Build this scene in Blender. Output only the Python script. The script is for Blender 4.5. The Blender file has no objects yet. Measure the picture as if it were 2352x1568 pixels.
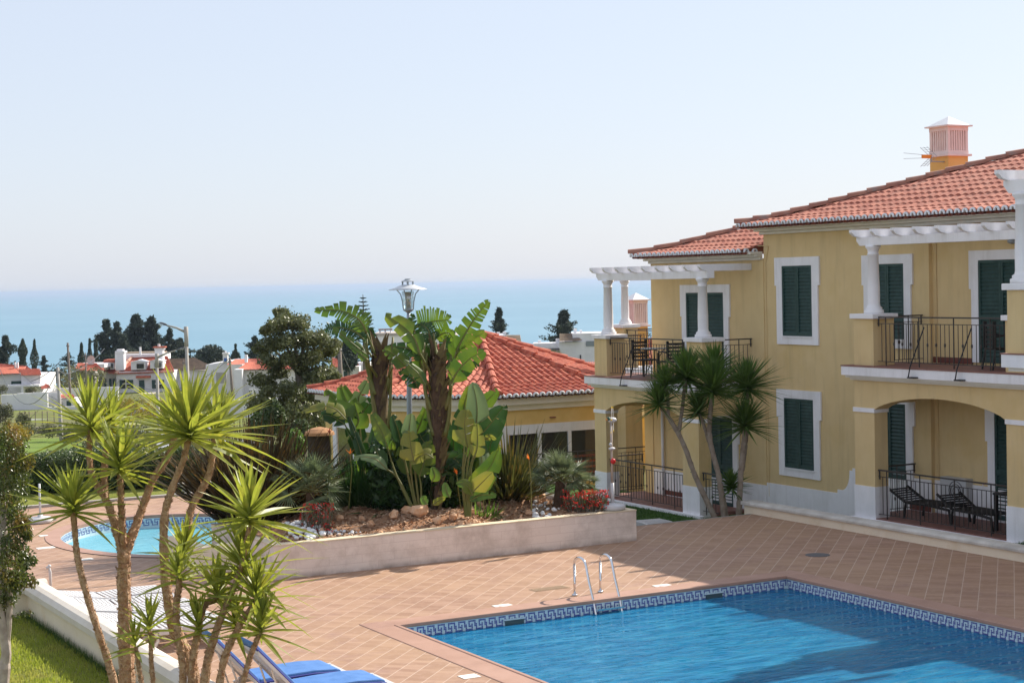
import bpy, math, random
from math import sin, cos, tan, pi, radians, sqrt, atan2, floor, exp
from mathutils import Vector, Matrix
random.seed(7)
R = random.random
def U(a, b): return a + (b - a) * random.random()

# ------------------------------------------------------------ camera, world, sun, exposure
F = 3950.0; YAW = radians(28.8); PIT = radians(1.99); ROL = radians(1.26); CZ = 5.0
FW = Vector((sin(YAW) * cos(PIT), cos(YAW) * cos(PIT), -sin(PIT)))
R0 = Vector((cos(YAW), -sin(YAW), 0)); U0 = R0.cross(FW)
RT = R0 * cos(ROL) - U0 * sin(ROL); UP = U0 * cos(ROL) + R0 * sin(ROL)
CAM = Vector((0, 0, CZ))
FWH = Vector((sin(YAW), cos(YAW), 0))
scn = bpy.context.scene
cd = bpy.data.cameras.new('camera'); cam = bpy.data.objects.new('camera', cd); scn.collection.objects.link(cam)
cam.matrix_world = Matrix(((RT.x, UP.x, -FW.x, 0), (RT.y, UP.y, -FW.y, 0), (RT.z, UP.z, -FW.z, CZ), (0, 0, 0, 1)))
cd.sensor_width = 36; cd.lens = F / 2352 * 36; cd.clip_start = 0.1; cd.clip_end = 200000
scn.camera = cam
SUN = Vector((.92, .22, .72)).normalized()
sun_el = math.asin(SUN.z); sun_az = atan2(SUN.x, SUN.y)
w = bpy.data.worlds.new('World'); scn.world = w; w.use_nodes = True
nt = w.node_tree; bg = nt.nodes['Background']
sk = nt.nodes.new('ShaderNodeTexSky'); sk.sky_type = 'NISHITA'; sk.sun_disc = False
sk.sun_elevation = sun_el; sk.sun_rotation = sun_az
sk.altitude = 0; sk.air_density = 1.0; sk.dust_density = 1.0; sk.ozone_density = 1.5
# milky coastal haze over the sky model
hzmix = nt.nodes.new('ShaderNodeMix'); hzmix.data_type = 'RGBA'; hzmix.inputs[0].default_value = 0.86
hzmix.inputs[7].default_value = (2.36, 2.55, 2.98, 1); nt.links.new(sk.outputs[0], hzmix.inputs[6])
nt.links.new(hzmix.outputs[2], bg.inputs[0]); bg.inputs[1].default_value = 0.155
ld = bpy.data.lights.new('sun', 'SUN'); ld.energy = 4.2; ld.angle = radians(.55); ld.color = (1, .93, .82)
sun = bpy.data.objects.new('sun', ld); scn.collection.objects.link(sun)
sun.rotation_euler = SUN.to_track_quat('Z', 'Y').to_euler(); sun.location = (30, 0, 40)
scn.view_settings.view_transform = 'Standard'; scn.view_settings.look = 'None'
scn.view_settings.exposure = 0.85; scn.view_settings.gamma = 1
scn.render.engine = 'CYCLES'
try:
    scn.cycles.max_bounces = 8; scn.cycles.transparent_max_bounces = 16; scn.cycles.volume_bounces = 0
except Exception: pass

# ------------------------------------------------------------ pixel <-> place (2352 px wide frame), used to survey real positions
def ray(x, y): return FW + RT * ((x - 1176) / F) - UP * ((y - 784) / F)
def pz(x, y, z=0.):
    d = ray(x, y); return CAM + d * ((z - CZ) / d.z)
def pxx(x, y, X):
    d = ray(x, y); return CAM + d * (X / d.x)
def pyy(x, y, Y):
    d = ray(x, y); return CAM + d * (Y / d.y)
def dep(x, y, D): return CAM + ray(x, y) * D
SITE = scn.collection

# ------------------------------------------------------------ materials
MATS = {}
def newmat(name):
    m = bpy.data.materials.new(name); m.use_nodes = True
    return m, m.node_tree, m.node_tree.nodes['Principled BSDF']
def mixcol(nt, f, a, b):
    n = nt.nodes.new('ShaderNodeMix'); n.data_type = 'RGBA'
    if hasattr(f, 'links') or hasattr(f, 'is_linked'): nt.links.new(f, n.inputs[0])
    else: n.inputs[0].default_value = f
    for k, v in ((6, a), (7, b)):
        if isinstance(v, (tuple, list)): n.inputs[k].default_value = (v[0], v[1], v[2], 1)
        else: nt.links.new(v, n.inputs[k])
    return n.outputs[2]
def noise(nt, scale, detail=3, rough=.55, coord=None, dist=0):
    t = nt.nodes.new('ShaderNodeTexNoise'); t.inputs['Scale'].default_value = scale
    t.inputs['Detail'].default_value = detail; t.inputs['Roughness'].default_value = rough
    t.inputs['Distortion'].default_value = dist
    if coord is None:
        c = nt.nodes.new('ShaderNodeNewGeometry'); coord = c.outputs['Position']
    nt.links.new(coord, t.inputs['Vector']); return t.outputs['Fac']
def ramp(nt, f, a, b):
    n = nt.nodes.new('ShaderNodeMapRange'); n.clamp = True
    nt.links.new(f, n.inputs[0]); n.inputs[1].default_value = a; n.inputs[2].default_value = b
    return n.outputs[0]
def bumpn(nt, h, s, dist=.02):
    n = nt.nodes.new('ShaderNodeBump'); n.inputs['Strength'].default_value = s; n.inputs['Distance'].default_value = dist
    nt.links.new(h, n.inputs['Height']); return n.outputs[0]
def mat(name, c1, c2=None, scale=3, rough=.7, metal=0, bump=0, bscale=60, spec=.4, lo=.35, hi=.65, c3=None, s3=.6, transl=0, bd=.01, streak=None):
    if name in MATS: return MATS[name]
    m, nt, p = newmat(name)
    col = None
    if c2:
        col = mixcol(nt, ramp(nt, noise(nt, scale, 4), lo, hi), c1, c2)
    else: p.inputs['Base Color'].default_value = (*c1, 1)
    if c3:
        col = mixcol(nt, ramp(nt, noise(nt, s3, 5, .65), .52, .75), col if col else c1, c3)
    if streak:      # rain streaks: noise stretched along z, and broad faded patches
        gg = nt.nodes.new('ShaderNodeNewGeometry'); mm = nt.nodes.new('ShaderNodeMapping'); mm.inputs['Scale'].default_value = (5, 5, .45); nt.links.new(gg.outputs['Position'], mm.inputs['Vector'])
        fa = ramp(nt, noise(nt, 1.0, 5, .65, mm.outputs[0]), .50, .78); ml = nt.nodes.new('ShaderNodeMath'); ml.operation = 'MULTIPLY'; ml.inputs[1].default_value = streak[1]; nt.links.new(fa, ml.inputs[0])
        col = mixcol(nt, ml.outputs[0], col, streak[0])
    if col: nt.links.new(col, p.inputs['Base Color'])
    p.inputs['Roughness'].default_value = rough; p.inputs['Metallic'].default_value = metal
    p.inputs['Specular IOR Level'].default_value = spec
    if bump:
        b = bumpn(nt, noise(nt, bscale, 3), bump, bd); nt.links.new(b, p.inputs['Normal'])
    if transl:
        t = nt.nodes.new('ShaderNodeBsdfTranslucent'); 
        if col: 
            hs = nt.nodes.new('ShaderNodeHueSaturation'); hs.inputs['Value'].default_value = 1.6; hs.inputs['Saturation'].default_value = 1.1
            nt.links.new(col, hs.inputs['Color']); nt.links.new(hs.outputs[0], t.inputs[0])
        else: t.inputs[0].default_value = (*[min(1, v * 1.6) for v in c1], 1)
        mx = nt.nodes.new('ShaderNodeMixShader'); mx.inputs[0].default_value = transl
        nt.links.new(p.outputs[0], mx.inputs[1]); nt.links.new(t.outputs[0], mx.inputs[2])
        nt.links.new(mx.outputs[0], nt.nodes['Material Output'].inputs[0])
    MATS[name] = m; return m

YEL = mat('yellow stucco', (.68, .505, .26), (.71, .535, .28), 2.5, .9, bump=.25, bscale=90, c3=(.64, .455, .195), s3=.5, streak=((.46, .34, .19), .45), spec=.2)
YELC = mat('ochre stucco', (.74, .50, .18), (.80, .56, .22), 2.5, .9, bump=.25, bscale=90, spec=.2)
WHT = mat('white painted plaster', (.85, .83, .84), (.80, .78, .79), 3, .75, bump=.1, bscale=80, c3=(.74, .72, .71), s3=.9, streak=((.50, .46, .42), .35))
WHTV = mat('white village plaster', (.80, .78, .79), (.73, .71, .73), .8, .85, c3=(.58, .57, .57), s3=.25)
CREAM = mat('cream cornice', (.74, .70, .62), (.68, .64, .56), 3, .8)
FASC = mat('cream fascia', (.86, .80, .69), (.80, .74, .63), 2, .8)
GRN = mat('dark green paint', (.012, .042, .036), (.020, .060, .052), 9, .5, spec=.4, c3=(.03, .075, .066), s3=3)
DARK = mat('dark glass', (.015, .018, .02), None, rough=.08, spec=.7)
IRON = mat('black iron', (.018, .018, .020), None, rough=.5, metal=.2)
IRONG = mat('brown iron', (.06, .05, .045), None, rough=.5, metal=.2)
BRNT = mat('brown floor tile', (.20, .09, .07), (.26, .12, .09), 6, .6)
REDB = mat('red baseboard', (.16, .045, .03), None, rough=.6)
PINK = mat('pinkish white lattice', (.80, .66, .62), (.74, .60, .56), 5, .8)
CHIMY = mat('orange yellow render', (.68, .42, .13), (.74, .47, .16), 3, .9)
TILE = mat('terracotta roof tile', (.36, .115, .075), (.50, .19, .125), 5, .85, lo=.45, hi=.56, bump=.2, bscale=40, c3=(.30, .12, .085), s3=1.6, streak=((.28, .19, .15), .5))
TILE2 = mat('orange roof tile', (.36, .075, .042), (.52, .145, .08), 5, .8, lo=.45, hi=.56, bump=.2, bscale=40, c3=(.30, .075, .045), s3=2.2, streak=((.26, .15, .11), .45))
TILEO = mat('old brown roof tile', (.30, .22, .15), (.20, .15, .11), 1.2, .9, c3=(.38, .30, .20), s3=.8)
RIDGE = mat('weathered ridge tile', (.30, .13, .095), (.40, .19, .13), 4, .85, c3=(.26, .22, .20), s3=2.5)
CAPW = mat('white tile end', (.74, .75, .78), None, rough=.7)
STEEL = mat('polished steel', (.75, .76, .78), None, rough=.12, metal=1)
GALV = mat('galvanised grey', (.34, .37, .40), None, rough=.45, metal=.5)
CONC = mat('pale concrete', (.42, .39, .35), (.34, .31, .28), 3, .9)
WOODP = mat('weathered pole wood', (.16, .13, .11), (.22, .18, .15), 6, .9)
PLAW = mat('white plastic', (.61, .60, .60), (.55, .54, .54), 4, .4)
PLAW2 = mat('warm white plastic', (.72, .69, .66), (.66, .64, .62), 4, .45)  # slightly warmer, paler white for legs and props
BLUEF = mat('royal blue cushion', (.06, .17, .42), (.085, .21, .49), 7, .7, bump=.2, bscale=120)
BLUEP = mat('navy piping', (.02, .035, .24), None, rough=.6)
COPE = mat('salmon pool coping', (.37, .215, .155), (.42, .25, .185), 2, .55, c3=(.31, .175, .13), s3=.9)
GWALL = mat('cream garden wall', (.84, .72, .55), (.79, .67, .51), 2, .85, bump=.2, bscale=30, c3=(.72, .56, .37), s3=1.3)
GCOP = mat('cream wall coping', (.66, .60, .52), (.60, .53, .44), 3, .8, bump=.15, bscale=30)
STAIN = mat('weathered coping', (.62, .58, .52), (.46, .42, .37), 2.5, .85, c3=(.36, .33, .30), s3=1.5, bump=.2, bscale=30)
RED = mat('red plastic', (.55, .02, .02), None, rough=.35)
ORNG = mat('orange plastic', (.75, .25, .02), None, rough=.4)
BLK = mat('black plastic', (.015, .014, .014), None, rough=.5)
BRWN = mat('brown thatch', (.34, .17, .08), (.42, .22, .10), 12, .95)
GREYP = mat('dark grey plastic', (.10, .10, .11), None, rough=.5)
BLUEM = mat('blue emblem', (.05, .14, .42), None, rough=.5)
AMB = mat('drain cover', (.38, .26, .16), (.32, .22, .14), 8, .8)
PLATE = mat('white inlet lid', (.80, .78, .72), None, rough=.5)

def glass(name, col=(.9, .95, .95), f=.7):
    m, nt, p = newmat(name)
    t = nt.nodes.new('ShaderNodeBsdfTransparent'); t.inputs[0].default_value = (*col, 1)
    g = nt.nodes.new('ShaderNodeBsdfGlossy'); g.inputs['Roughness'].default_value = .05
    mx = nt.nodes.new('ShaderNodeMixShader'); mx.inputs[0].default_value = 1 - f
    nt.links.new(t.outputs[0], mx.inputs[1]); nt.links.new(g.outputs[0], mx.inputs[2])
    nt.links.new(mx.outputs[0], nt.nodes['Material Output'].inputs[0]); MATS[name] = m; return m
GLASS = glass('clear lamp glass'); WGL = glass('window glass', (.35, .4, .4), .75)

def mat_deck():
    m, nt, p = newmat('terracotta deck tiles'); N = nt.nodes; L = nt.links
    g = N.new('ShaderNodeNewGeometry'); mp = N.new('ShaderNodeMapping'); mp.inputs['Rotation'].default_value = (0, 0, radians(-45))
    L.new(g.outputs['Position'], mp.inputs['Vector'])
    br = N.new('ShaderNodeTexBrick'); L.new(mp.outputs[0], br.inputs['Vector'])
    br.offset = .5; br.inputs['Scale'].default_value = 1
    br.inputs['Brick Width'].default_value = .132; br.inputs['Row Height'].default_value = .265
    br.inputs['Mortar Size'].default_value = .003; br.inputs['Mortar Smooth'].default_value = .2; br.inputs['Bias'].default_value = -.1
    br.inputs['Color1'].default_value = (.29, .165, .108, 1); br.inputs['Color2'].default_value = (.42, .262, .182, 1)
    br.inputs['Mortar'].default_value = (.26, .155, .105, 1)
    sx = N.new('ShaderNodeSeparateXYZ'); L.new(mp.outputs[0], sx.inputs[0])
    dv = N.new('ShaderNodeMath'); dv.operation = 'DIVIDE'; dv.inputs[1].default_value = .265; L.new(sx.outputs[1], dv.inputs[0])
    fr = N.new('ShaderNodeMath'); fr.operation = 'FRACT'; L.new(dv.outputs[0], fr.inputs[0])
    pp = N.new('ShaderNodeMath'); pp.operation = 'PINGPONG'; pp.inputs[1].default_value = .5; L.new(fr.outputs[0], pp.inputs[0])
    lt = N.new('ShaderNodeMath'); lt.operation = 'LESS_THAN'; lt.inputs[1].default_value = .024; L.new(pp.outputs[0], lt.inputs[0])
    base = mixcol(nt, ramp(nt, noise(nt, .35, 4, .6), .35, .7), br.outputs['Color'], (.40, .25, .135))
    base = mixcol(nt, .55, br.outputs['Color'], base)
    base = mixcol(nt, ramp(nt, noise(nt, 1.3, 5, .7), .55, .8), base, (.27, .155, .125))
    base = mixcol(nt, ramp(nt, noise(nt, 9, 3, .6), .5, .85), base, (.42, .27, .195))
    lf = N.new('ShaderNodeMath'); lf.operation = 'MULTIPLY'; lf.inputs[1].default_value = .75; L.new(lt.outputs[0], lf.inputs[0])
    col = mixcol(nt, lf.outputs[0], base, (.56, .43, .34))
    L.new(col, p.inputs['Base Color']); p.inputs['Roughness'].default_value = .62; p.inputs['Specular IOR Level'].default_value = .35
    L.new(bumpn(nt, noise(nt, 20, 3), .15, .004), p.inputs['Normal']); return m
DECK = mat_deck()
def mat_blocks():
    m, nt, p = newmat('pale block wall'); N = nt.nodes; L = nt.links
    g = N.new('ShaderNodeNewGeometry'); sx = N.new('ShaderNodeSeparateXYZ'); L.new(g.outputs['Position'], sx.inputs[0])
    ad = N.new('ShaderNodeMath'); ad.operation = 'ADD'; L.new(sx.outputs[0], ad.inputs[0]); L.new(sx.outputs[1], ad.inputs[1])
    cx = N.new('ShaderNodeCombineXYZ'); L.new(ad.outputs[0], cx.inputs[0]); L.new(sx.outputs[2], cx.inputs[1])
    br = N.new('ShaderNodeTexBrick'); L.new(cx.outputs[0], br.inputs['Vector']); br.inputs['Scale'].default_value = 1
    br.inputs['Brick Width'].default_value = .62; br.inputs['Row Height'].default_value = .147; br.inputs['Mortar Size'].default_value = .004; br.inputs['Mortar Smooth'].default_value = .3
    br.inputs['Color1'].default_value = (.80, .68, .59, 1); br.inputs['Color2'].default_value = (.84, .72, .63, 1); br.inputs['Mortar'].default_value = (.68, .55, .47, 1)
    st = mixcol(nt, ramp(nt, noise(nt, 1.6, 6, .7), .44, .66), br.outputs['Color'], (.62, .51, .43))
    st = mixcol(nt, ramp(nt, noise(nt, 6, 5, .7), .6, .8), st, (.82, .70, .60))
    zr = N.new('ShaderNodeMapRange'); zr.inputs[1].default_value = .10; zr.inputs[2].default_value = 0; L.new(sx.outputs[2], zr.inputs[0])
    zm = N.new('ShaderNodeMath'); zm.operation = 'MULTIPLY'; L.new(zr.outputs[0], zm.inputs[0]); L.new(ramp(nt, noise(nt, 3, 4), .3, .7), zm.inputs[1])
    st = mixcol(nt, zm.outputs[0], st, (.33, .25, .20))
    L.new(st, p.inputs['Base Color']); p.inputs['Roughness'].default_value = .9; p.inputs['Specular IOR Level'].default_value = .2
    L.new(bumpn(nt, noise(nt, 25, 4), .35, .01), p.inputs['Normal']); return m
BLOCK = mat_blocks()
def mat_water(name, tint, bs, scale, refl=1.0, rough=.02, dif=None, df=.6):
    m, nt, p = newmat(name); N = nt.nodes; L = nt.links
    g = N.new('ShaderNodeNewGeometry'); mp = N.new('ShaderNodeMapping')
    mp.inputs['Rotation'].default_value = (0, 0, YAW); mp.inputs['Scale'].default_value = (.7, 2.2, 1); L.new(g.outputs['Position'], mp.inputs['Vector'])
    n1 = noise(nt, scale, 2, .5, mp.outputs[0], .6); n2 = noise(nt, scale * .35, 2, .5, mp.outputs[0], .3)
    ad = N.new('ShaderNodeMath'); ad.operation = 'ADD'; L.new(n1, ad.inputs[0]); L.new(n2, ad.inputs[1])
    b = bumpn(nt, ad.outputs[0], bs, .065)
    t = N.new('ShaderNodeBsdfTransparent'); t.inputs[0].default_value = (*tint, 1)
    gl = N.new('ShaderNodeBsdfGlossy'); gl.inputs['Roughness'].default_value = rough; L.new(b, gl.inputs['Normal'])
    fr = N.new('ShaderNodeFresnel'); fr.inputs['IOR'].default_value = 1.33; L.new(b, fr.inputs['Normal'])
    mu = N.new('ShaderNodeMath'); mu.operation = 'MULTIPLY'; mu.inputs[1].default_value = refl; mu.use_clamp = True; L.new(fr.outputs[0], mu.inputs[0])
    if dif:
        d_ = N.new('ShaderNodeBsdfDiffuse'); dc = mixcol(nt, ramp(nt, noise(nt, scale * .8, 3, .5, mp.outputs[0], 1.2), .42, .66), dif[0], dif[1]); L.new(dc, d_.inputs[0]); L.new(b, d_.inputs['Normal'])
        m2 = N.new('ShaderNodeMixShader'); m2.inputs[0].default_value = df; L.new(t.outputs[0], m2.inputs[1]); L.new(d_.outputs[0], m2.inputs[2]); t = m2
    mx = N.new('ShaderNodeMixShader'); L.new(mu.outputs[0], mx.inputs[0]); L.new(t.outputs[0], mx.inputs[1]); L.new(gl.outputs[0], mx.inputs[2])
    L.new(mx.outputs[0], N['Material Output'].inputs[0]); return m
def add_vol(m, dens, col, ani=.3):
    n = m.node_tree; v = n.nodes.new('ShaderNodeVolumePrincipled'); v.inputs['Density'].default_value = dens; v.inputs['Color'].default_value = (*col, 1); v.inputs['Anisotropy'].default_value = ani
    n.links.new(v.outputs[0], n.nodes['Material Output'].inputs['Volume'])
WATER = mat_water('pool water', (.70, .95, .98), 1.0, 2.6, .62, .02, ((.018, .27, .60), (.06, .44, .78)), .36)
add_vol(WATER, 1.6, (.20, .74, 1.0))
WATERK = mat_water('shallow pool water', (.80, .95, .97), .25, 4.0, .5, .02, ((.20, .52, .64), (.26, .60, .70)), .6)
def mat_mosaic(name, c1, c2, grout):
    m, nt, p = newmat(name); N = nt.nodes; L = nt.links
    g = N.new('ShaderNodeNewGeometry')
    col = mixcol(nt, ramp(nt, noise(nt, 11, 2), .4, .6), c1, c2)
    col = mixcol(nt, ramp(nt, noise(nt, 1.1, 3, .5, None, 1.5), .45, .62), col, grout)
    L.new(col, p.inputs['Base Color']); p.inputs['Roughness'].default_value = .35; return m
POOLT = mat_mosaic('blue pool mosaic', (.02, .36, .72), (.03, .42, .78), (.06, .50, .82))
POOLK = mat_mosaic('pale pool mosaic', (.30, .68, .80), (.34, .72, .84), (.40, .78, .88))
BAND = mat('pale blue band tile', (.52, .66, .70), (.58, .70, .74), 30, .35)
KEYB = mat('cobalt mosaic', (.035, .045, .26), (.06, .07, .34), 30, .35)
def mat_sea():
    m, nt, p = newmat('sea water'); N = nt.nodes; L = nt.links
    col = mixcol(nt, ramp(nt, noise(nt, .0015, 4, .6), .4, .65), (.14, .265, .345), (.165, .295, .375))
    L.new(col, p.inputs['Base Color']); p.inputs['Roughness'].default_value = .55; p.inputs['Specular IOR Level'].default_value = .18
    g = N.new('ShaderNodeNewGeometry'); mp = N.new('ShaderNodeMapping'); mp.inputs['Rotation'].default_value = (0, 0, YAW); mp.inputs['Scale'].default_value = (.25, 1, 1); L.new(g.outputs['Position'], mp.inputs['Vector'])
    L.new(bumpn(nt, noise(nt, .06, 4, .6, mp.outputs[0]), .5, 3), p.inputs['Normal']); return m
SEA = mat_sea()
def mat_ground(name, a, b, c, s1=.12, s2=1.2):
    m, nt, p = newmat(name); L = nt.links
    col = mixcol(nt, ramp(nt, noise(nt, s1, 4), .42, .6), a, b)
    col = mixcol(nt, ramp(nt, noise(nt, s2, 5, .65), .5, .75), col, c)
    L.new(col, p.inputs['Base Color']); p.inputs['Roughness'].default_value = 1; p.inputs['Specular IOR Level'].default_value = .1
    L.new(bumpn(nt, noise(nt, s2 * 12, 3), .5, .05), p.inputs['Normal']); return m
TERR = mat_ground('field grass', (.12, .125, .05), (.18, .215, .05), (.19, .15, .10), .035, .35)
LAWN = mat_ground('lawn soil', (.17, .19, .035), (.21, .225, .05), (.25, .22, .085), .8, 5)
LAWND = mat_ground('short turf', (.05, .10, .02), (.06, .12, .025), (.07, .11, .03), 1, 6)
SOIL = mat_ground('reddish soil', (.34, .18, .10), (.42, .24, .14), (.27, .14, .085), 1.5, 9)
ROAD = mat('asphalt road', (.27, .28, .31), (.33, .34, .37), .5, .9)
def leafm(name, a, b, scale=2, transl=.35, rough=.5, c3=None, s3=1.0, spec=.4):
    return mat(name, a, b, scale, rough, transl=transl, c3=c3, s3=s3, spec=spec)
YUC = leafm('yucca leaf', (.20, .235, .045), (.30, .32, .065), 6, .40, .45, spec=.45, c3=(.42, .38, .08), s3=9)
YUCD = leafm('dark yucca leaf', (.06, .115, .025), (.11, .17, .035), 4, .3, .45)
NICL = leafm('banana like leaf', (.06, .115, .02), (.12, .18, .03), 2.2, .42, .38, c3=(.22, .24, .04), s3=1.8)
NICD = leafm('deep green leaf', (.02, .055, .014), (.042, .09, .02), 3, .25, .38)
NICS = mat('leaf stalk', (.11, .13, .028), (.17, .145, .045), 3, .6)
TRKN = mat('fibrous brown trunk', (.05, .03, .02), (.10, .06, .035), 7, .95, bump=.6, bscale=30, bd=.03)
TRKN2 = mat('split leaf sheath', (.16, .15, .05), (.22, .14, .06), 5, .8)
YTRK = mat('rust brown yucca bark', (.46, .25, .14), (.62, .42, .27), 22, .95, bump=1, bscale=70, c3=(.22, .11, .065), s3=34, bd=.03)
YTRK2 = mat('grey brown yucca bark', (.27, .21, .155), (.34, .28, .22), 9, .95, bump=.7, bscale=35, c3=(.19, .13, .09), s3=4, bd=.02)
PHOR = leafm('bronze flax blade', (.035, .026, .016), (.075, .055, .022), 6, .2, .75, c3=(.22, .12, .035), s3=5, spec=.15)
PHORG = leafm('olive flax blade', (.035, .042, .014), (.08, .078, .02), 6, .3, .5, c3=(.22, .13, .04), s3=3)
FANP = leafm('grey green fan leaf', (.10, .13, .065), (.18, .21, .11), 6, .25, .45)
REDF = leafm('red blossom', (.55, .02, .02), (.65, .05, .04), 9, .2, .6)
ORF = leafm('orange blossom', (.85, .20, .02), None, 9, .2, .5)
TWIG = mat('grey twig', (.15, .12, .09), (.22, .18, .13), 9, .9)
TREEL = leafm('olive tree leaf', (.08, .095, .035), (.15, .165, .065), 1.5, .22, .4, c3=(.22, .21, .10), s3=7)
CONL = leafm('dark conifer foliage', (.030, .044, .030), (.05, .068, .044), .5, .08, .8)
CYPL = leafm('cypress foliage', (.022, .036, .018), (.036, .054, .026), .5, .08, .8)
SHRL = leafm('grey green scrub', (.10, .11, .05), (.15, .15, .07), .6, .15, .8, c3=(.17, .13, .08), s3=.9)
SHRY = leafm('yellow scrub', (.30, .20, .03), (.20, .19, .04), .8, .2, .8)
HEDL = leafm('hedge leaf', (.045, .075, .02), (.08, .12, .035), 2, .2, .45, c3=(.20, .21, .12), s3=7)
HEDB = leafm('bright bush leaf', (.10, .19, .03), (.16, .26, .05), 3, .3, .5)
CLIML = leafm('glossy mixed leaf', (.055, .085, .02), (.11, .13, .03), 3, .3, .35, c3=(.26, .13, .04), s3=2.4, spec=.6)
GRASSM = leafm('grass blade', (.23, .27, .045), (.30, .32, .07), 2, .45, .6, c3=(.36, .30, .11), s3=1.4)
GRASSD = leafm('dark grass blade', (.045, .10, .02), (.065, .13, .028), 2, .3, .6)
CHIP = mat('wood chip', (.38, .23, .14), (.52, .35, .23), 20, .9, c3=(.22, .12, .08), s3=6)
ROCKM = mat('ochre rock', (.62, .33, .17), (.72, .47, .30), 6, .9, bump=.8, bscale=14, c3=(.46, .22, .11), s3=4, bd=.03)
PEBM = mat('white pebble', (.78, .77, .75), (.68, .67, .66), 8, .7)

# ------------------------------------------------------------ mesh builder
def org(o):
    v = Vector((0, 0, 0))
    while o: v += o.location; o = o.parent
    return v
class MB:
    def __init__(s): s.v = []; s.f = []; s.m = []
    def add(s, vs, fs, mi=0):
        n = len(s.v); s.v += [tuple(v) for v in vs]; s.f += [tuple(i + n for i in f) for f in fs]; s.m += [mi] * len(fs); return s
    def box(s, x0, y0, z0, x1, y1, z1, mi=0):
        return s.add([(x0, y0, z0), (x1, y0, z0), (x1, y1, z0), (x0, y1, z0), (x0, y0, z1), (x1, y0, z1), (x1, y1, z1), (x0, y1, z1)],
              [(0, 3, 2, 1), (4, 5, 6, 7), (0, 1, 5, 4), (1, 2, 6, 5), (2, 3, 7, 6), (3, 0, 4, 7)], mi)
    def prism(s, poly, z0, z1, mi=0):
        n = len(poly)
        return s.add([(p[0], p[1], z0) for p in poly] + [(p[0], p[1], z1) for p in poly],
              [tuple(range(n - 1, -1, -1)), tuple(range(n, 2 * n))] + [(i, (i + 1) % n, n + (i + 1) % n, n + i) for i in range(n)], mi)
    def xprism(s, poly, x0, x1, mi=0):   # poly in (y,z)
        n = len(poly)
        return s.add([(x0, p[0], p[1]) for p in poly] + [(x1, p[0], p[1]) for p in poly],
              [tuple(range(n)), tuple(range(2 * n - 1, n - 1, -1))] + [(i, n + i, n + (i + 1) % n, (i + 1) % n) for i in range(n)], mi)
    def yprism(s, poly, y0, y1, mi=0):   # poly in (x,z)
        n = len(poly)
        return s.add([(p[0], y0, p[1]) for p in poly] + [(p[0], y1, p[1]) for p in poly],
              [tuple(range(n)), tuple(range(2 * n - 1, n - 1, -1))] + [(i, n + i, n + (i + 1) % n, (i + 1) % n) for i in range(n)], mi)
    def tube(s, pts, rs, n=8, mi=0, cap=True, rough=0):
        pts = [Vector(p) for p in pts]
        if not isinstance(rs, (list, tuple)): rs = [rs] * len(pts)
        ring = []; a = None
        for i, p in enumerate(pts):
            t = (pts[min(i + 1, len(pts) - 1)] - pts[max(i - 1, 0)]).normalized()
            if a is None: a = t.orthogonal().normalized()
            a = (a - t * a.dot(t)).normalized(); b = t.cross(a)
            for k in range(n):
                an = 2 * pi * k / n; rr = rs[i] * (1 + (U(-rough, rough) if rough else 0))
                ring.append(p + a * cos(an) * rr + b * sin(an) * rr)
        fs = []
        for i in range(len(pts) - 1):
            for k in range(n):
                fs.append((i * n + k, i * n + (k + 1) % n, (i + 1) * n + (k + 1) % n, (i + 1) * n + k))
        if cap: fs += [tuple(range(n - 1, -1, -1)), tuple(range((len(pts) - 1) * n, len(pts) * n))]
        return s.add(ring, fs, mi)
    def lathe(s, c, prof, n=20, mi=0):
        vs = []; fs = []
        for r, z in prof:
            for k in range(n): vs.append((c[0] + r * cos(2 * pi * k / n), c[1] + r * sin(2 * pi * k / n), c[2] + z))
        for i in range(len(prof) - 1):
            for k in range(n): fs.append((i * n + k, i * n + (k + 1) % n, (i + 1) * n + (k + 1) % n, (i + 1) * n + k))
        fs += [tuple(range(n - 1, -1, -1)), tuple(range((len(prof) - 1) * n, len(prof) * n))]
        return s.add(vs, fs, mi)
    def sphere(s, c, r, n=10, mi=0, sz=(1, 1, 1), jit=0):
        vs = []; fs = []; m = n // 2 + 1
        for i in range(m + 1):
            th = pi * i / m
            for k in range(n):
                j = 1 + (U(-jit, jit) if jit else 0)
                vs.append((c[0] + r * sz[0] * sin(th) * cos(2 * pi * k / n) * j, c[1] + r * sz[1] * sin(th) * sin(2 * pi * k / n) * j, c[2] + r * sz[2] * cos(th) * (j if 0 < i < m else 1)))
        for i in range(m):
            for k in range(n): fs.append((i * n + k, (i + 1) * n + k, (i + 1) * n + (k + 1) % n, i * n + (k + 1) % n))
        return s.add(vs, fs, mi)
    def build(s, name, m, parent=None, smooth=False, bevel=0):
        me = bpy.data.meshes.new(name); o = bpy.data.objects.new(name, me)
        off = org(parent) if parent else Vector((0, 0, 0))
        me.from_pydata([(v[0] - off.x, v[1] - off.y, v[2] - off.z) for v in s.v], [], s.f)
        ms = m if isinstance(m, (list, tuple)) else [m]
        for k in ms: me.materials.append(k)
        if len(ms) > 1: me.polygons.foreach_set('material_index', s.m)
        if smooth: me.polygons.foreach_set('use_smooth', [True] * len(me.polygons))
        me.update(); SITE.objects.link(o)
        if parent: o.parent = parent
        if bevel:
            b = o.modifiers.new('bevel', 'BEVEL'); b.width = bevel; b.segments = 2; b.limit_method = 'ANGLE'; b.angle_limit = radians(40)
        return o
def tag(o, label, cat, group=None, kind=None):
    if label: o['label'] = label
    if cat: o['category'] = cat
    if group: o['group'] = group
    if kind: o['kind'] = kind
    return o
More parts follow.
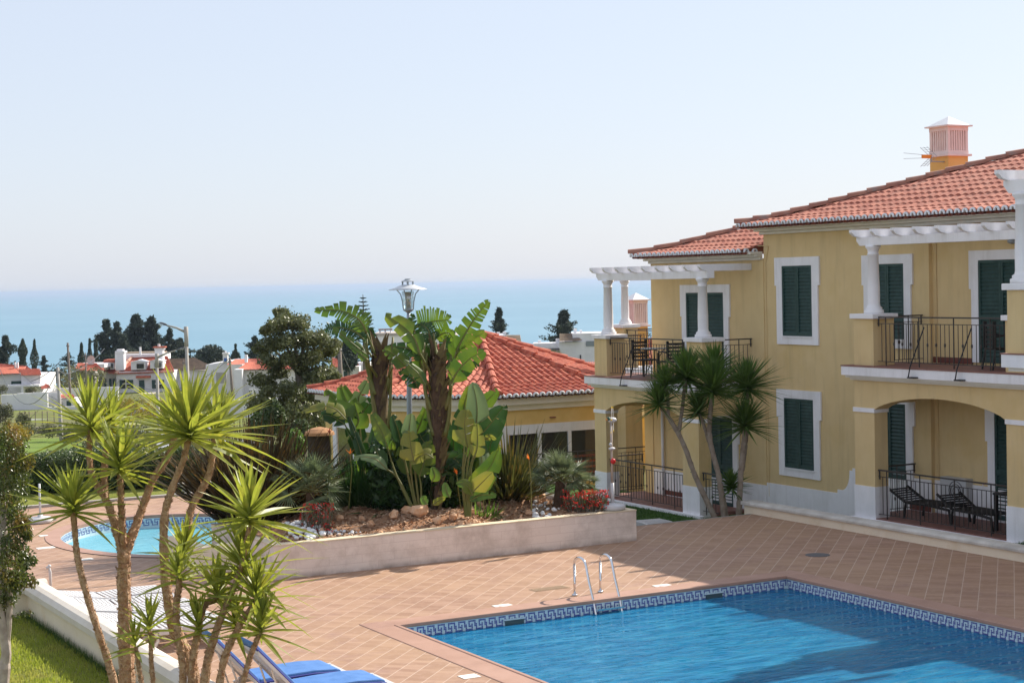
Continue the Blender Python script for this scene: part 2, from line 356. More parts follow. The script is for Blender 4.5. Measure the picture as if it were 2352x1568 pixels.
def thing(name, label, cat, loc=(0, 0, 0), group=None, rz=0):
    o = bpy.data.objects.new(name, None); SITE.objects.link(o); o.location = loc; o.rotation_euler = (0, 0, rz)
    o.empty_display_size = .3
    return tag(o, label, cat, group)
def copy_tree(o, parent=None):
    c = o.copy(); SITE.objects.link(c)
    if parent: c.parent = parent
    for ch in list(o.children): copy_tree(ch, c)
    return c
def struct(o): o['kind'] = 'structure'; return o
def stuff(o): o['kind'] = 'stuff'; return o
# ------------------------------------------------------------ SETTING
def prof(d):
    P = [(-60, -1.5), (62, -1.5), (80, -3.2), (100, -5.2), (120, -6.7), (142, -7.8), (190, -9.5), (227, -10.5), (268, -11.0), (330, -13.0), (380, -20), (430, -48), (470, -60)]
    for (a, za), (b, zb) in zip(P, P[1:]):
        if d <= b: return za + (zb - za) * (d - a) / (b - a)
    return P[-1][1]
def terr(d, l):
    n = sin(d * .05 + l * .03) * .15 + sin(l * .11 + 1.3) * .12 + sin(d * .13 - l * .07) * .1
    return prof(d) + (n * min(1, max(0, (d - 60) / 60)))
def cf(l, d, z=0):   # lateral, forward -> world
    return Vector((0, 0, 0)) + R0 * l + FWH * d + Vector((0, 0, z))
g = MB(); nd, nl = 106, 80
for i in range(nd + 1):
    d = -60 + 5 * i
    for j in range(nl + 1):
        l = -240 + 6 * j; p = cf(l, d, terr(d, l)); g.v.append(tuple(p))
for i in range(nd):
    for j in range(nl):
        a = i * (nl + 1) + j; g.f.append((a, a + 1, a + nl + 2, a + nl + 1)); g.m.append(0)
struct(g.build('ground', TERR, smooth=True))
g = MB(); ni, nj = 20, 12
for i in range(ni + 1):
    for j in range(nj + 1):
        d = 108 + 2.3 * i; l = (-1130 + 190 * (j / nj) * (1 + .15 * sin(i * .6))) / F * d; g.v.append(tuple(cf(l, d, terr(d, l) + .12)))
for i in range(ni):
    for j in range(nj):
        a = i * (nj + 1) + j; g.f.append((a, a + 1, a + nj + 2, a + nj + 1)); g.m.append(0)
struct(g.build('grass_slope', mat_ground('fresh green slope', (.12, .18, .035), (.16, .235, .045), (.16, .16, .07), .2, 1.4), smooth=True))
sea = MB(); q = [cf(-60000, 300, -45), cf(60000, 300, -45), cf(60000, 60000, -45), cf(-60000, 60000, -45)]
sea.add(q, [(0, 1, 2, 3)]); struct(sea.build('sea', SEA))

# pool deck with holes for the two pools
PX0, PX1, PY0, PY1 = 10.5, 17.65, 8.0, 22.8
def deck_sheet(x0, y0, x1, y1, z=0): return [(x0, y0, z), (x1, y0, z), (x1, y1, z), (x0, y1, z)]
KC = (10.9, 34.1); KRX, KRY = 2.35, 3.1; CW = .42
dk = MB()
def rect(x0, y0, x1, y1): dk.box(x0, y0, -.6, x1, y1, 0)
rect(6.25, 2, PX0 - CW, PY1 + CW); rect(PX1 + CW, 2, 21.75, PY1 + CW)
rect(6.25, PY1 + CW, 21.75, 29.25); rect(6.25, 29.25, 17.8, 30.4)
# around kid pool: ring sectors out to bounding box 6.25..17.8 x 30.4..41
NK = 64; ring_o = []; ring_i = []
BX0, BY0, BX1, BY1 = 3.0, 30.4, 17.8, 40.2
for k in range(NK):
    an = 2 * pi * k / NK; cx, sy = cos(an), sin(an)
    ring_i.append((KC[0] + (KRX + .3) * cx, KC[1] + (KRY + .3) * sy))
    tx = ((BX1 - KC[0]) / cx if cx > 1e-6 else (BX0 - KC[0]) / cx if cx < -1e-6 else 1e9)
    ty = ((BY1 - KC[1]) / sy if sy > 1e-6 else (BY0 - KC[1]) / sy if sy < -1e-6 else 1e9)
    t = min(tx, ty); ring_o.append((KC[0] + t * cx, KC[1] + t * sy))
vs = [(x, y, 0) for x, y in ring_i] + [(x, y, 0) for x, y in ring_o]
dk.add(vs, [(k, NK + k, NK + (k + 1) % NK, (k + 1) % NK) for k in range(NK)])
for c0, a, b in (((BX1, BY1), None, None),):
    pass
# fill corners of the bounding box
for cx, cy in ((BX0, BY0), (BX1, BY0), (BX1, BY1), (BX0, BY1)):
    an = atan2(cy - KC[1], cx - KC[0]) % (2 * pi); k = int(an / (2 * pi) * NK)
    dk.add([(*ring_o[k], 0), (cx, cy, 0), (*ring_o[(k + 1) % NK], 0)], [(0, 1, 2)])
dk.box(3.0, 27.2, -.6, 6.25, 30.4, 0)
struct(dk.build('pool_deck', DECK))
kb = MB(); kb.box(2.9, 40.2, -1.6, 17.8, 40.35, .06); kb.box(17.8, 29.25, -1.6, 17.95, 40.35, 0.0); kb.box(17.95, 29.22, -1.6, 21.75, 29.30, 0.0)
struct(kb.build('deck_kerb', CONC))
# far lawn strip behind the small pool
lw = MB(); lw.box(-14, 40.35, -1.6, 17.5, 44.4, -.02); lw.box(-14, 27.2, -1.6, 3.0, 40.35, -.03); struct(lw.build('rear_lawn', LAWN))
# lower lawn in front of the left terrace of the building
ll = MB(); ll.box(17.95, 29.3, -1.6, 24.8, 41.5, -.68); struct(ll.build('lower_lawn', LAWND))
lr = MB(); lr.box(21.76, 10, -1.0, 24.9, 23.0, -.0).box(21.76, 23.0, -1.0, 24.9, 29.2, -.35); struct(lr.build('terrace_lawn', LAWND))
lf = MB(); lf.box(-16, 2, -.8, 6.1, 27.0, 0); struct(lf.build('front_lawn', LAWN))
# foreground grass blades
def blades(name, n, xr, yr, z, h, m, test=None):
    b = MB()
    for _ in range(n):
        x, y = U(*xr), U(*yr)
        if test and not test(x, y): continue
        a = U(0, pi); hh = h * U(.5, 1.3); wd = .007 + .004 * R(); lx, ly = U(-.4, .4) * hh, U(-.4, .4) * hh
        b.add([(x - cos(a) * wd, y - sin(a) * wd, z), (x + cos(a) * wd, y + sin(a) * wd, z), (x + lx, y + ly, z + hh)], [(0, 1, 2)])
    return stuff(b.build(name, m))
blades('grass', 60000, (0.2, 6.05), (16.5, 26.95), 0, .06, GRASSM)
b = MB()
for _ in range(2600):     # longer tufts along the foot of the wall
    y = U(17, 27); x = 6.07 - abs(random.gauss(0, .05)); hh = U(.06, .17); wd = .008
    b.add([(x, y - wd, 0), (x, y + wd, 0), (x - U(-.04, .06), y + U(-.03, .03), hh)], [(0, 1, 2)])
stuff(b.build('wall_foot_grass', GRASSD))
blades('turf_blades', 22000, (18.0, 23.3), (29.4, 38), -.68, .05, GRASSD)
blades('terrace_grass', 16000, (22.05, 23.4), (17, 23.0), -.0, .06, GRASSD)

# ------------------------------------------------------------ POOLS
pc = MB(); CH = .035
for a in ((PX0 - CW, PY1, PX1 + CW, PY1 + CW), (PX0 - CW, 6, PX0, PY1), (PX1, 6, PX1 + CW, PY1)): pc.box(a[0], a[1], -.3, a[2], a[3], CH * .3)
struct(pc.build('pool_coping', COPE, bevel=.012))
lip = MB()
lip.box(PX0 - .03, PY1 - .035, -.035, PX1 + .03, PY1 + .03, .022); lip.box(PX0 - .03, 6, -.035, PX0 + .035, PY1 - .035, .022); lip.box(PX1 - .035, 6, -.035, PX1 + .03, PY1 - .035, .022)
struct(lip.build('coping_lip', COPE, bevel=.012))
ps = MB(); DP = -1.75
ps.add([(PX0, 6, DP), (PX1, 6, DP), (PX1, PY1, DP), (PX0, PY1, DP)], [(0, 1, 2, 3)])
ps.add([(PX0, PY1, DP), (PX1, PY1, DP), (PX1, PY1, -.23), (PX0, PY1, -.23)], [(0, 1, 2, 3)])
ps.add([(PX0, 6, DP), (PX0, PY1, DP), (PX0, PY1, -.23), (PX0, 6, -.23)], [(0, 1, 2, 3)])
ps.add([(PX1, 6, DP), (PX1, PY1, DP), (PX1, PY1, -.23), (PX1, 6, -.23)], [(0, 1, 2, 3)])
ps.add([(PX0, 6, DP), (PX1, 6, DP), (PX1, 6, -.1), (PX0, 6, -.1)], [(0, 1, 2, 3)])
struct(ps.build('pool_basin', POOLT))
wt = MB(); wt.box(PX0 + .013, 6.01, DP + .01, PX1 - .016, PY1 - .016, -.195); struct(wt.build('pool_water', WATER))
# tile band with the meander pattern
bd = MB(); bd.box(PX0, PY1 - .012, -.24, PX1, PY1 + .01, -.03, 0); bd.box(PX1 - .012, 6, -.24, PX1 + .01, PY1 - .012, -.03, 0); bd.box(PX0 - .01, 6, -.24, PX0 + .012, PY1 - .012, -.03, 0)
KEY = ["######.", ".....#.", ".###.#.", ".#...#.", ".#####.", "......."]
KEY = ["######.", "#....#.", "#.#..#.", "#.####.", "#......", "#######"]
KEY = ["#####..", "#...#..", "#.#.#.#", "#.###.#", "..#...#", "..#####"]
tl = .0245
def keyband(L, fn):
    n = int(L / (tl * 7))
    for u in range(n):
        for r, row in enumerate(KEY):
            for c, chx in enumerate(row):
                if chx == '#':
                    a = (u * 7 + c) * tl + .0025; fn(a, a + tl - .004, -.052 - r * tl, -.052 - (r + 1) * tl + .004)
def fb(a, b, z1, z0): bd.add([(PX1 - .02 - a, PY1 - .0145, z0), (PX1 - .02 - b, PY1 - .0145, z0), (PX1 - .02 - b, PY1 - .0145, z1), (PX1 - .02 - a, PY1 - .0145, z1)], [(0, 1, 2, 3)], 1)
def fr_(a, b, z1, z0): bd.add([(PX1 - .0145, PY1 - .02 - a, z0), (PX1 - .0145, PY1 - .02 - b, z0), (PX1 - .0145, PY1 - .02 - b, z1), (PX1 - .0145, PY1 - .02 - a, z1)], [(0, 3, 2, 1)], 1)
keyband(7.1, fb); keyband(9, fr_)
struct(bd.build('pool_tile_band', [BAND, KEYB]))
# small round pool
kc = MB(); vs = []; N = 96
for rr, z in ((0, .0), (.3, .012)):
    for k in range(N):
        an = 2 * pi * k / N; vs.append((KC[0] + (KRX + rr) * cos(an), KC[1] + (KRY + rr) * sin(an), .012))
kc.add(vs, [(k, N + k, N + (k + 1) % N, (k + 1) % N) for k in range(N)])
kc.add([(v[0], v[1], z) for z in (.012, -.06) for v in vs[:N]], [(k, (k + 1) % N, N + (k + 1) % N, N + k) for k in range(N)])
struct(kc.build('small_pool_coping', COPE))
ks = MB()
def el(f, z): return [(KC[0] + KRX * f * cos(2 * pi * k / N), KC[1] + KRY * f * sin(2 * pi * k / N), z) for k in range(N)]
ks.add(el(1, -.06) + el(1, -.30), [(k, (k + 1) % N, N + (k + 1) % N, N + k) for k in range(N)], 1)
ks.add(el(1, -.30) + el(.97, -.55), [(k, (k + 1) % N, N + (k + 1) % N, N + k) for k in range(N)], 0)
ks.add(el(.97, -.55), [tuple(range(N))], 0)
# meander on the far wall
per = 0; pts = []
for k in range(720):
    an = 2 * pi * k / 720; pts.append((KC[0] + (KRX - .006) * cos(an), KC[1] + (KRY - .006) * sin(an)))
acc = [0]
for k in range(1, 720): acc.append(acc[-1] + math.dist(pts[k], pts[k - 1]))
import bisect
def at_arc(s_):
    i = min(max(bisect.bisect(acc, s_) - 1, 0), 718); t = (s_ - acc[i]) / max(1e-6, acc[i + 1] - acc[i]); return (pts[i][0] + (pts[i + 1][0] - pts[i][0]) * t, pts[i][1] + (pts[i + 1][1] - pts[i][1]) * t)
tl2 = .027
for u in range(int(acc[-1] / (tl2 * 7))):
    for r, row in enumerate(KEY):
        for c, chx in enumerate(row):
            if chx == '#':
                s0 = (u * 7 + c) * tl2; a = at_arc(s0 + .003); b2 = at_arc(s0 + tl2 - .003); z1 = -.075 - r * tl2 * .9; z0 = z1 - tl2 * .9 + .005
                ks.add([(a[0], a[1], z0), (b2[0], b2[1], z0), (b2[0], b2[1], z1), (a[0], a[1], z1)], [(0, 1, 2, 3)], 2)
struct(ks.build('small_pool_basin', [POOLK, BAND, KEYB]))
kw = MB(); kw.add(el(.998, -.28), [tuple(range(N))]); struct(kw.build('small_pool_water', WATERK))

# skimmer mouths
for x0, x1, lab in ((12.30, 12.62, 'dark skimmer slot in the tile band, left of the pool ladder'), (16.0, 16.32, 'dark skimmer slot in the tile band, between ladder and pool corner')):
    s = thing('skimmer_slot', lab, 'pool skimmer', ((x0 + x1) / 2, PY1, -.2), 'skimmer slots of the pool')
    m_ = MB(); m_.box(x0, PY1 - .03, -.20, x1, PY1 - .015, -.125); m_.build('opening', mat('dim skimmer mouth', (.05, .09, .10), None, rough=.6), s)
    m_ = MB(); m_.box(x0 - .03, PY1 - .035, -.215, x1 + .03, PY1 - .015, -.201); m_.box(x0 - .03, PY1 - .034, -.124, x1 + .03, PY1 - .016, -.105); m_.build('frame', BAND, s)

# pool ladder
ladder = thing('pool_ladder', 'stainless steel pool ladder with two arched handrails at the water', 'pool ladder', (14.1, 23.36, 0))
for lx in (13.88, 14.36):
    P = [(lx, 23.36, 0), (lx, 23.36, .5)]
    for k in range(9):
        a = pi * k / 8 * .93; P.append((lx, 23.18 + .18 * cos(a), .5 + .13 * sin(a) + .0))
    P += [(lx, 22.93, .30), (lx, 22.80, -.0), (lx, 22.72, -.22), (lx, 22.70, -1.1)]
    MB().tube(P, .021, 10).build('handrail', STEEL, ladder, True)
    MB().lathe((lx, 23.36, .0), [(.05, .012), (.05, .02), (.028, .035)], 16).build('flange', STEEL, ladder, True)
for z in (-.12, -.42, -.72, -1.0):
    MB().box(13.88, 22.66, z - .015, 14.36, 22.74, z + .01).build('step', STEEL, ladder)

# lids and covers in the deck
lids = [(1156, 1391, .30, .22, PLATE, 'square white lid in the deck left of the pool ladder'), (1523, 1345, .30, .22, PLATE, 'square white lid in the deck right of the pool ladder'),
        (1078, 1553, .24, .2, PLATE, 'small white lid in the deck near the left pool edge, bottom of the photo'),
        (105, 1258, .34, .22, PLATE, 'white lid in the deck left of the small pool, nearer one'), (102, 1230, .2, .2, PLATE, 'white lid in the deck left of the small pool, farther small one'),
        (200, 1284, .22, .2, PLATE, 'white lid in the deck beside the yucca stem, near the small pool')]
for x, y, a, b2, m, lab in lids:
    p = pz(x, y); t = thing('deck_lid', lab, 'lid', (p.x, p.y, 0), 'white lids in the deck')
    MB().box(p.x - a / 2, p.y - b2 / 2, .001, p.x + a / 2, p.y + b2 / 2, .008).build('frame', m, t)
    MB().lathe((p.x, p.y, .0), [(b2 * .38, .0085), (b2 * .38, .0125), (b2 * .3, .0135)], 18).build('cover', m, t)
p = pz(1262, 1351); t = thing('drain_grate', 'tan rectangular drain grate in the deck behind the ladder', 'drain grate', (p.x, p.y, 0))
m_ = MB(); m_.box(p.x - .32, p.y - .12, .001, p.x + .32, p.y + .12, .006); m_.build('frame', AMB, t)
m_ = MB()
for k in range(12): m_.box(p.x - .29 + k * .05, p.y - .1, .007, p.x - .265 + k * .05, p.y + .1, .011)
m_.build('slats', AMB, t)
p = pz(1878, 1274); t = thing('stain_disc', 'dark grey flat disc standing for a stain on the shaded deck', 'drain cover', (p.x, p.y, 0))
m_ = MB(); m_.lathe((p.x, p.y, .0), [(.22, .001), (.22, .006), (.2, .008)], 20); m_.build('rim', GREYP, t)  # thin dark disc stands for a grey stain on the deck

# ------------------------------------------------------------ LOW WALLS
lwall = thing('terrace_wall', 'low cream wall with weathered coping below the yellow building', 'wall', (21.75, 20, 0))
LWP = [(21.75, 8), (21.75, 29.05), (21.75, 29.05)]
m_ = MB(); m_.box(21.75, 8, -.3, 22.0, 28.9, .17); m_.prism([(21.75, 28.9), (22.0, 28.9), (22.0, 29.3), (21.75, 29.3)], -.9, .16)
m_.yprism([(21.75, -1.3), (23.3, -1.3), (23.3, -.75), (22.0, .16), (21.75, .16)], 29.3, 29.5); m_.build('wall', GWALL, lwall)
m_ = MB(); pf = [(21.69, .17), (21.69, .22), (21.76, .255), (21.99, .255), (22.06, .22), (22.06, .17)]
m_.yprism(pf, 8, 29.25); m_.xprism([(29.25, .17), (29.25, .25), (29.55, .25), (29.55, .17)], 21.69, 22.06)
m_.add([(22.06, 29.25, .17), (23.3, 29.25, -.74), (23.3, 29.55, -.74), (22.06, 29.55, .17), (22.06, 29.25, .25), (23.3, 29.25, -.66), (23.3, 29.55, -.66), (22.06, 29.55, .25)], [(0, 1, 2, 3), (4, 7, 6, 5), (0, 4, 5, 1), (3, 2, 6, 7), (1, 5, 6, 2)])
m_.build('coping', STAIN, lwall, bevel=.01)
gwall = thing('garden_wall', 'cream garden wall with rounded pale coping between lawn and deck', 'wall', (6.1, 22, 0))
m_ = MB(); m_.box(6.1, 8, -.3, 6.36, 27.1, .36); m_.box(-6, 26.84, -.3, 6.1, 27.1, .36); m_.build('wall', GWALL, gwall)
m_ = MB(); pf = [(6.04, .36), (6.04, .44), (6.10, .50), (6.17, .53), (6.29, .53), (6.36, .50), (6.42, .44), (6.42, .36)]
m_.yprism(pf, 8, 27.1); m_.xprism([(26.78, .36), (26.78, .44), (26.84, .50), (26.91, .53), (27.03, .53), (27.10, .50), (27.16, .44), (27.16, .36)], -6, 6.42)
m_.build('coping', GCOP, gwall)

# ------------------------------------------------------------ ROOF HELPERS
def zroof(t, tp, kick=.7):
    return (t * tp * .62 if t < kick else kick * tp * .62 + (t - kick) * (tp + .38 * tp * kick / 6))
def tile_face(mb, P0, s, u, L, Rn, tp, a, b, pitch=.215, course=.36, amp=.042, kick=.7, samp=6, mi=0):
    """corrugated stepped tile surface; P0 eave corner, s along eave, u uphill; a,b inset of the sides per metre of run"""
    P0 = Vector(P0); s = Vector(s).normalized(); u = Vector(u).normalized(); n = max(2, int(round(L / pitch))); ns = n * samp
    nc = int(Rn / course) + 1
    for c in range(nc):
        t0, t1 = c * course, min((c + 1) * course, Rn)
        if t1 - t0 < .02: break
        rows = []
        jit = U(-.006, .006)
        for (t, up) in ((t0, .030), (t1, .004)):
            row = []
            for i in range(ns + 1):
                x = L * i / ns; lo, hi = a * t, L - b * t
                if hi < lo: lo = hi = (lo + hi) / 2
                xx = min(max(x, lo), hi)
                ph = (i % samp) / samp
                h = amp * (sin(pi * ph * 1.0) ** .8 if 0 < ph < 1 else 0) if samp else 0
                h = amp * abs(sin(pi * i / samp))
                if xx != x: h *= .3
                row.append(P0 + s * xx + u * t + Vector((0, 0, zroof(t, tp, kick) + h + up + jit)))
            rows.append(row)
        base = [p - Vector((0, 0, .034)) for p in rows[0]]
        vs = base + rows[0] + rows[1]; k = ns + 1; fs = []
        for i in range(ns):
            if (rows[0][i] - rows[0][i + 1]).length < 1e-5 and (rows[1][i] - rows[1][i + 1]).length < 1e-5: continue
            fs.append((i, i + 1, k + i + 1, k + i)); fs.append((k + i, k + i + 1, 2 * k + i + 1, 2 * k + i))
        mb.add(vs, fs, mi)
def hip_line(mb, pts, r=.10, seg=.42, mi=0):
    pts = [Vector(p) for p in pts]
    for a, b in zip(pts, pts[1:]):
        d = b - a; L = d.length; n = max(1, int(L / seg)); d.normalize(); side = d.cross(Vector((0, 0, 1))).normalized(); upv = side.cross(d)
        for k in range(n):
            p0 = a + d * (L * k / n - .02); p1 = a + d * (L * (k + 1) / n + .05)
            vs = []
            for p, rr, lift in ((p0, r * 1.12, .03), (p1, r * .92, .0)):
                for j in range(7):
                    an = pi * j / 6; vs.append(p + side * cos(an) * rr + upv * (sin(an) * rr + lift - .02))
            mb.add(vs, [(j, j + 1, 8 + j, 7 + j) for j in range(6)] + [tuple(range(7))], mi)
def eave_caps(mb, P0, s, out, L, pitch=.215, z=0, r0=.074, r1=.040, skip=0):
    """white painted arc ends of the eave tiles (mat 0) with dark red channel tiles between (mat 1)"""
    P0 = Vector(P0); s = Vector(s).normalized(); out = Vector(out).normalized(); n = max(1, int(round(L / pitch))); up = Vector((0, 0, 1))
    pt = L / n
    for k in range(n):
        c = P0 + s * ((k + .5) * pt) + up * z
        vs = []
        for rr in (r0, r1):
            for j in range(9):
                an = pi * (-.08 + 1.16 * j / 8); q = c + s * cos(an) * rr + up * sin(an) * rr
                vs.append(q + out * .03)
        for rr in (r0, r1):
            for j in range(9):
                an = pi * (-.08 + 1.16 * j / 8); q = c + s * cos(an) * rr + up * sin(an) * rr
                vs.append(q - out * .03)
        fs = []
        for j in range(8):
            fs += [(j, j + 1, 10 + j, 9 + j), (18 + j, 27 + j, 28 + j, 19 + j), (j, 18 + j, 19 + j, j + 1), (9 + j, 10 + j, 28 + j, 27 + j)]
        mb.add(vs, fs, 0)
        c2 = P0 + s * ((k + 1) * pt) + up * (z - .02); vs = []
        for o_ in (.02, -.14):
            for j in range(6):
                an = pi * j / 5; vs.append(c2 + s * cos(an) * .075 - up * (sin(an) * .05) + out * o_)
        mb.add(vs, [(j, 6 + j, 7 + j, j + 1) for j in range(5)], 1)
def hip_pts(P0, du, n, Rn, tp, kick=.7, lift=.05):
    P0 = Vector(P0); du = Vector(du); return [P0 + du * (Rn * k / n) + Vector((0, 0, zroof(Rn * k / n, tp, kick) + lift)) for k in range(n + 1)]
CAPR = mat('red channel tile', (.30, .09, .06), (.24, .08, .06), 6, .8)

# ------------------------------------------------------------ THE YELLOW APARTMENT BUILDING
BLD = thing('apartment_building', 'large yellow two storey apartment building with white pergola balconies and green shutters', 'building', (26, 28, 0))
# walls (X = 24.8 far part, 25.0 near part)
MB().box(24.8, 27.1, -.9, 33, 32.7, 6.0).box(24.9, 10, -.9, 33, 27.1, 6.0).build('main_wall', YEL, BLD)
MB().box(24.78, 32.7, -1.3, 31, 37.5, 5.42).build('wing_wall', YEL, BLD)
# plinths with the stepped scroll
pts = [(32.7, -.9), (32.7, .12), (30.12, .12), (30.12, .2), (29.98, .2)]
for k in range(7):
    a = k / 6 * pi / 2; pts.append((29.98 - .28 * sin(a), .20 + .40 * (1 - cos(a))))
pts += [(29.70, .66), (29.6, .66), (29.6, .72), (27.78, .72), (27.78, -.9)]
MB().xprism(pts, 24.782, 24.80).box(24.76, 32.7, -1.3, 24.78, 37.5, .05).box(24.782, 27.1, -.1, 24.8, 27.78, .68).box(24.882, 23.2, -.1, 24.9, 27.1, .68).build('plinth', WHT, BLD)
# solid wall next to the near end of the right porch, with its own scroll plinth
MB().box(23.42, 17.0, -.3, 25.0, 22.95, 3.3).build('near_wall', YEL, BLD)
pts = [(22.95, -.3), (22.95, .64), (22.6, .64), (22.6, .9), (22.45, 1.0), (22.3, 1.15), (22.2, 1.2), (17, 1.2), (17, -.3)]
MB().xprism([(y, z) for y, z in pts], 23.405, 23.42).build('near_plinth', WHT, BLD)
# cornices
def cornice(x0, xw, y0, y1, z0, name):
    m = MB(); m.box(xw - .10, y0, z0, xw, y1, z0 + .07); m.box(xw - .22, y0, z0 + .07, xw - .0, y1 + .05, z0 + .13); m.box(xw - .36, y0, z0 + .13, xw, y1 + .12, z0 + .20)
    return m.build(name, CREAM, BLD, bevel=.015)
cornice(0, 24.8, 10, 32.75, 5.97, 'cornice'); cornice(0, 24.79, 32.72, 37.5, 5.38, 'wing_cornice')
# roofs
TP = .31
rf = MB(); RN = 7.5
tile_face(rf, (24.3, 33.1, 6.20), (0, -1, 0), (1, 0, 0), 21, RN, TP, 1, 0)
ze = zroof(RN, TP)
rf.add([(24.3, 33.1, 6.20), (24.3 + RN, 33.1 - RN, 6.2 + ze), (24.3 + RN + 3, 33.1 - RN, 6.2 + ze), (40, 33.1, 6.2)], [(0, 1, 2, 3)])
rf.add([(24.3 + RN, 33.1 - RN, 6.2 + ze), (24.3 + RN, 12, 6.2 + ze), (40, 12, 6.2), (40, 33.1, 6.2)], [(0, 1, 2, 3)])
roof = rf.build('roof', TILE, BLD)
hp = hip_pts((24.3, 33.1, 6.2), (1, -1, 0), 12, RN, TP)
h = MB(); hip_line(h, hp, .10); h.build('hip_tiles', RIDGE, roof)
e = MB(); eave_caps(e, (24.3, 33.1, 6.20), (0, -1, 0), (-1, 0, 0), 21, z=-.015); e.build('eave_tile_ends', [CAPW, CAPR], roof, True)
rf = MB(); RN2 = 3.4
tile_face(rf, (24.3, 37.75, 5.60), (0, -1, 0), (1, 0, 0), 4.85, RN2, TP, 1, 0)
rf.add([(24.3, 37.75, 5.6), (24.3 + RN2, 37.75 - RN2, 5.6 + zroof(RN2, TP)), (31, 37.75 - RN2, 5.6 + zroof(RN2, TP)), (31, 37.75, 5.6)], [(0, 1, 2, 3)])
wroof = rf.build('wing_roof', TILE, BLD)
h = MB(); hip_line(h, hip_pts((24.3, 37.75, 5.6), (1, -1, 0), 7, RN2, TP), .10); h.build('hip_tiles', RIDGE, wroof)
e = MB(); eave_caps(e, (24.3, 37.75, 5.6), (0, -1, 0), (-1, 0, 0), 4.85, z=-.015); eave_caps(e, (24.3, 32.88, 5.6), (1, 0, 0), (0, -1, 0), .5, z=-.015); e.build('eave_tile_ends', [CAPW, CAPR], wroof, True)

def chimney(parent, cx, cy, zb, zt, wd, n=7, name='chimney', cy_mat=None, cap=.36, lat=.85):
    """rendered base, slotted lattice lantern and pyramid cap"""
    h2 = wd / 2; c = MB().box(cx - h2, cy - h2, zb, cx + h2, cy + h2, zt - cap - lat - .06).build(name, cy_mat or CHIMY, parent)
    m = MB(); z0 = zt - cap - lat - .06; z1 = zt - cap
    m.box(cx - h2 - .07, cy - h2 - .07, z0, cx + h2 + .07, cy + h2 + .07, z0 + .05); m.box(cx - h2 - .01, cy - h2 - .01, z0 + .05, cx + h2 + .01, cy + h2 + .01, z0 + .14)
    m.box(cx - h2 - .01, cy - h2 - .01, z1 - .10, cx + h2 + .01, cy + h2 + .01, z1)
    m.box(cx - h2 - .09, cy - h2 - .09, z1 + .0, cx + h2 + .09, cy + h2 + .09, z1 + .035)
    th = wd / (2 * n - 1 + 4)
    for sx, sy in ((0, -1), (0, 1), (-1, 0), (1, 0)):
        edges = [(-h2 + th * (2 + 2 * k + 1), -h2 + th * (2 + 2 * k + 2)) for k in range(n - 1)]
        for a, b in edges:
            if sx == 0: m.box(cx + a, cy + sy * h2 - (.05 if sy > 0 else 0), z0 + .14, cx + b, cy + sy * h2 + (0 if sy > 0 else .05), z1 - .1)
            else: m.box(cx + sx * h2 - (.05 if sx > 0 else 0), cy + a * .998, z0 + .14, cx + sx * h2 + (0 if sx > 0 else .05), cy + b * .998, z1 - .1)
    for ax_ in (-1, 1):
        for ay_ in (-1, 1):
            xa, xb = sorted((cx + ax_ * (h2 + .003), cx + ax_ * (h2 - th * 2))); ya_, yb_ = sorted((cy + ay_ * (h2 + .003), cy + ay_ * (h2 - th * 2))); m.box(xa, ya_, z0 + .139, xb, yb_, z1 - .099)
    m.build('lattice', PINK, c)
    q = h2 + .05
    MB().add([(cx - q, cy - q, z1 + .035), (cx + q, cy - q, z1 + .035), (cx + q, cy + q, z1 + .035), (cx - q, cy + q, z1 + .035), (cx, cy, zt)], [(0, 1, 4), (1, 2, 4), (2, 3, 4), (3, 0, 4), (0, 3, 2, 1)]).build('cap', WHT, c)
    return c
cc = dep(2180, 400, 43.5)
zt = dep(2180, 268, 43.5).z
ch = chimney(BLD, cc.x, cc.y, 6.6, zt, .66, cap=.28, lat=.68)
# aerial on the chimney
an = thing('tv_aerial', 'orange tv aerial with wire reflector fixed to the big roof chimney', 'aerial', tuple(dep(2140, 372, 43.0)))
o_ = dep(2140, 360, 42.8)
lt = -RT
m = MB(); a = o_; m.tube([a, a + lt * .02 + Vector((0, 0, -.12)), dep(2172, 372, 43.2)], .018, 6); m.build('bracket', GALV, an)
m = MB(); b0 = a + lt * .05; m.box(b0.x - .25, b0.y - .02, b0.z - .045, b0.x + .05, b0.y + .02, b0.z + .045); m.build('boom', ORNG, an)
m = MB()
for s_ in (-1, 1):
    m.tube([b0 + Vector((0, 0, .03 * s_)), b0 + lt * .65 + Vector((0, 0, .07 * s_ + .02))], .006, 4)
    for dx in (-.12, .0, .12):
        m.tube([b0 - lt * .1 + Vector((0, dx, 0)), b0 + lt * .15 + Vector((0, dx, .24 * s_))], .005, 4)
    for f in (.3, .5, .7, .9):
        q = b0 - lt * .1 + (lt * .25 + Vector((0, 0, .24 * s_))) * f; m.tube([q + Vector((0, -.14, 0)), q + Vector((0, .14, 0))], .005, 4)
m.build('reflector', GALV, an)

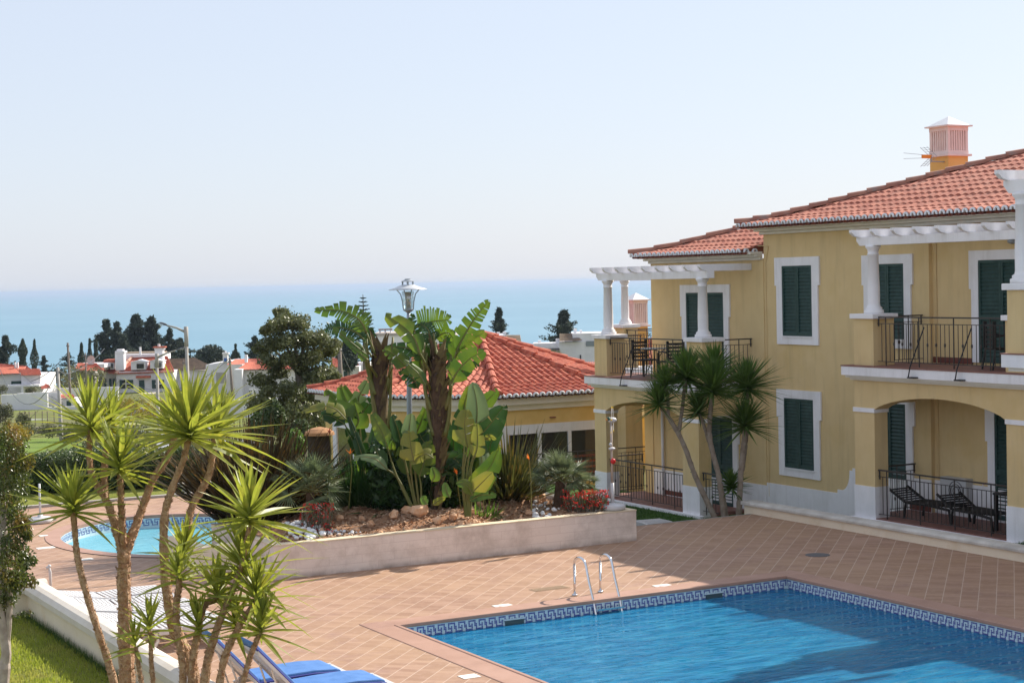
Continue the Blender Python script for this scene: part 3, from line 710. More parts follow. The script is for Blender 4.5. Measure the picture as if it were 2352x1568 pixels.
# windows and doors on planes X = const: outward is -X
def shutter(parent, X, y0, y1, z0, z1):
    m = MB(); f = .055; m.box(X - .035, y0, z0, X, y0 + f, z1); m.box(X - .035, y1 - f, z0, X, y1, z1); m.box(X - .035, y0 + f, z0, X, y1 - f, z0 + f * 1.4); m.box(X - .035, y0 + f, z1 - f, X, y1 - f, z1)
    if z1 - z0 > 1.8: m.box(X - .034, y0 + f, z0 + (z1 - z0) * .42, X, y1 - f, z0 + (z1 - z0) * .42 + .09)
    n = int((z1 - z0 - 2 * f) / .075)
    for k in range(n):
        z = z0 + f + (k + .5) * (z1 - z0 - 2 * f) / n
        m.add([(X - .034, y0 + f, z - .022), (X - .034, y1 - f, z - .022), (X - .006, y1 - f, z + .020), (X - .006, y0 + f, z + .020)], [(0, 1, 2, 3)])
    m.box(X - .004, y0 + f, z0 + f, X, y1 - f, z1 - f)
    return m.build('shutter', GRN, parent)
def opening(X, y0, y1, z0, z1, s=.215, top=.20, bot=.20, name='window', leaves=2, ear=.06, door=False):
    """y0 near side, y1 far side of the shutters"""
    m = MB(); Y0, Y1 = y0 - s, y1 + s; ze_ = z1 - .28 * (z1 - z0)
    if door: bot = 0
    m.box(X - .04, Y0 - ear, ze_, X, y0 - .003, z1 + top); m.box(X - .04, y1 + .003, ze_, X, Y1 + ear, z1 + top); m.box(X - .038, y0 - .003, z1 + .003, X, y1 + .003, z1 + top - .001)
    m.box(X - .04, Y0, z0 - bot, X, y0 - .003, ze_); m.box(X - .04, y1 + .003, z0 - bot, X, Y1, ze_)
    if not door: m.box(X - .038, y0 - .003, z0 - bot + .001, X, y1 + .003, z0 - .035); m.box(X - .065, y0 - .02, z0 - .035, X, y1 + .02, z0 - .005)
    o = m.build(name, WHT, BLD)
    for k in range(leaves): shutter(o, X, y0 + (y1 - y0) * k / leaves + .004, y0 + (y1 - y0) * (k + 1) / leaves - .004, z0, z1)
    return o
opening(24.8, 30.90, 31.98, 3.61, 5.22); opening(24.8, 30.91, 31.98, .55, 2.16)
opening(24.8, 27.84, 28.9, 3.60, 5.20); opening(24.8, 27.84, 28.9, .62, 2.22)
opening(24.9, 23.9, 25.75, 3.17, 5.22, s=.20, name='balcony_door', leaves=3, door=True)
opening(24.9, 23.6, 25.35, .05, 2.20, s=.20, name='terrace_door', leaves=3, door=True)
opening(24.78, 34.28, 35.87, 2.5, 4.62, s=.20, name='wing_balcony_door', leaves=2, door=True)
opening(24.78, 34.0, 35.1, -.6, 1.55, s=.20, name='wing_terrace_door', leaves=2, door=True)
# thin downpipes / cable lines on the wall
MB().tube([(24.885, 26.98, .7), (24.885, 26.98, 5.9)], .012, 6).build('cable', YEL, BLD)
m = MB(); m.tube([(24.79, 32.62, -.2), (24.79, 32.62, 5.3), (24.79, 32.5, 5.7), (24.79, 32.9, 5.72)], .012, 6)
m.build('cable', YEL, BLD)
MB().tube([(24.72, 37.0, -.6), (24.72, 37.0, 2.2)], .04, 8).build('drainpipe', WHT, BLD, True)
# wall lamp above the right balcony
wl = MB().lathe((24.8, 24.75, 5.52), [(.03, .0), (.09, .03), (.09, .07), (.04, .10)], 14).build('wall_lamp', GALV, BLD, True)

def column(parent, x, y, z0, z1, r=.115):
    c = MB(); H_ = z1 - z0
    c.lathe((x, y, z0), [(r * 1.75, 0), (r * 1.75, .07), (r * 1.45, .085), (r * 1.5, .12), (r * 1.15, .15), (r * 1.08, .2), (r * 1.1, H_ * .35), (r * .92, H_ - .2), (r * 1.05, H_ - .19), (r * 1.05, H_ - .17), (r * .93, H_ - .16), (r * 1.0, H_ - .09), (r * 1.35, H_ - .04), (r * 1.35, H_)], 24)
    return c.build('column', WHT, parent, True)
def pier(parent, x0, y0, x1, y1, z0, z1, cap=.10, m=None):
    p = MB().box(x0, y0, z0, x1, y1, z1 - cap).build('balcony_pier', m or YEL, parent)
    MB().box(x0 - .06, y0 - .06, z1 - cap, x1 + .06, y1 + .06, z1).build('pier_cap', WHT, p, bevel=.01)
    return p
def railing(parent, a, b, z0, h=1.0, name='railing', bead=True, foot=.08, wall_end=False):
    a = Vector((a[0], a[1], 0)); b = Vector((b[0], b[1], 0)); d = b - a; L = d.length; d.normalize(); m = MB()
    zz = Vector((0, 0, 1)); s_ = d.cross(zz) * .018
    def bar(p, q, w=.02, hgt=.012):
        sd = d.cross(zz) * w
        m.add([p + sd, p - sd, q - sd, q + sd] + [v + zz * hgt * 2 for v in (p + sd, p - sd, q - sd, q + sd)], [(0, 1, 2, 3), (4, 7, 6, 5), (0, 4, 5, 1), (1, 5, 6, 2), (2, 6, 7, 3), (3, 7, 4, 0)])
    bar(a + zz * (z0 + h - .025), b + zz * (z0 + h - .025), .022, .014)
    bar(a + zz * (z0 + h - .15), b + zz * (z0 + h - .15), .010, .007); bar(a + zz * (z0 + foot), b + zz * (z0 + foot), .010, .007)
    n = max(2, int(L / .118)); 
    for k in range(1, n):
        p = a + d * (L * k / n)
        if k % 8 == 4: m.tube([p + zz * (z0), p + zz * (z0 + h - .02)], .0125, 4); continue
        m.tube([p + zz * (z0 + foot), p + zz * (z0 + h - .15)], .0075, 4)
        if bead and k % 2 == 0: m.sphere((p.x, p.y, z0 + .45), .022, 6, sz=(1, 1, 2.1))
    for p in (a, b):
        q = p + (d * .03 if p is a else -d * .03); m.tube([q + zz * (z0 + h - .2), q + zz * (z0 + h - .01)], .016, 4)
    return m.build(name, IRONG, parent)
def brace(parent, y, X, z0):
    m = MB().tube([(X, y, z0 + .8), (X - .34, y + .04, z0 + .03), (X - .37, y + .06, z0 - .17)], .013, 5).box(X - .39, y - .10, z0 - .19, X - .25, y + .08, z0 - .165)
    return m.build('railing_brace', IRON, parent)
def arch_wall(parent, X0, X1, ya, yb, pa, pb, z0, zs, za, z1, name='porch_arch'):
    """ya near end, yb far end; openings between ya+pa and yb-pb; spring zs, crown za"""
    m = MB(); o0, o1 = ya + pa, yb - pb
    m.box(X0, ya, z0, X1, o0, z1); m.box(X0, o1, z0, X1, yb, z1)
    n = 24
    for k in range(n):
        u0, u1 = k / n, (k + 1) / n
        f = lambda u: zs + (za - zs) * (1 - (2 * u - 1) ** 2) ** .75
        y0, y1 = o0 + (o1 - o0) * u0, o0 + (o1 - o0) * u1; q0, q1 = f(u0), f(u1)
        vs = [(X0, y0, q0), (X0, y1, q1), (X0, y1, z1), (X0, y0, z1), (X1, y0, q0), (X1, y1, q1), (X1, y1, z1), (X1, y0, z1)]
        m.add(vs, [(0, 3, 2, 1), (4, 5, 6, 7), (0, 1, 5, 4), (3, 7, 6, 2)])
    return m.build(name, YEL, parent)

def balcony(dz, ya, yb, pa, pb, name, colys, rail_spans, side_y, pierw, dzb=0):
    """porch + balcony unit; plane X=23.35, floor dz; ya near end, yb far end"""
    X = 23.35; out = []
    a = arch_wall(BLD, X, X + .35, ya, yb, pa, pb, dz - .1, dz + 2.22, dz + 2.53, dz + 2.82, name + '_arch')
    # white feet and impost bands
    for y0, y1 in ((ya, ya + pa), (yb - pb, yb)):
        MB().box(X - .015, y0 - .015, dz - .1, X + .365, y1 + .015, dz + .64).build('pier_foot', WHT, a)
        MB().box(X - .02, y0 - .02, dz + 2.16, X + .37, y1 + .02, dz + 2.25).build('impost_band', WHT, a)
    MB().box(X + .35, yb - .3, dz + 2.3, 24.78, yb, dz + 2.82).build('porch_beam', YEL, BLD); MB().box(X + .35, ya, dz + 2.3, 24.78, ya + .3, dz + 2.82).build('porch_beam', YEL, BLD)
    MB().box(X + .0, ya + .02, dz - .12, 24.9, yb - .02, dz).build('porch_floor', BRNT, BLD)
    MB().box(X - .13, ya - .2, dz - .30, X, yb + .1, dz - .02).build('porch_kerb', WHT, BLD)
    s = MB().box(X - .19, ya - .15, dz + 2.92, 24.79, yb + .17, dz + 3.10).build(name + '_slab', WHT, BLD)
    MB().box(X - .13, ya - .09, dz + 2.87, 24.79, yb + .11, dz + 2.92).box(X - .06, ya - .03, dz + 2.82, 24.79, yb + .05, dz + 2.87).build('slab_moulding', CREAM, s)
    MB().box(X - .20, ya - .16, dz + 3.10, 24.79, yb + .18, dz + 3.125).build('slab_tiles', BRNT, s)
    zc = dz + 5.58
    for (py0, py1) in pierw:
        p = pier(s, X, py0, X + .55, py1, dz + 3.125, dz + 4.18)
    for cy in colys: column(s, X + .24, cy, dz + 4.18, zc)
    pg = MB(); y0, y1 = min(colys) - .35, max(colys) + .42
    pg.xprism([(y0, zc), (y1 - .12, zc), (y1 - .02, zc + .10), (y1 - .02, zc + .17), (y0, zc + .17)], X + .14, X + .34)
    pgo = pg.build('pergola', WHT, BLD)
    n = int(round((y1 - y0) / .62)); pr = MB()
    for k in range(n + 1):
        y = y1 - .10 - (y1 - y0 - .15) * k / n
        pr.yprism([(X - .08, zc + .33), (X - .08, zc + .27), (X + .0, zc + .20), (X + .12, zc + .171), (24.79, zc + .171), (24.79, zc + .33)], y - .045, y + .045)
    pr.build('rafter', WHT, pgo)
    for (r0, r1) in rail_spans: railing(BLD, (X + .1, r0), (X + .1, r1), dz + 3.125, 1.0)
    railing(BLD, (X + .55, side_y), (24.78, side_y), dz + 3.125, 1.0, 'side_railing')
    return s
# right hand unit
rs = balcony(0, 23.0, 27.8, .5, .62, 'right_porch', [27.42, 23.0], [(23.5, 27.15)], 27.3, [(27.17, 27.78), (22.95, 23.5)])
for y in (25.75, 24.45): brace(BLD, y, 23.42, 3.125)
railing(BLD, (23.42, 23.5), (23.42, 27.15), 0, 1.0, 'porch_railing'); railing(BLD, (23.75, 27.55), (24.76, 27.55), 0, 1.0, 'porch_side_railing')
# left hand unit, one step lower
ls = balcony(-.6, 33.42, 38.1, .68, .55, 'left_porch', [37.72, 33.5], [(34.1, 37.45)], 33.2, [(33.2, 33.85), (37.45, 38.05)])
railing(BLD, (23.6, 38.0), (24.78, 38.0), 2.525, 1.0, 'end_railing')
for y in (36.3, 34.5): brace(BLD, y, 23.42, 2.525)
railing(BLD, (23.42, 34.1), (23.42, 37.5), -.6, 1.0, 'porch_railing'); railing(BLD, (23.75, 38.0), (24.76, 38.0), -.6, 1.0, 'porch_side_railing')
railing(BLD, (23.42, 32.75), (23.42, 33.38), -.6, 1.0, 'porch_railing')
MB().box(24.76, 37.5, -.7, 25.15, 37.9, 2.2).build('corner_pillar', YEL, BLD)
MB().box(24.755, 35.4, -.58, 24.76, 37.0, -.46).build('skirting', REDB, BLD); MB().box(24.772, 27.1, .01, 24.78, 27.75, .13).build('skirting', REDB, BLD)
MB().box(24.88, 25.95, 3.13, 24.9, 27.1, 3.25).build('balcony_skirting', REDB, BLD)
# near unit, one step higher, only its far corner is in view
X = 19.8
ns = MB().box(X - .22, 18.5, 3.50, 23.4, 19.8, 3.70).build('near_slab', WHT, BLD)
MB().box(X - .23, 18.5, 3.70, 23.4, 19.81, 3.72).build('slab_tiles', BRNT, ns)
MB().box(X - .15, 18.5, 3.44, 23.4, 19.72, 3.50).build('slab_moulding', CREAM, ns)
pier(ns, X - .18, 19.22, X + .3, 19.70, 3.72, 4.80)
column(ns, X - .03, 19.50, 4.80, 6.2)
pg = MB().xprism([(18.5, 6.2), (19.72, 6.2), (19.83, 6.32), (19.83, 6.40), (18.5, 6.40)], X - .1, X + .1).build('near_pergola', WHT, BLD)
m = MB()
for k in range(2):
    y = 19.75 - k * .62; m.yprism([(X - .32, 6.56), (X - .32, 6.5), (X - .24, 6.43), (X - .12, 6.401), (23.4, 6.401), (23.4, 6.56)], y - .045, y + .045)
m.build('rafter', WHT, pg)
MB().box(22.6, 8, 3.72, 23.4, 14.0, 6.4).build('near_unit_wall', YEL, BLD)
MB().box(20.1, 8, -.5, 23.4, 14.0, 3.44).build('near_unit_porch', YEL, BLD)
# farther unit, set back: pier, column and pergola seen between the columns of the left balcony
fx, fy = 28.0, 44.2
MB().box(fx, fy - .3, -1.6, fx + .6, fy + .4, 2.1).build('far_unit_pillar', YEL, BLD)
s = MB().box(fx - .15, 40.9, 2.1, 31.5, fy + .5, 2.32).build('far_unit_slab', WHT, BLD)
pier(s, fx, fy - .3, fx + .5, fy + .3, 2.32, 3.63)
column(s, fx + .25, fy, 3.63, 4.95, .11)
MB().xprism([(40.9, 4.95), (fy + .4, 4.95), (fy + .5, 5.1), (40.9, 5.1)], fx + .1, fx + .3).build('far_unit_pergola', WHT, BLD)
railing(BLD, (fx + .55, fy), (31.4, fy), 2.32, 1.15, 'far_unit_railing'); railing(BLD, (fx + .1, 41.0), (fx + .1, fy - .3), 2.32, 1.15, 'far_unit_railing')
MB().box(31.4, 38, -1.6, 36, 44.6, 5.0).build('far_unit_wall', YEL, BLD)
# ------------------------------------------------------------ CLUBHOUSE (octagonal pavilion with tiled roof)
CC = Vector((26.4, 50.2, 0)); RE = 5.25; ZE = 1.58; TPC = .335
club = thing('pool_pavilion', 'ochre pavilion with eight sided red tiled roof behind the planter', 'pavilion', (CC.x, CC.y, -1.4))
def octv(r, k, z=0):   # vertices, first at the west side
    a = radians(180 - 22.5 + 45 * k); q = r / cos(radians(22.5)); return Vector((CC.x + q * cos(a), CC.y + q * sin(a), z))
rf = MB(); hm = MB(); ev = MB(); t22 = tan(radians(22.5))
for k in range(8):
    A = octv(RE, k, ZE); B = octv(RE, k + 1, ZE); s = (B - A); L = s.length; s.normalize(); mid = (A + B) / 2; u = (CC - mid); u.z = 0; u.normalize()
    tile_face(rf, A, s, u, L, RE - .02, TPC, t22, t22, pitch=.235, course=.38, amp=.075, kick=1.2)
    du = (Vector((CC.x, CC.y, 0)) - Vector((A.x, A.y, 0))); du = du / RE
    hm_pts = [A + Vector((du.x, du.y, 0)) * (RE * i / 10) + Vector((0, 0, zroof(RE * i / 10, TPC, 1.2) + .06)) for i in range(11)]
    hip_line(hm, hm_pts, .12)
    eave_caps(ev, A, s, -u, L, pitch=.235, z=-.01, r0=.1, r1=.035)
cr = rf.build('roof', TILE2, club); hm.build('hip_tiles', TILE2, cr); ev.build('eave_tile_ends', [CAPW, CAPR], cr, True)
m = MB(); W = RE - .5
poly = [(octv(W, k).x, octv(W, k).y) for k in range(8)]
m.prism(poly, -1.6, 1.2); m.build('wall', YELC, club)
m = MB(); m.prism([(octv(W + .12, k).x, octv(W + .12, k).y) for k in range(8)], 1.12, 1.3); m.prism([(octv(W + .3, k).x, octv(W + .3, k).y) for k in range(8)], 1.3, 1.5); m.build('cornice', FASC, club)
def club_window(k, u0, u1, n, z0, z1, drk=DARK):
    A = octv(W, k); B = octv(W, k + 1); s = (B - A).normalized(); o = Vector((s.y, -s.x, 0))
    if (A + o - CC).length < (A - CC).length: o = -o
    def P(u, d, z): q = A + s * u + o * d; return (q.x, q.y, z)
    def bx(mb, ua, ub, da, db, za, zb):
        mb.add([P(ua, da, za), P(ub, da, za), P(ub, db, za), P(ua, db, za), P(ua, da, zb), P(ub, da, zb), P(ub, db, zb), P(ua, db, zb)], [(0, 3, 2, 1), (4, 5, 6, 7), (0, 1, 5, 4), (1, 2, 6, 5), (2, 3, 7, 6), (3, 0, 4, 7)])
    m = MB(); bx(m, u0 - .3, u1 + .3, 0, .05, z1, z1 + .28); bx(m, u0 - .3, u0, 0, .05, z0 - .12, z1); bx(m, u1, u1 + .3, 0, .05, z0 - .12, z1); bx(m, u0, u1, 0, .08, z0 - .12, z0)
    wd = (u1 - u0) / n
    for i in range(1, n): bx(m, u0 + wd * i - .06, u0 + wd * i + .06, 0, .05, z0, z1)
    w_ = m.build('window', WHT, club)
    for i in range(n):
        m = MB(); bx(m, u0 + wd * i + .06, u0 + wd * (i + 1) - .06, .005, .012, z0, z1); m.build('pane', drk, w_)
        m = MB()
        for zf in (.06, .18, .30, .42): bx(m, u0 + wd * i + .1, u0 + wd * (i + 1) - .1, .013, .02, z0 + (z1 - z0) * zf, z0 + (z1 - z0) * (zf + .045))
        if i == n - 1: m.build('blind', mat('rust red blind', (.22, .05, .02), (.30, .10, .05), 20, .7), w_)
club_window(2, .35, 3.55, 3, -1.05, .38)
club_window(0, 1.0, 3.7, 2, -1.35, .45, WGL)
club_window(1, .3, 3.6, 3, -1.2, .42)
MB().box(0, 0, 0, 0, 0, 0)
A = octv(W, 2); MB().lathe((A.x + 1.9, A.y - .03, .82), [(.10, .0), (.10, .03)], 14).build('wall_vent', CAPR, club)
# balustrade on the path before the pavilion
fence = thing('path_railing', 'dark iron railing along the path in front of the pavilion windows', 'railing', (25, 43, -1.4))
o = railing(fence, (23.2, 42.9), (28.5, 42.6), -1.2, 1.25, 'rail_panel')
# thatched shelter and shaped bushes left of the pavilion
p = dep(728, 1085, 47)
sh = thing('thatched_kiosk', 'dark kiosk with a brown thatched top left of the pavilion corner', 'kiosk', tuple(p))
q = p
MB().box(q.x - .15, q.y - .2, -1.5, q.x + .35, q.y + .25, dep(728, 997, 47).z).build('body', mat('dark brush panel', (.05, .03, .02), (.03, .02, .015), 12, .95, bump=.8, bscale=40), sh)
zt_ = dep(728, 980, 47).z
MB().lathe((q.x + .1, q.y, zt_ - .22), [(.42, 0), (.40, .08), (.25, .17), (.04, .22)], 18).build('thatch', BRWN, sh)

# ------------------------------------------------------------ FARTHER YELLOW HOUSE with lattice chimney
fh = thing('yellow_house', 'far yellow house with red roof and pinkish lattice chimney seen past the left balcony', 'house', tuple(dep(1470, 1090, 62)))
def loc2(d, xc, yb):     # local helper around a survey point, axes lateral/forward
    return dep(xc, yb, d)
def lbox(mb, x0, y0, x1, y1, d, th, mi=0, roll=True):
    """box whose front face spans the survey rectangle at forward distance d, th metres deep"""
    a = dep(x0, y1, d); b = dep(x1, y1, d); zb = (a.z + b.z) / 2; zt2 = (dep(x0, y0, d).z + dep(x1, y0, d).z) / 2
    A2 = Vector((a.x, a.y, zb)); wv = (Vector((b.x, b.y, zb)) - A2).dot(R0)
    c = [A2, A2 + R0 * wv, A2 + R0 * wv + FWH * th, A2 + FWH * th]
    vs = [tuple(v) for v in c] + [(v.x, v.y, zt2) for v in c]
    return mb.add(vs, [(0, 3, 2, 1), (4, 5, 6, 7), (0, 1, 5, 4), (1, 2, 6, 5), (2, 3, 7, 6), (3, 0, 4, 7)], mi)
lbox(MB(), 1395, 950, 1600, 1110, 60, 6).build('wall', YELC, fh)
lbox(MB(), 1390, 932, 1605, 955, 59.7, .3).build('fascia', CREAM, fh)
lbox(MB(), 1444, 977, 1472, 1085, 59.9, .1).build('door_surround', WHT, fh)
lbox(MB(), 1447, 1000, 1458, 1085, 59.85, .05).build('door', DARK, fh)
def vroof(mb, pts_px, mi=0, th=.05):
    """tiled plane through survey points (x, y, distance)"""
    vs = [dep(*p) for p in pts_px]; n = len(vs)
    mb.add(vs + [v - Vector((0, 0, th)) for v in vs], [tuple(range(n)), tuple(range(2 * n - 1, n - 1, -1))] + [(i, n + i, n + (i + 1) % n, (i + 1) % n) for i in range(n)], mi)
    return mb
def ribbed(mb, P, n, amp=.05):
    """corrugated quad: P = 4 points eaveL, eaveR, topR, topL"""
    eL, eR, tR, tL = [Vector(p) for p in P]; k = n * 2; rows = []
    for v in (0, 1):
        row = []
        for i in range(k + 1):
            u = i / k; a = eL.lerp(eR, u); b = tL.lerp(tR, u); q = a.lerp(b, v) + Vector((0, 0, amp * (i % 2))); row.append(q)
        rows.append(row)
    mb.add(rows[0] + rows[1], [(i, i + 1, k + 2 + i, k + 1 + i) for i in range(k)]); return mb
ribbed(MB(), [dep(1385, 935, 59.5), dep(1610, 930, 59.5), dep(1560, 770, 65), dep(1395, 790, 65)], 30, .06).build('roof', TILE2, fh)
cq = dep(1462, 760, 57); chimney(fh, cq.x, cq.y, 1.2, dep(1462, 672, 57).z, .54, cap=.26, lat=.80, n=6)

# ------------------------------------------------------------ VILLAGE
VG = 'white village houses'
def house(name, label, xc, yb, d, group='houses of the village below'): return thing(name, label, 'house', tuple(dep(xc, yb, d)), group)
def part(parent, name, m, rects, d, th):
    mb = MB()
    for r in rects: lbox(mb, *r, d, th)
    return mb.build(name, m, parent)
# A: villa with dormers
A_ = house('white_villa', 'white villa with orange hipped roof, dormers and a green door, behind the tall yuccas', 320, 903, 268)
part(A_, 'wall', WHTV, [(269, 852, 400, 925)], 268, 9); part(A_, 'side_wing', WHTV, [(214, 853, 269, 925)], 270, 7)
rf = MB(); e1, e2, t1, t2 = dep(266, 860, 267.5), dep(402, 855, 267.5), dep(385, 818, 272), dep(303, 822, 272)
ribbed(rf, [e1, e2, t2 + (t1 - t2), t2], 45, .12); ribbed(rf, [dep(212, 853, 271), e1, t2, dep(235, 832, 274)], 18, .12); Ar = rf.build('roof', TILE2, A_)
h = MB(); hip_line(h, [e1 + Vector((0, 0, .1)), t2 + Vector((0, 0, .1))], .25, 1.2); h.build('hip_tiles', mat('pale ridge', (.62, .36, .26), None, rough=.8), Ar)
part(A_, 'parapet', WHTV, [(283, 813, 372, 828)], 272, 7); part(A_, 'roof_terrace', TILEO, [(285, 809, 372, 813)], 274, 4)
c = part(A_, 'chimney', WHTV, [(265, 810, 285, 850)], 268, 1.6); part(c, 'cap', WHTV, [(264, 806, 286, 811)], 267.8, 1.9); part(c, 'crown', WHTV, [(268, 802, 282, 806)], 268.2, 1.2)
c = part(A_, 'chimney', WHTV, [(356, 803, 374, 826)], 269, 1.4); part(c, 'cap', TILE2, [(351, 796, 378, 799)], 268.8, 1.8); part(c, 'finial', WHTV, [(362, 790, 367, 796)], 269.3, .4); part(c, 'neck', WHTV, [(354, 799, 376, 803)], 269, 1.4)
part(A_, 'chimney', WHTV, [(320, 797, 324, 815)], 269, .3)
for x0, x1, y0, y1 in ((301, 334, 828, 849), (345, 374, 826, 846)):
    dm = part(A_, 'dormer', WHTV, [(x0, y0 + 2, x1, y1)], 267.6, 2.5); part(dm, 'pane', DARK, [(x0 + 13 if x0 < 310 else x0 + 10, y0 + 7, x1 - 4, y1 - 3)], 267.4, .1)
    m = MB(); a, b, c2 = dep(x0 - 1, y0 + 3, 267.3), dep(x1 + 1, y0 + 3, 267.3), dep((x0 + x1) / 2, y0 - 2, 267.3)
    m.add([a, b, c2, a + FWH * 3, b + FWH * 3, c2 + FWH * 3], [(0, 1, 2), (0, 2, 5, 3), (1, 4, 5, 2)]); m.build('dormer_roof', WHTV, dm)
for x0, x1 in ((240, 247), (254, 261)):
    dm = part(A_, 'small_dormer', WHTV, [(x0 - 1, 833, x1 + 1, 848)], 268.5, 2); part(dm, 'pane', DARK, [(x0 + 1, 835, x1 - 1, 845)], 268.3, .1)
part(A_, 'small_dormer_roof', TILE2, [(238, 826, 263, 832)], 268.3, 3)
part(A_, 'door', GRN, [(320, 873, 332, 903)], 267.8, .15)
part(A_, 'door_canopy', TILE2, [(312, 863, 344, 868)], 267, 1)
for x0, x1, xa, xb in ((275, 281, 298, 306), (349, 356, 371, 377)):
    w_ = part(A_, 'window', DARK, [(x1, 872, xa, 892)], 267.9, .1); part(w_, 'shutter', GRN, [(x0, 872, x1, 892)], 267.8, .2); part(w_, 'shutter', GRN, [(xa, 872, xb, 892)], 267.8, .2); part(w_, 'frame', WHTV, [((x1 + xa) / 2 - 1, 872, (x1 + xa) / 2 + 1, 892), (x1, 880, xa, 882)], 267.75, .1)
for x0 in (218, 227, 239, 251, 259): part(A_, 'shutter', GRN, [(x0, 869, x0 + 5, 889)], 269.7, .15)
part(A_, 'porch_steps', mat('beige step', (.5, .45, .38), None), [(318, 904, 350, 920)], 262, 5)
# B: long house with brown roof
B_ = house('brown_roof_house', 'long white house with old brown tiled roof right of the dormered villa', 440, 900, 272)
part(B_, 'wall', WHTV, [(378, 850, 500, 940)], 272, 9)
ribbed(MB(), [dep(383, 854, 271), dep(500, 848, 271), dep(448, 823, 275), dep(372, 826, 275)], 40, .14).build('roof', TILEO, B_)
part(B_, 'window', GRN, [(421, 870, 428, 888)], 271.8, .1)
# C: white house with blue emblem chimney
C_ = house('gabled_white_house', 'white house with a chimney bearing a blue panel beside a utility pole', 515, 895, 262)
part(C_, 'wall', WHTV, [(476, 837, 560, 960)], 262, 8)
m = MB(); a, b, c2 = dep(472, 838, 261.8), dep(556, 838, 261.8), dep(530, 828, 261.8); m.add([a, b, c2, a + FWH * 8, b + FWH * 8, c2 + FWH * 8], [(0, 1, 2), (0, 2, 5, 3), (1, 4, 5, 2)]); m.build('gable', WHTV, C_)
c = part(C_, 'chimney', WHTV, [(512, 812, 523, 832)], 261, .8); part(c, 'blue_panel', BLUEM, [(514.5, 822, 521, 830)], 260.9, .05); part(c, 'cap', WHTV, [(510, 810, 525, 813)], 260.8, 1.1); part(c, 'finial', WHTV, [(516, 806, 519, 810)], 261, .3)
part(C_, 'awning', mat('grey awning', (.36, .34, .33), None), [(497, 855, 520, 880)], 259.8, .3)
# D: orange roofed house
D_ = house('orange_roof_house', 'white house with two low orange roofs partly behind the big leafy tree', 600, 880, 235)
part(D_, 'wall', WHTV, [(545, 849, 690, 920)], 235, 8); part(D_, 'corner_tower', WHTV, [(540, 848, 558, 935)], 233, 3)
ribbed(MB(), [dep(543, 850, 234), dep(625, 848, 234), dep(612, 834, 239), dep(570, 832, 239)], 26, .12).build('roof', TILE2, D_)
ribbed(MB(), [dep(610, 850, 234), dep(700, 846, 234), dep(690, 828, 240), dep(600, 832, 239)], 26, .12).build('roof', TILE2, D_)
ribbed(MB(), [dep(520, 838, 250), dep(612, 836, 250), dep(600, 824, 258), dep(540, 826, 258)], 26, .12).build('rear_roof', TILE2, D_)
part(D_, 'chimney', WHTV, [(562, 815, 568, 832)], 240, .5); part(D_, 'chimney', WHTV, [(701, 822, 706, 834)], 240, .5)
part(D_, 'shutter', mat('brown shutter', (.10, .045, .035), None), [(612, 862, 620, 879)], 234.8, .1)
part(D_, 'garden_cross_rail', WHTV, [(572, 893, 588, 895), (579, 893, 582, 920)], 231, .2)
# E: small house right of tree
E_ = house('small_red_roof_house', 'small white house with red roof and a green shutter, behind the giant leaves', 795, 872, 205)
part(E_, 'wall', WHTV, [(766, 842, 826, 890)], 205, 7)
ribbed(MB(), [dep(758, 845, 204), dep(826, 840, 204), dep(802, 821, 209), dep(762, 822, 209)], 26, .1).build('roof', TILE2, E_)
part(E_, 'shutter', GRN, [(790, 852, 804, 868)], 204.8, .1)
part(E_, 'garden_wall', WHTV, [(822, 832, 850, 875)], 208, 2)
# F: flat white building behind the plant
F_ = house('flat_roof_house', 'flat roofed white house with rooftop chimney behind the bird of paradise tree', 950, 810, 215)
part(F_, 'wall', WHTV, [(865, 769, 1045, 850)], 215, 9); part(F_, 'roof_slab', mat('dirty parapet', (.42, .36, .32), (.5, .44, .4), 1, .9), [(858, 765, 920, 770), (925, 772, 1048, 775)], 214.6, 9)
c = part(F_, 'chimney', WHTV, [(871, 757, 874, 766), (883, 757, 886, 766), (896, 757, 899, 766)], 216, .5); part(c, 'cap', mat('brown slab', (.22, .14, .12), None), [(869, 755, 901, 758)], 215.8, 1)
part(F_, 'opening', mat('dim loggia', (.20, .20, .22), None), [(1010, 787, 1040, 800)], 214.8, .2); part(F_, 'window', mat('beige blind', (.5, .45, .36), None), [(874, 785, 886, 800)], 214.8, .2)
# G
G_ = house('tiled_house', 'grey white house with short brown tiled roof below the first conifer', 1150, 800, 225)
part(G_, 'wall', mat('grey plaster', (.52, .53, .56), (.46, .47, .5), 1, .9), [(1098, 770, 1160, 830)], 225, 8); part(G_, 'side_wall', WHTV, [(1158, 788, 1198, 840)], 226, 6)  # front wall in a cooler grey than the side wall
ribbed(MB(), [dep(1160, 789, 224), dep(1198, 788, 224), dep(1195, 770, 229), dep(1155, 770, 229)], 18, .1).build('roof', TILEO, G_)
part(G_, 'chimney', WHTV, [(1155, 762, 1163, 772)], 228, 1); part(G_, 'chimney', WHTV, [(1141, 763, 1148, 770)], 229, 1)
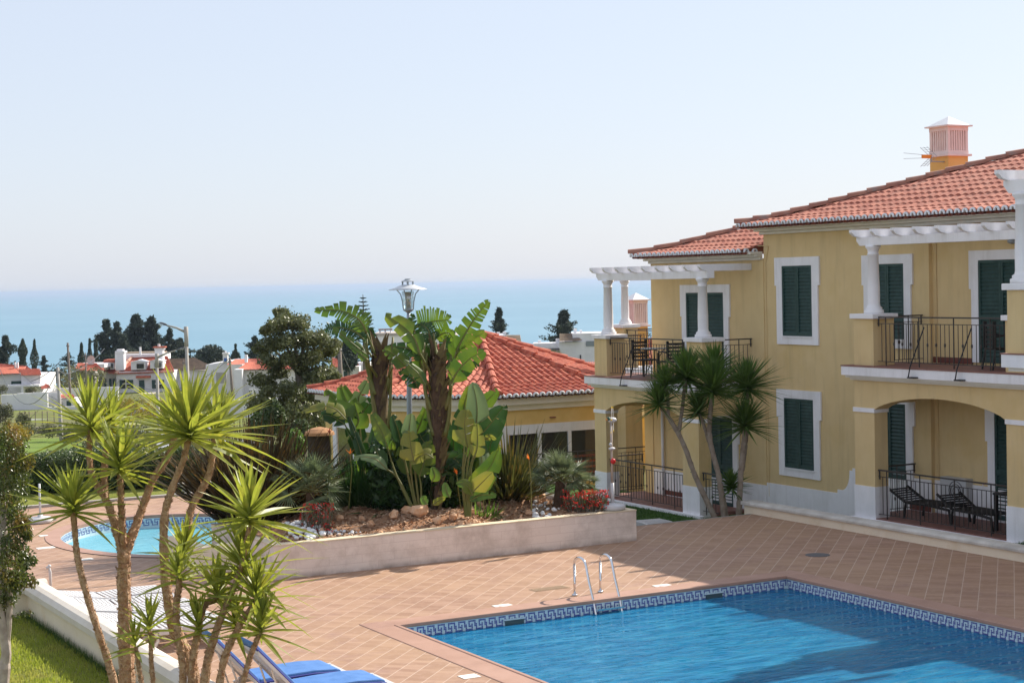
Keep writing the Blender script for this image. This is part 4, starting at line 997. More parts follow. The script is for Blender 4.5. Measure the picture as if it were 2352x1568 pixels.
# H
H_ = house('white_terraced_house', 'stepped white house with a small brown roof and a grey window below the second conifer', 1310, 832, 230)
part(H_, 'parapet', WHTV, [(1226, 788, 1290, 801)], 231, 4); part(H_, 'wall', WHTV, [(1285, 785, 1345, 850)], 230, 6); part(H_, 'upper_wall', WHTV, [(1317, 764, 1480, 850)], 230.6, 7)
ribbed(MB(), [dep(1285, 785, 229), dep(1338, 782, 229), dep(1318, 767, 233), dep(1285, 767, 233)], 22, .1).build('roof', TILEO, H_)
ribbed(MB(), [dep(1196, 812, 226), dep(1228, 811, 226), dep(1226, 794, 231), dep(1197, 794, 231)], 14, .1).build('low_roof', TILEO, H_)
ribbed(MB(), [dep(1222, 812, 226), dep(1288, 811, 226), dep(1285, 800, 230), dep(1226, 800, 230)], 26, .1).build('dark_roof', mat('dark old tiles', (.12, .10, .09), (.17, .13, .11), 1, .9), H_)
part(H_, 'lower_wall', WHTV, [(1225, 811, 1290, 850)], 230.3, 3)
part(H_, 'window', mat('grey window', (.22, .25, .27), None, rough=.2), [(1346, 783, 1366, 795)], 230.4, .15); part(H_, 'slot_window', mat('dark slot', (.06, .05, .06), None), [(1332, 815, 1335, 830)], 229.8, .15)
part(H_, 'chimney', WHTV, [(1277, 778, 1285, 790)], 232, 1); part(H_, 'chimney', WHTV, [(1318, 755, 1325, 765)], 232, 1); part(H_, 'chimney', WHTV, [(1332, 758, 1337, 765)], 232, .8)
part(H_, 'rooftop_tank', WHTV, [(1236, 782, 1243, 789)], 233, 1)
K_ = house('dark_red_roof', 'low house with a dark red roof just left of the apartment building', 1350, 845, 170)
part(K_, 'wall', WHTV, [(1345, 846, 1480, 890)], 170, 5)
ribbed(MB(), [dep(1335, 848, 169), dep(1480, 842, 169), dep(1480, 829, 173), dep(1345, 832, 173)], 30, .1).build('roof', mat('dark red tiles', (.26, .07, .06), (.34, .11, .08), 1.5, .85), K_)
# I: left edge house
I_ = house('left_edge_house', 'white house with orange tiled roofs and a dark wide window at the left edge', 45, 895, 240)
part(I_, 'wall', WHTV, [(-40, 860, 50, 905)], 240, 8); part(I_, 'end_wall', WHTV, [(50, 861, 94, 905)], 238, 8)
ribbed(MB(), [dep(-45, 862, 239), dep(48, 858, 239), dep(60, 843, 244), dep(-40, 845, 244)], 32, .12).build('roof', TILE2, I_)
ribbed(MB(), [dep(48, 863, 237), dep(96, 862, 237), dep(91, 847, 242), dep(45, 848, 242)], 20, .12).build('roof', TILE2, I_)
ribbed(MB(), [dep(-45, 846, 246), dep(76, 850, 246), dep(60, 841, 250), dep(-45, 832, 250)], 32, .12).build('rear_roof', TILE2, I_)
part(I_, 'wide_window', GRN, [(26, 875, 50, 885)], 239.8, .15); part(I_, 'chimney', WHTV, [(49, 888, 54, 906)], 236, .6); part(I_, 'chimney', WHTV, [(33, 832, 36, 846), (39, 832, 42, 846)], 243, .3)
part(I_, 'terrace_slab', WHTV, [(16, 884, 90, 888)], 236, 3)
ribbed(MB(), [dep(94, 894, 236), dep(118, 892, 236), dep(112, 884, 240), dep(94, 878, 240)], 10, .1).build('lean_to_roof', TILE2, I_)
# garden walls and outbuildings
def vwall(label, rects, d, th=.35, m=WHTV):
    r0 = rects[0]; t = thing('boundary_wall', label, 'wall', tuple(dep((r0[0] + r0[2]) / 2, r0[3], d)), 'white boundary walls of the village'); mb = MB()
    for r in rects: lbox(mb, *r, d, th)
    mb.build('wall_panel', m, t); mb = MB()
    for r in rects: lbox(mb, r[0] - .5, r[1] - 1, r[2] + .5, r[1], d - .05, th + .1)
    mb.build('coping', m, t); return t
vwall('long sunlit white wall above the green field at far left', [(3, 907, 40, 945), (40, 904, 75, 943), (75, 902, 110, 942)], 222)
vwall('white wall standing right of the long sunlit wall', [(111, 902, 142, 936)], 226)
vwall('low white wall running in front of the small red roofed shed', [(110, 934, 240, 943)], 220)
vwall('upper white wall in front of the dormered villa', [(150, 892, 240, 912), (208, 890, 272, 930)], 245)
vwall('pale wall at the back of the left gardens', [(96, 892, 160, 903)], 248)
S_ = house('garden_shed', 'tiny white shed with red roof between two boundary walls', 155, 935, 224)
part(S_, 'wall', WHTV, [(138, 915, 175, 938)], 224, 3); ribbed(MB(), [dep(134, 914, 223.5), dep(173, 914, 223.5), dep(168, 906, 226), dep(140, 906, 226)], 12, .08).build('roof', TILE2, S_); part(S_, 'window', GRN, [(153, 920, 163, 932)], 223.8, .1); part(S_, 'door', mat('beige shed door', (.5, .46, .4), None), [(139, 922, 144, 936)], 223.8, .1)
T_ = thing('satellite_dish', 'pale satellite dish on the roof left of the villa', 'satellite dish', tuple(dep(210, 832, 262)))
q = dep(209, 827, 262); m = MB(); N_ = 16; vs = [q + RT * (.62 * cos(2 * pi * k / N_)) + Vector((0, 0, .75 * sin(2 * pi * k / N_))) for k in range(N_)] + [q + FWH * .2]; m.add(vs, [(k, (k + 1) % N_, N_) for k in range(N_)]); m.build('dish', mat('pale pink dish', (.62, .52, .48), None), T_); MB().tube([q + FWH * .2, dep(210, 840, 262.2)], .05, 6).build('mast', GALV, T_)
L_ = house('red_gable_house', 'low house with rusty red roof behind scrub, left of the villa', 195, 850, 262)
part(L_, 'wall', WHTV, [(172, 836, 240, 845)], 264, 6); ribbed(MB(), [dep(170, 852, 258), dep(240, 852, 258), dep(222, 834, 263), dep(178, 834, 263)], 20, .1).build('roof', TILE2, L_); part(L_, 'lower_wall', mat('grey wall', (.45, .42, .4), None), [(196, 852, 216, 885)], 259, 3)

# road, kerb wall and car
rd = MB(); rd.add([dep(40, 985, 178), dep(210, 984, 178), dep(205, 962, 196), dep(60, 962, 196)], [(0, 1, 2, 3)]); 
q = [dep(360, 1052, 96), dep(620, 1062, 88), dep(620, 1008, 120), dep(360, 1016, 122)]
rd.add([v + Vector((0, 0, .0)) for v in q], [(0, 1, 2, 3)]); q2 = [dep(200, 1010, 140), dep(360, 1016, 122), dep(360, 1030, 110), dep(200, 1022, 130)]
rd.add([dep(225, 1000, 150), dep(420, 1003, 150), dep(560, 985, 165), dep(230, 975, 190)], [(0, 1, 2, 3)])
struct(rd.build('road', ROAD))
vwall('long grey retaining wall below the houses, seen between the yucca heads', [(240, 938, 330, 962), (330, 938, 420, 964), (420, 940, 540, 968)], 205, .5, mat('grey retaining wall', (.46, .44, .46), (.38, .36, .38), .7, .9))
vwall('white garden wall in front of the blue panelled chimney house, between yucca heads', [(425, 912, 520, 962), (520, 918, 650, 965)], 190, .5)
vwall('dark stone field wall below the grey lane at left', [(60, 982, 130, 996), (130, 984, 230, 1004)], 160, .5, mat('dark stone', (.14, .12, .12), (.20, .17, .15), 1.2, .95))
car = thing('parked_car', 'blue grey car roof showing above the hedge beside the road', 'car', tuple(dep(390, 1062, 92)))
def carmesh():
    c0 = dep(390, 1044, 92); ax = R0; m = MB(); body = [(-2.0, 0), (-2.05, .45), (-1.6, .72), (-.95, .80), (.95, .80), (1.75, .66), (2.05, .45), (2.0, 0)]
    cabin = [(-1.25, .78), (-.75, 1.22), (-.2, 1.32), (.45, 1.28), (1.1, .80)]
    def pr_(poly, y0, y1, mb, inset=0):
        n = len(poly); vs = []
        for yy, f in ((y0, 1), (y1, 1)): vs += [c0 + ax * p[0] + FWH * (yy) + Vector((0, 0, p[1] - 1.0)) for p in poly]
        mb.add(vs, [tuple(range(n)), tuple(range(2 * n - 1, n - 1, -1))] + [(i, n + i, n + (i + 1) % n, (i + 1) % n) for i in range(n)])
    pr_(body, -.85, .85, m); m.build('body', mat('blue grey car paint', (.22, .27, .36), None, rough=.25, metal=.3), car)
    m = MB(); pr_(cabin, -.7, .7, m); m.build('cabin_glass', mat('car glass', (.06, .10, .16), None, rough=.08), car)
    m = MB(); pr_([(-.78, 1.2), (-.2, 1.345), (.47, 1.30), (.5, 1.27), (-.2, 1.31)], -.72, .72, m); m.build('roof_panel', mat('car roof paint', (.55, .62, .72), None, rough=.2, metal=.3), car)
    for wx in (-1.25, 1.3):
        for wy in (-.8, .8):
            ctr = c0 + ax * wx + FWH * wy + Vector((0, 0, -.95)); MB().tube([ctr - FWH * .1, ctr + FWH * .1], .31, 14).build('wheel', BLK, car)
carmesh()

# ------------------------------------------------------------ POLES, LAMPS, WIRES
def upole(label, x0, y0, x1, y1, d, r, m=WOODP, arm=None):
    b_ = dep(x1, y1, d); t_ = dep(x0, y0, d); t = thing('utility_pole', label, 'utility pole', (b_.x, b_.y, b_.z), 'utility poles of the village')
    b2 = Vector((b_.x, b_.y, terr(d, (b_ - CAM).dot(R0)) - .3)) if b_.z > -20 else b_
    lean = (t_ - b_); MB().tube([b_ - lean.normalized() * 1.5, b_, t_], [r * 1.25, r * 1.2, r * .85], 8).build('post', m, t, True)
    if arm: MB().tube([t_ + R0 * -arm + Vector((0, 0, -.5)), t_ + R0 * arm + Vector((0, 0, -.5))], r * .4, 6).build('crossarm', m, t)
    m2 = MB(); 
    for k in (-1, 1): m2.lathe((t_.x + R0.x * .1 * k, t_.y + R0.y * .1 * k, t_.z - .5), [(r * .6, 0), (r * .7, .12), (r * .4, .2)], 8)
    m2.build('insulator', GREYP, t); return t_
w1 = upole('tall dark wooden pole among the roofs at left', 155.5, 787, 163, 938, 225, .16)
w2 = upole('paler concrete pole in front of the white walls at left', 132.5, 843, 141, 1010, 150, .15, CONC)
w3 = upole('thin grey pole left of the villa roof', 196, 810, 199, 880, 240, .1, WOODP, .6)
w4 = upole('weathered wooden pole beside the blue panelled chimney', 527.5, 822, 534, 905, 205, .16)
w5 = upole('thick brown pole left of the small red roofed house', 779.5, 793, 783, 890, 150, .2)
w6 = upole('grey pole at the far left picture edge', 1, 945, 4, 1000, 190, .12, CONC)
w7 = upole('thin pole in front of the brown tiled roof', 421.5, 826, 423, 880, 225, .08)
def wire(label, a, b, sag=1.0, r=.02):
    a, b = Vector(a), Vector(b); pts = []
    for k in range(13):
        t = k / 12; pts.append(a.lerp(b, t) - Vector((0, 0, sag * 4 * t * (1 - t))))
    o = MB().tube(pts, r, 4).build('overhead_wire', GREYP); tag(o, label, 'wire', 'overhead wires'); return o
wire('wire rising from the lower left roofs to the tall dark pole', dep(72, 875, 232), dep(155, 810, 225), .6, .045)
wire('wire from the paler concrete pole down to a white gate post', dep(155, 857, 160), dep(132.5, 845, 150), .2, .04)
wire('wire sagging from the left edge to the concrete pole', dep(-10, 822, 190), dep(132.5, 850, 150), 4, .035)
wire('long thin wire from the left edge over the villa front', dep(-10, 790, 215), dep(300, 885, 240), 5, .03)
wire('wire from the concrete pole toward the tall lamp', dep(155, 858, 160), dep(240, 800, 235), .5, .03)
wire('wire from the lamp post to the wooden pole by the blue chimney', dep(310, 884, 225), w4, 2, .03)
wire('wire between the brown pole and the white wall behind it', w5, dep(860, 905, 190), 1.2, .03)
def lamp_post(label, bx, by, tx, ty, d, hx, hy, hd, r):
    b_ = dep(bx, by, d); t_ = dep(tx, ty, d); t = thing('street_lamp', label, 'street lamp', tuple(b_), 'street lamps on the road')
    MB().tube([b_ - Vector((0, 0, 2)), b_, t_.lerp(b_, .12)], [r * 1.35, r * 1.3, r], 10).build('post', CONC, t, True)
    MB().tube([t_.lerp(b_, .14), t_], r * 1.25, 10).build('collar', CONC, t, True)
    h_ = dep(hx, hy, hd); k_ = t_.lerp(b_, .04); e_ = k_.lerp(h_, .72)
    MB().tube([k_, k_.lerp(e_, .5) + Vector((0, 0, .06)), e_], [r * .8, r * .6, r * .45], 8).build('arm', CONC, t, True)
    dd = (h_ - e_).normalized(); sd = dd.cross(Vector((0, 0, 1))).normalized(); m = MB(); L_ = (h_ - e_).length; u_ = sd.cross(dd)
    vs = []
    for f, wv, hh in ((0, .07, .06), (.3, .14, .09), (.8, .13, .07), (1, .06, .03)):
        c = e_ + dd * L_ * f
        vs += [c + sd * wv - u_ * hh * .4, c - sd * wv - u_ * hh * .4, c - sd * wv * .7 + u_ * hh, c + sd * wv * .7 + u_ * hh]
    m.add(vs, [(4 * i + j, 4 * i + (j + 1) % 4, 4 * i + 4 + (j + 1) % 4, 4 * i + 4 + j) for i in range(3) for j in range(4)] + [(3, 2, 1, 0), (12, 13, 14, 15)]); m.build('lamp_head', GREYP, t)
    c = e_ + dd * L_ * .62 - u_ * .06; MB().sphere(c, .14, 10, sz=(1.5, 1.2, .7)).build('lamp_bowl', GLASS, t, True)
lamp_post('tall concrete street lamp with its arm pointing left', 437.5, 1075, 427, 750, 102, 366, 741, 102, .10)
lamp_post('smaller street lamp farther away with its arm pointing right', 365, 1040, 360, 812, 142, 424, 797, 141, .12)
# posts of the field fence
ff = thing('field_fence', 'row of thin dark stakes with wire at the edge of the field road', 'fence', tuple(dep(80, 985, 175)), None)
for x in (46, 57, 69, 81, 97, 110, 125): 
    q = dep(x, 982, 176); MB().tube([q - Vector((0, 0, .5)), q + Vector((U(-.05, .05), 0, 1.7))], .045, 5).build('stake', WOODP, ff)
ff2 = MB()
for yv in (952, 965): ff2.tube([dep(46, yv, 176), dep(125, yv, 176)], .012, 4)
ff2.build('wire_strand', GREYP, ff)

# ------------------------------------------------------------ FOLIAGE HELPERS
def rdir():
    z = U(-1, 1); a = U(0, 2 * pi); q = sqrt(1 - z * z); return Vector((q * cos(a), q * sin(a), z))
def card(mb, c, n, size, asp=.5, mi=0):
    a = n.orthogonal().normalized(); b = n.cross(a); th = U(0, 2 * pi); a, b = a * cos(th) + b * sin(th), b * cos(th) - a * sin(th)
    mb.v += [tuple(c - a * size), tuple(c - b * size * asp), tuple(c + a * size), tuple(c + b * size * asp)]; k = len(mb.v) - 4
    mb.f.append((k, k + 1, k + 2, k + 3)); mb.m.append(mi)
def clump(mb, c, r, n, size, shell=.55, asp=.5, mi=0):
    c = Vector(c)
    for _ in range(n):
        d = rdir(); f = shell + (1 - shell) * R() ** .7 if R() < .8 else R(); p = c + Vector((d.x * r[0], d.y * r[1], d.z * r[2])) * f
        nn = (d * .6 + rdir() * .8 + Vector((0, 0, .3))).normalized(); card(mb, p, nn, size * U(.6, 1.3), asp, mi)
def conifer(name, label, x, ytop, ybot, d, halfw, m=CONL, lean=0, droop=.25, dens=1.0, gap=.35, group='dark conifers by the sea', cat='tree', tiers=None):
    b_ = dep(x, ybot, d); t_ = dep(x + lean, ytop, d); H = t_.z - b_.z; w_ = halfw * d / F
    t = thing(name, label, cat, (b_.x, b_.y, b_.z), group)
    MB().tube([b_ - Vector((0, 0, 2.5)), b_.lerp(t_, .5), t_], [H * .022, H * .015, H * .004], 7).build('trunk', WOODP, t)
    mb = MB(); nb = int((30 + H * 3.2) * dens)
    for i in range(nb):
        f = (i + R()) / nb; f = min(f, .985); rad = (3.2 if 'ragged' in group or 'pines at left' in group else 2.0) * w_ * ((1 - f) ** .85) * (.25 + .75 * R() ** .7) * (.8 + .35 * sin(f * 13 + x)) + .05 * w_
        a = U(0, 2 * pi); base = b_.lerp(t_, f); tip = base + Vector((cos(a) * rad, sin(a) * rad, -rad * droop + rad * .25))
        for q in range(9):
            s_ = (q + 1) / 9; p = base.lerp(tip, s_); rr = (.12 + .14 * (1 - s_)) * w_ + .010 * H
            for _ in range(6): card(mb, p + rdir() * rr * R() ** .5, (Vector((0, 0, .6)) + rdir()).normalized(), rr * U(.4, 1.0), .4)
    for _ in range(int(10)): card(mb, t_ - Vector((0, 0, R() * H * .06)), rdir(), H * .02, .4)
    mb.build('crown', m, t); return t
def cypress(label, x, ytop, ybot, d, halfw, group='slim cypresses'):
    b_ = dep(x, ybot, d); t_ = dep(x, ytop, d); H = t_.z - b_.z; w_ = halfw * d / F; t = thing('cypress', label, 'tree', tuple(b_), group)
    MB().tube([b_ - Vector((0, 0, 2)), b_.lerp(t_, .8)], [w_ * .2, w_ * .1], 6).build('trunk', WOODP, t); mb = MB()
    for _ in range(1100):
        f = R(); r = w_ * (min(1, (1 - f) * 2.2) ** .6) * (.75 + .25 * sin(f * 9 + x)) * (.8 + .2 * R()); a = U(0, 2 * pi); p = b_.lerp(t_, f) + Vector((cos(a) * r, sin(a) * r, 0)); card(mb, p, (Vector((cos(a), sin(a), .1)) + rdir() * .7).normalized(), w_ * .28 * U(.6, 1.2), .4)
    mb.build('crown', CYPL, t); return t
def bush(name, label, x0, y0, x1, y1, d, m, n=900, size=None, cat='shrub', group=None, trunk=True, depth=1.0):
    c = dep((x0 + x1) / 2, (y0 + y1) / 2, d); rx = (x1 - x0) / 2 * d / F; rz = (y1 - y0) / 2 * d / F; b_ = dep((x0 + x1) / 2, y1, d)
    t = thing(name, label, cat, tuple(b_), group); mb = MB(); size = size or max(rx, rz) * .09
    lobes = 5
    clump(mb, c, (rx * .75, rx * .75 * depth, rz * .85), n // 3, size, .6)
    for k in range(lobes):
        dd = rdir(); dd.z = abs(dd.z) * .8 - .15; cc_ = c + Vector((dd.x * rx * .5, dd.y * rx * .5 * depth, dd.z * rz * .6)); clump(mb, cc_, (rx * .5, rx * .5 * depth, rz * .45), n // 6, size, .6)
    mb.build('foliage', m, t)
    if trunk: MB().tube([b_ - Vector((0, 0, .3)), c], [rx * .08, rx * .04], 6).build('stem', WOODP, t)
    return t
# dark trees along the shore
conifer('pine_tree', 'broad dark pine at the far left edge above the orange roofs', 12, 774, 850, 300, 26, gap=.2, group='dark pines at left')
conifer('pine_tree', 'rounded dark pine just right of the three left cypresses', 101, 818, 862, 285, 14, group='dark pines at left')
conifer('pine_tree', 'stubby dark conifer right of the tall wooden pole', 157, 810, 842, 290, 14, group='dark pines at left')
cypress('leftmost thick cypress of the left group', 52, 779, 850, 295, 13); cypress('slim pointed cypress second in the left group', 79, 779, 860, 292, 10)
cypress('short cypress right of the wooden pole, next to the dish', 187, 787, 845, 300, 9); cypress('tall cypress left of the villa chimney', 206, 777, 845, 302, 8); cypress('slim cypress touching the first big conifer', 220, 776, 840, 303, 8)
conifer('pine_tree', 'tall ragged conifer left of the villa chimneys', 244, 737, 850, 315, 30, group='tall ragged conifers behind the villa', dens=1.3)
conifer('pine_tree', 'second ragged conifer, shorter, close left of the villa', 268, 742, 850, 312, 22, group='tall ragged conifers behind the villa', dens=1.3)
conifer('pine_tree', 'widest ragged conifer directly behind the villa roof', 312, 727, 840, 318, 34, group='tall ragged conifers behind the villa', dens=1.5)
conifer('pine_tree', 'tall conifer behind the right villa chimney', 348, 733, 840, 320, 34, group='tall ragged conifers behind the villa', dens=1.5)
conifer('pine_tree', 'pointed smaller conifer left of the tall lamp post', 389, 756, 835, 316, 22, group='tall ragged conifers behind the villa', dens=1.3)
conifer('pine_tree', 'low dark conifer behind the tall lamp post', 415, 780, 835, 322, 26, group='tall ragged conifers behind the villa')
conifer('pine_tree', 'low dark tree between the villa chimneys and the cypresses', 286, 775, 840, 305, 24, group='tall ragged conifers behind the villa')
bush('umbrella_pine', 'wide rounded dark pine right of the tall lamp post', 438, 786, 532, 850, 300, CONL, 2600, .35, 'tree')
bush('umbrella_pine', 'small dark rounded tree right of the wide rounded pine', 528, 800, 552, 850, 290, CYPL, 700, .35, 'tree')
conifer('pine_tree', 'thin conifer left of the big leafy tree', 541, 790, 835, 285, 10, CYPL, group='thin conifers by the leafy tree')
conifer('pine_tree', 'ragged drooping conifer behind the big leafy tree', 585, 776, 836, 270, 24, CYPL, group='thin conifers by the leafy tree', droop=-.3)
conifer('pine_tree', 'tiny conifer tip right of the big leafy tree', 772, 735, 830, 260, 6, CONL, group='thin conifers by the leafy tree')
bush('dark_tree', 'dense dark tree between the leafy tree and the giant leaves', 768, 772, 832, 860, 200, CONL, 2400, .3, 'tree')
conifer('conifer', 'narrow dark conifer on the sea right of the giant leaves', 1146, 709, 775, 250, 20, group='two conifers against the sea', dens=2.2, droop=.1)
conifer('conifer', 'wider spiky conifer on the sea above the white terraced house', 1290, 717, 792, 245, 31, lean=6, group='two conifers against the sea', dens=2.0, droop=-.12)
# Norfolk pine with tiers
np_ = thing('norfolk_pine', 'tiered norfolk island pine rising behind the left giant leaf', 'tree', tuple(dep(848, 830, 180)))
b_, t_ = dep(846, 850, 180), dep(833, 676, 180)
b_, t_ = dep(838, 850, 180), dep(833.5, 676, 180)
MB().tube([b_, t_], [.22, .03], 7).build('trunk', WOODP, np_); mb = MB()
for i in range(17):
    f = i / 17; L = (1 - f) ** .8 * 1.75 + .12; base = t_.lerp(b_, (1 - (1 - f)) if False else 0) 
    base = b_.lerp(t_, .12 + .88 * f)
    for j in range(7):
        a = 2 * pi * j / 7 + i * .4
        for q in range(34):
            s_ = (q + 1) / 34; p = base + Vector((cos(a) * L * s_, sin(a) * L * s_, L * (.22 * s_ * s_ - .03))) + Vector((U(-1, 1), U(-1, 1), 0)) * .10 * L * (1 - s_ * .5)
            card(mb, p, (Vector((0, 0, 1)) + rdir() * .5).normalized(), .13, .5)
mb.build('crown', CYPL, np_)
# the big broadleaf tree
TD = 66
bt = thing('broadleaf_tree', 'large olive leaved tree left of the pavilion with crown in open tufts', 'tree', tuple(dep(690, 1010, TD)))
b_ = dep(690, 1060, TD); m = MB()
tr = [dep(692, 1060, TD), dep(688, 980, TD), dep(690, 900, TD), dep(686, 855, TD)]
m.tube(tr, [.28, .22, .17, .14], 9, rough=.08)
ends = [(640, 760), (668, 740), (700, 780), (735, 775), (660, 830), (745, 840), (612, 790), (720, 885), (640, 915)]
for ex, ey in ends: m.tube([tr[3] if ey < 860 else tr[2], dep((ex + 688) / 2, (ey + 845) / 2 + 5, TD + U(-.6, .6)), dep(ex, ey, TD + U(-1, 1))], [.09, .055, .02], 6)
m.build('trunk', WOODP, bt); mb = MB()
CL = [(655, 735, 26), (632, 755, 22), (680, 745, 24), (620, 790, 26), (650, 785, 28), (690, 785, 26), (715, 775, 24), (742, 770, 22), (755, 800, 20), (735, 815, 24), (700, 822, 24), (660, 825, 26), (622, 828, 24), (640, 850, 20), (745, 850, 22), (720, 862, 22), (700, 850, 18), (600, 800, 12), (690, 905, 30), (720, 900, 28), (655, 895, 24), (628, 890, 18), (745, 905, 26), (680, 945, 34), (730, 945, 32), (650, 930, 26), (620, 905, 16), (706, 975, 32), (745, 975, 24), (665, 975, 24), (648, 722, 14), (600, 880, 24), (592, 925, 26), (608, 955, 28), (640, 985, 30), (600, 985, 24), (763, 870, 16), (758, 925, 18), (610, 760, 10), (770, 790, 10)]
for x, y, r in CL:
    for s_ in range(4):
        rr = r * TD / F * U(.7, 1.05); c = dep(x + U(-12, 12), y + U(-9, 9), TD + U(-1.3, 1.3) * (1 + (y > 880))); clump(mb, c, (rr, rr * 1.2, rr * .85), 300, .062, .2, .6)
for _ in range(3500):
    x, y, r = random.choice(CL); d_ = rdir() * r * TD / F * U(.9, 1.45); card(mb, dep(x, y, TD) + d_, rdir(), U(.03, .07), .6)
mb.build('crown', TREEL, bt)
bush('round_bush', 'bright green clipped bush left of the dark kiosk', 645, 972, 709, 1085, 50, HEDB, 6500, .05, trunk=False)
for i, (x0, y0, x1, y1, lab) in enumerate(((590, 905, 660, 1010, 'dark bush under the leafy tree, left side'), (655, 955, 725, 1040, 'dark bush directly under the leafy tree'), (560, 935, 640, 1030, 'green bush behind the left bronze flax'))):
    bush('garden_bush', lab, x0, y0, x1, y1, 60 + i, HEDL, 3500, .07, group='bushes under the leafy tree')
# clipped hedge behind the small pool
hg = thing('hedge', 'long clipped glossy hedge behind the small pool', 'hedge', (10, 42.8, 0)); mb = MB()
def hy(x): return 43.2 - (x - 10) * .28
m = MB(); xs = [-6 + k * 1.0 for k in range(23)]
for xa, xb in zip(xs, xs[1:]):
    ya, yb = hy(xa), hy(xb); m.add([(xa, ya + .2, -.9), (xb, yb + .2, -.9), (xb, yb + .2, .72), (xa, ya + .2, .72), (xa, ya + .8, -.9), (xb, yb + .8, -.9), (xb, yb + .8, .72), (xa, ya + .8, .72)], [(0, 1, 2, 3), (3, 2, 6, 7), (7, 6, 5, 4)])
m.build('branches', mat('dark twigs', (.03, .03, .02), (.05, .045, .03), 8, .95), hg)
for _ in range(52000):
    x = U(1, 16); z = U(.02, .95); f = R()
    y = hy(x) + (U(-.12, .12) if f < .7 else U(0, .9)); 
    if f >= .7: z = .88 + U(-.1, .12) + .06 * sin(x * 2.3)
    card(mb, Vector((x, y, z)), (Vector((0, -1, .5)) + rdir()).normalized(), U(.022, .045), .6)
mb.build('foliage', HEDL, hg)
# scrub on the slopes, one mass nobody could count
mb = MB()
def scrub(x0, y0, x1, y1, d, n, size):
    for _ in range(n):
        x, y = U(x0, x1), U(y0, y1); dd = d + U(-8, 8); p = dep(x, y, dd); card(mb, p, (Vector((0, 0, 1)) + rdir()).normalized(), size * U(.5, 1.3), .6)
g_ = []
for (x0, y0, x1, y1, d, rxx) in ((55, 983, 130, 994, 152, .8), (150, 985, 260, 1012, 150, 1.1), (250, 985, 330, 1015, 140, 1.2), (330, 1000, 360, 1020, 130, 1.1), (95, 1040, 150, 1052, 112, .6), (190, 1012, 300, 1038, 118, .9), (395, 1035, 470, 1060, 85, .7), (220, 930, 330, 960, 215, 1.6), (165, 855, 215, 890, 255, 2.2), (150, 870, 172, 890, 250, 2)):
    for k in range(int((x1 - x0) / 7)):
        x = U(x0, x1); y = U(y0, y1); c = dep(x, y, d + U(-4, 4)); clump(mb, c, (rxx, rxx, rxx * .7), 130, rxx * .13, .5)
stuff(mb.build('slope_scrub', SHRL))
mb = MB()
for k in range(36):
    x = U(250, 400); y = U(925, 975); c = dep(x, y, 190 + U(-10, 10)); clump(mb, c, (1.2, 1.2, .8), 90, .17, .5)
for k in range(14):
    x = U(20, 60); y = U(985, 1010); c = dep(x, y, 60 + U(-3, 3)); clump(mb, c, (.4, .4, .3), 90, .06, .5)
stuff(mb.build('yellow_scrub', SHRY))
for i, (x0, y0, x1, y1, d, m_, lab) in enumerate(((-15, 918, 38, 985, 170, SHRL, 'grey green bush against the long white wall, far left'), (-10, 880, 22, 912, 225, SHRL, 'bush beneath the wide dark window at the left edge'), (55, 885, 88, 908, 232, SHRL, 'olive bush on top of the long white wall'), (30, 940, 72, 990, 165, SHRL, 'lower rounded bush before the field stakes'),
      (100, 835, 170, 905, 262, CYPL, 'big green bush behind the concrete pole'), (150, 830, 200, 880, 268, SHRL, 'greyish tree behind the tall wooden pole'), (1137, 772, 1178, 800, 120, HEDB, 'light green treetop above the pavilion roof ridge'), (1176, 792, 1200, 806, 118, HEDB, 'small light green sprig right of the treetop'), (1205, 800, 1245, 835, 190, SHRL, 'sparse bush left below the terraced house'), (1245, 798, 1300, 840, 185, SHRL, 'sparse bush right below the terraced house'), (1332, 830, 1352, 850, 150, HEDB, 'small green bush by the dark red roof'),
      (1420, 745, 1500, 790, 200, CYPL, 'green treetops behind the lattice chimney'))):
    bush('wild_bush', lab, x0, y0, x1, y1, d, m_, 900, None, group='bushes between the village houses')
# ------------------------------------------------------------ PLANTER
pl = thing('raised_planter', 'long raised planter of pale blocks with a cream ledge between the two pools', 'planter', (14, 29, 0))
PP = [(10.45, 27.6), (17.8, 27.6), (17.8, 35.6), (14.2, 35.6), (13.6, 31.05), (10.45, 30.85)]
def inset(poly, d):
    n = len(poly); out = []
    for i in range(n):
        a, b, c = Vector(poly[i - 1]), Vector(poly[i]), Vector(poly[(i + 1) % n]); e1 = (b - a).normalized(); e2 = (c - b).normalized()
        n1 = Vector((-e1.y, e1.x)); n2 = Vector((-e2.y, e2.x)); q = (n1 + n2); q = q / q.length_squared * 2; out.append((b.x + q.x * d, b.y + q.y * d))
    return out
PI_ = inset(PP, .22); m = MB(); n = len(PP)
for i in range(n):
    a, b = PP[i], PP[(i + 1) % n]; c, d = PI_[(i + 1) % n], PI_[i]
    m.add([(*a, -.3), (*b, -.3), (*c, -.3), (*d, -.3), (*a, .575), (*b, .575), (*c, .575), (*d, .575)], [(0, 1, 5, 4), (2, 3, 7, 6), (4, 5, 6, 7)])
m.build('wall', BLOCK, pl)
PO = inset(PP, -.008); m = MB()
for i in range(n):
    a, b = PO[i], PO[(i + 1) % n]; c, d = PI_[(i + 1) % n], PI_[i]
    m.add([(*a, .576), (*b, .576), (*c, .576), (*d, .576), (*a, .597), (*b, .597), (*c, .597), (*d, .597)], [(0, 1, 5, 4), (2, 3, 7, 6), (4, 5, 6, 7)])
m.build('ledge', mat('cream ledge', (.72, .60, .42), (.64, .52, .36), 3, .85), pl)
q0 = pz(386, 1228, .5)
m = MB(); m.box(q0.x, 28.9, -.2, 10.44, 29.15, .48).box(q0.x, 29.15, -.2, q0.x + .22, 30.6, .48); m.build('side_wall', GWALL, pl)
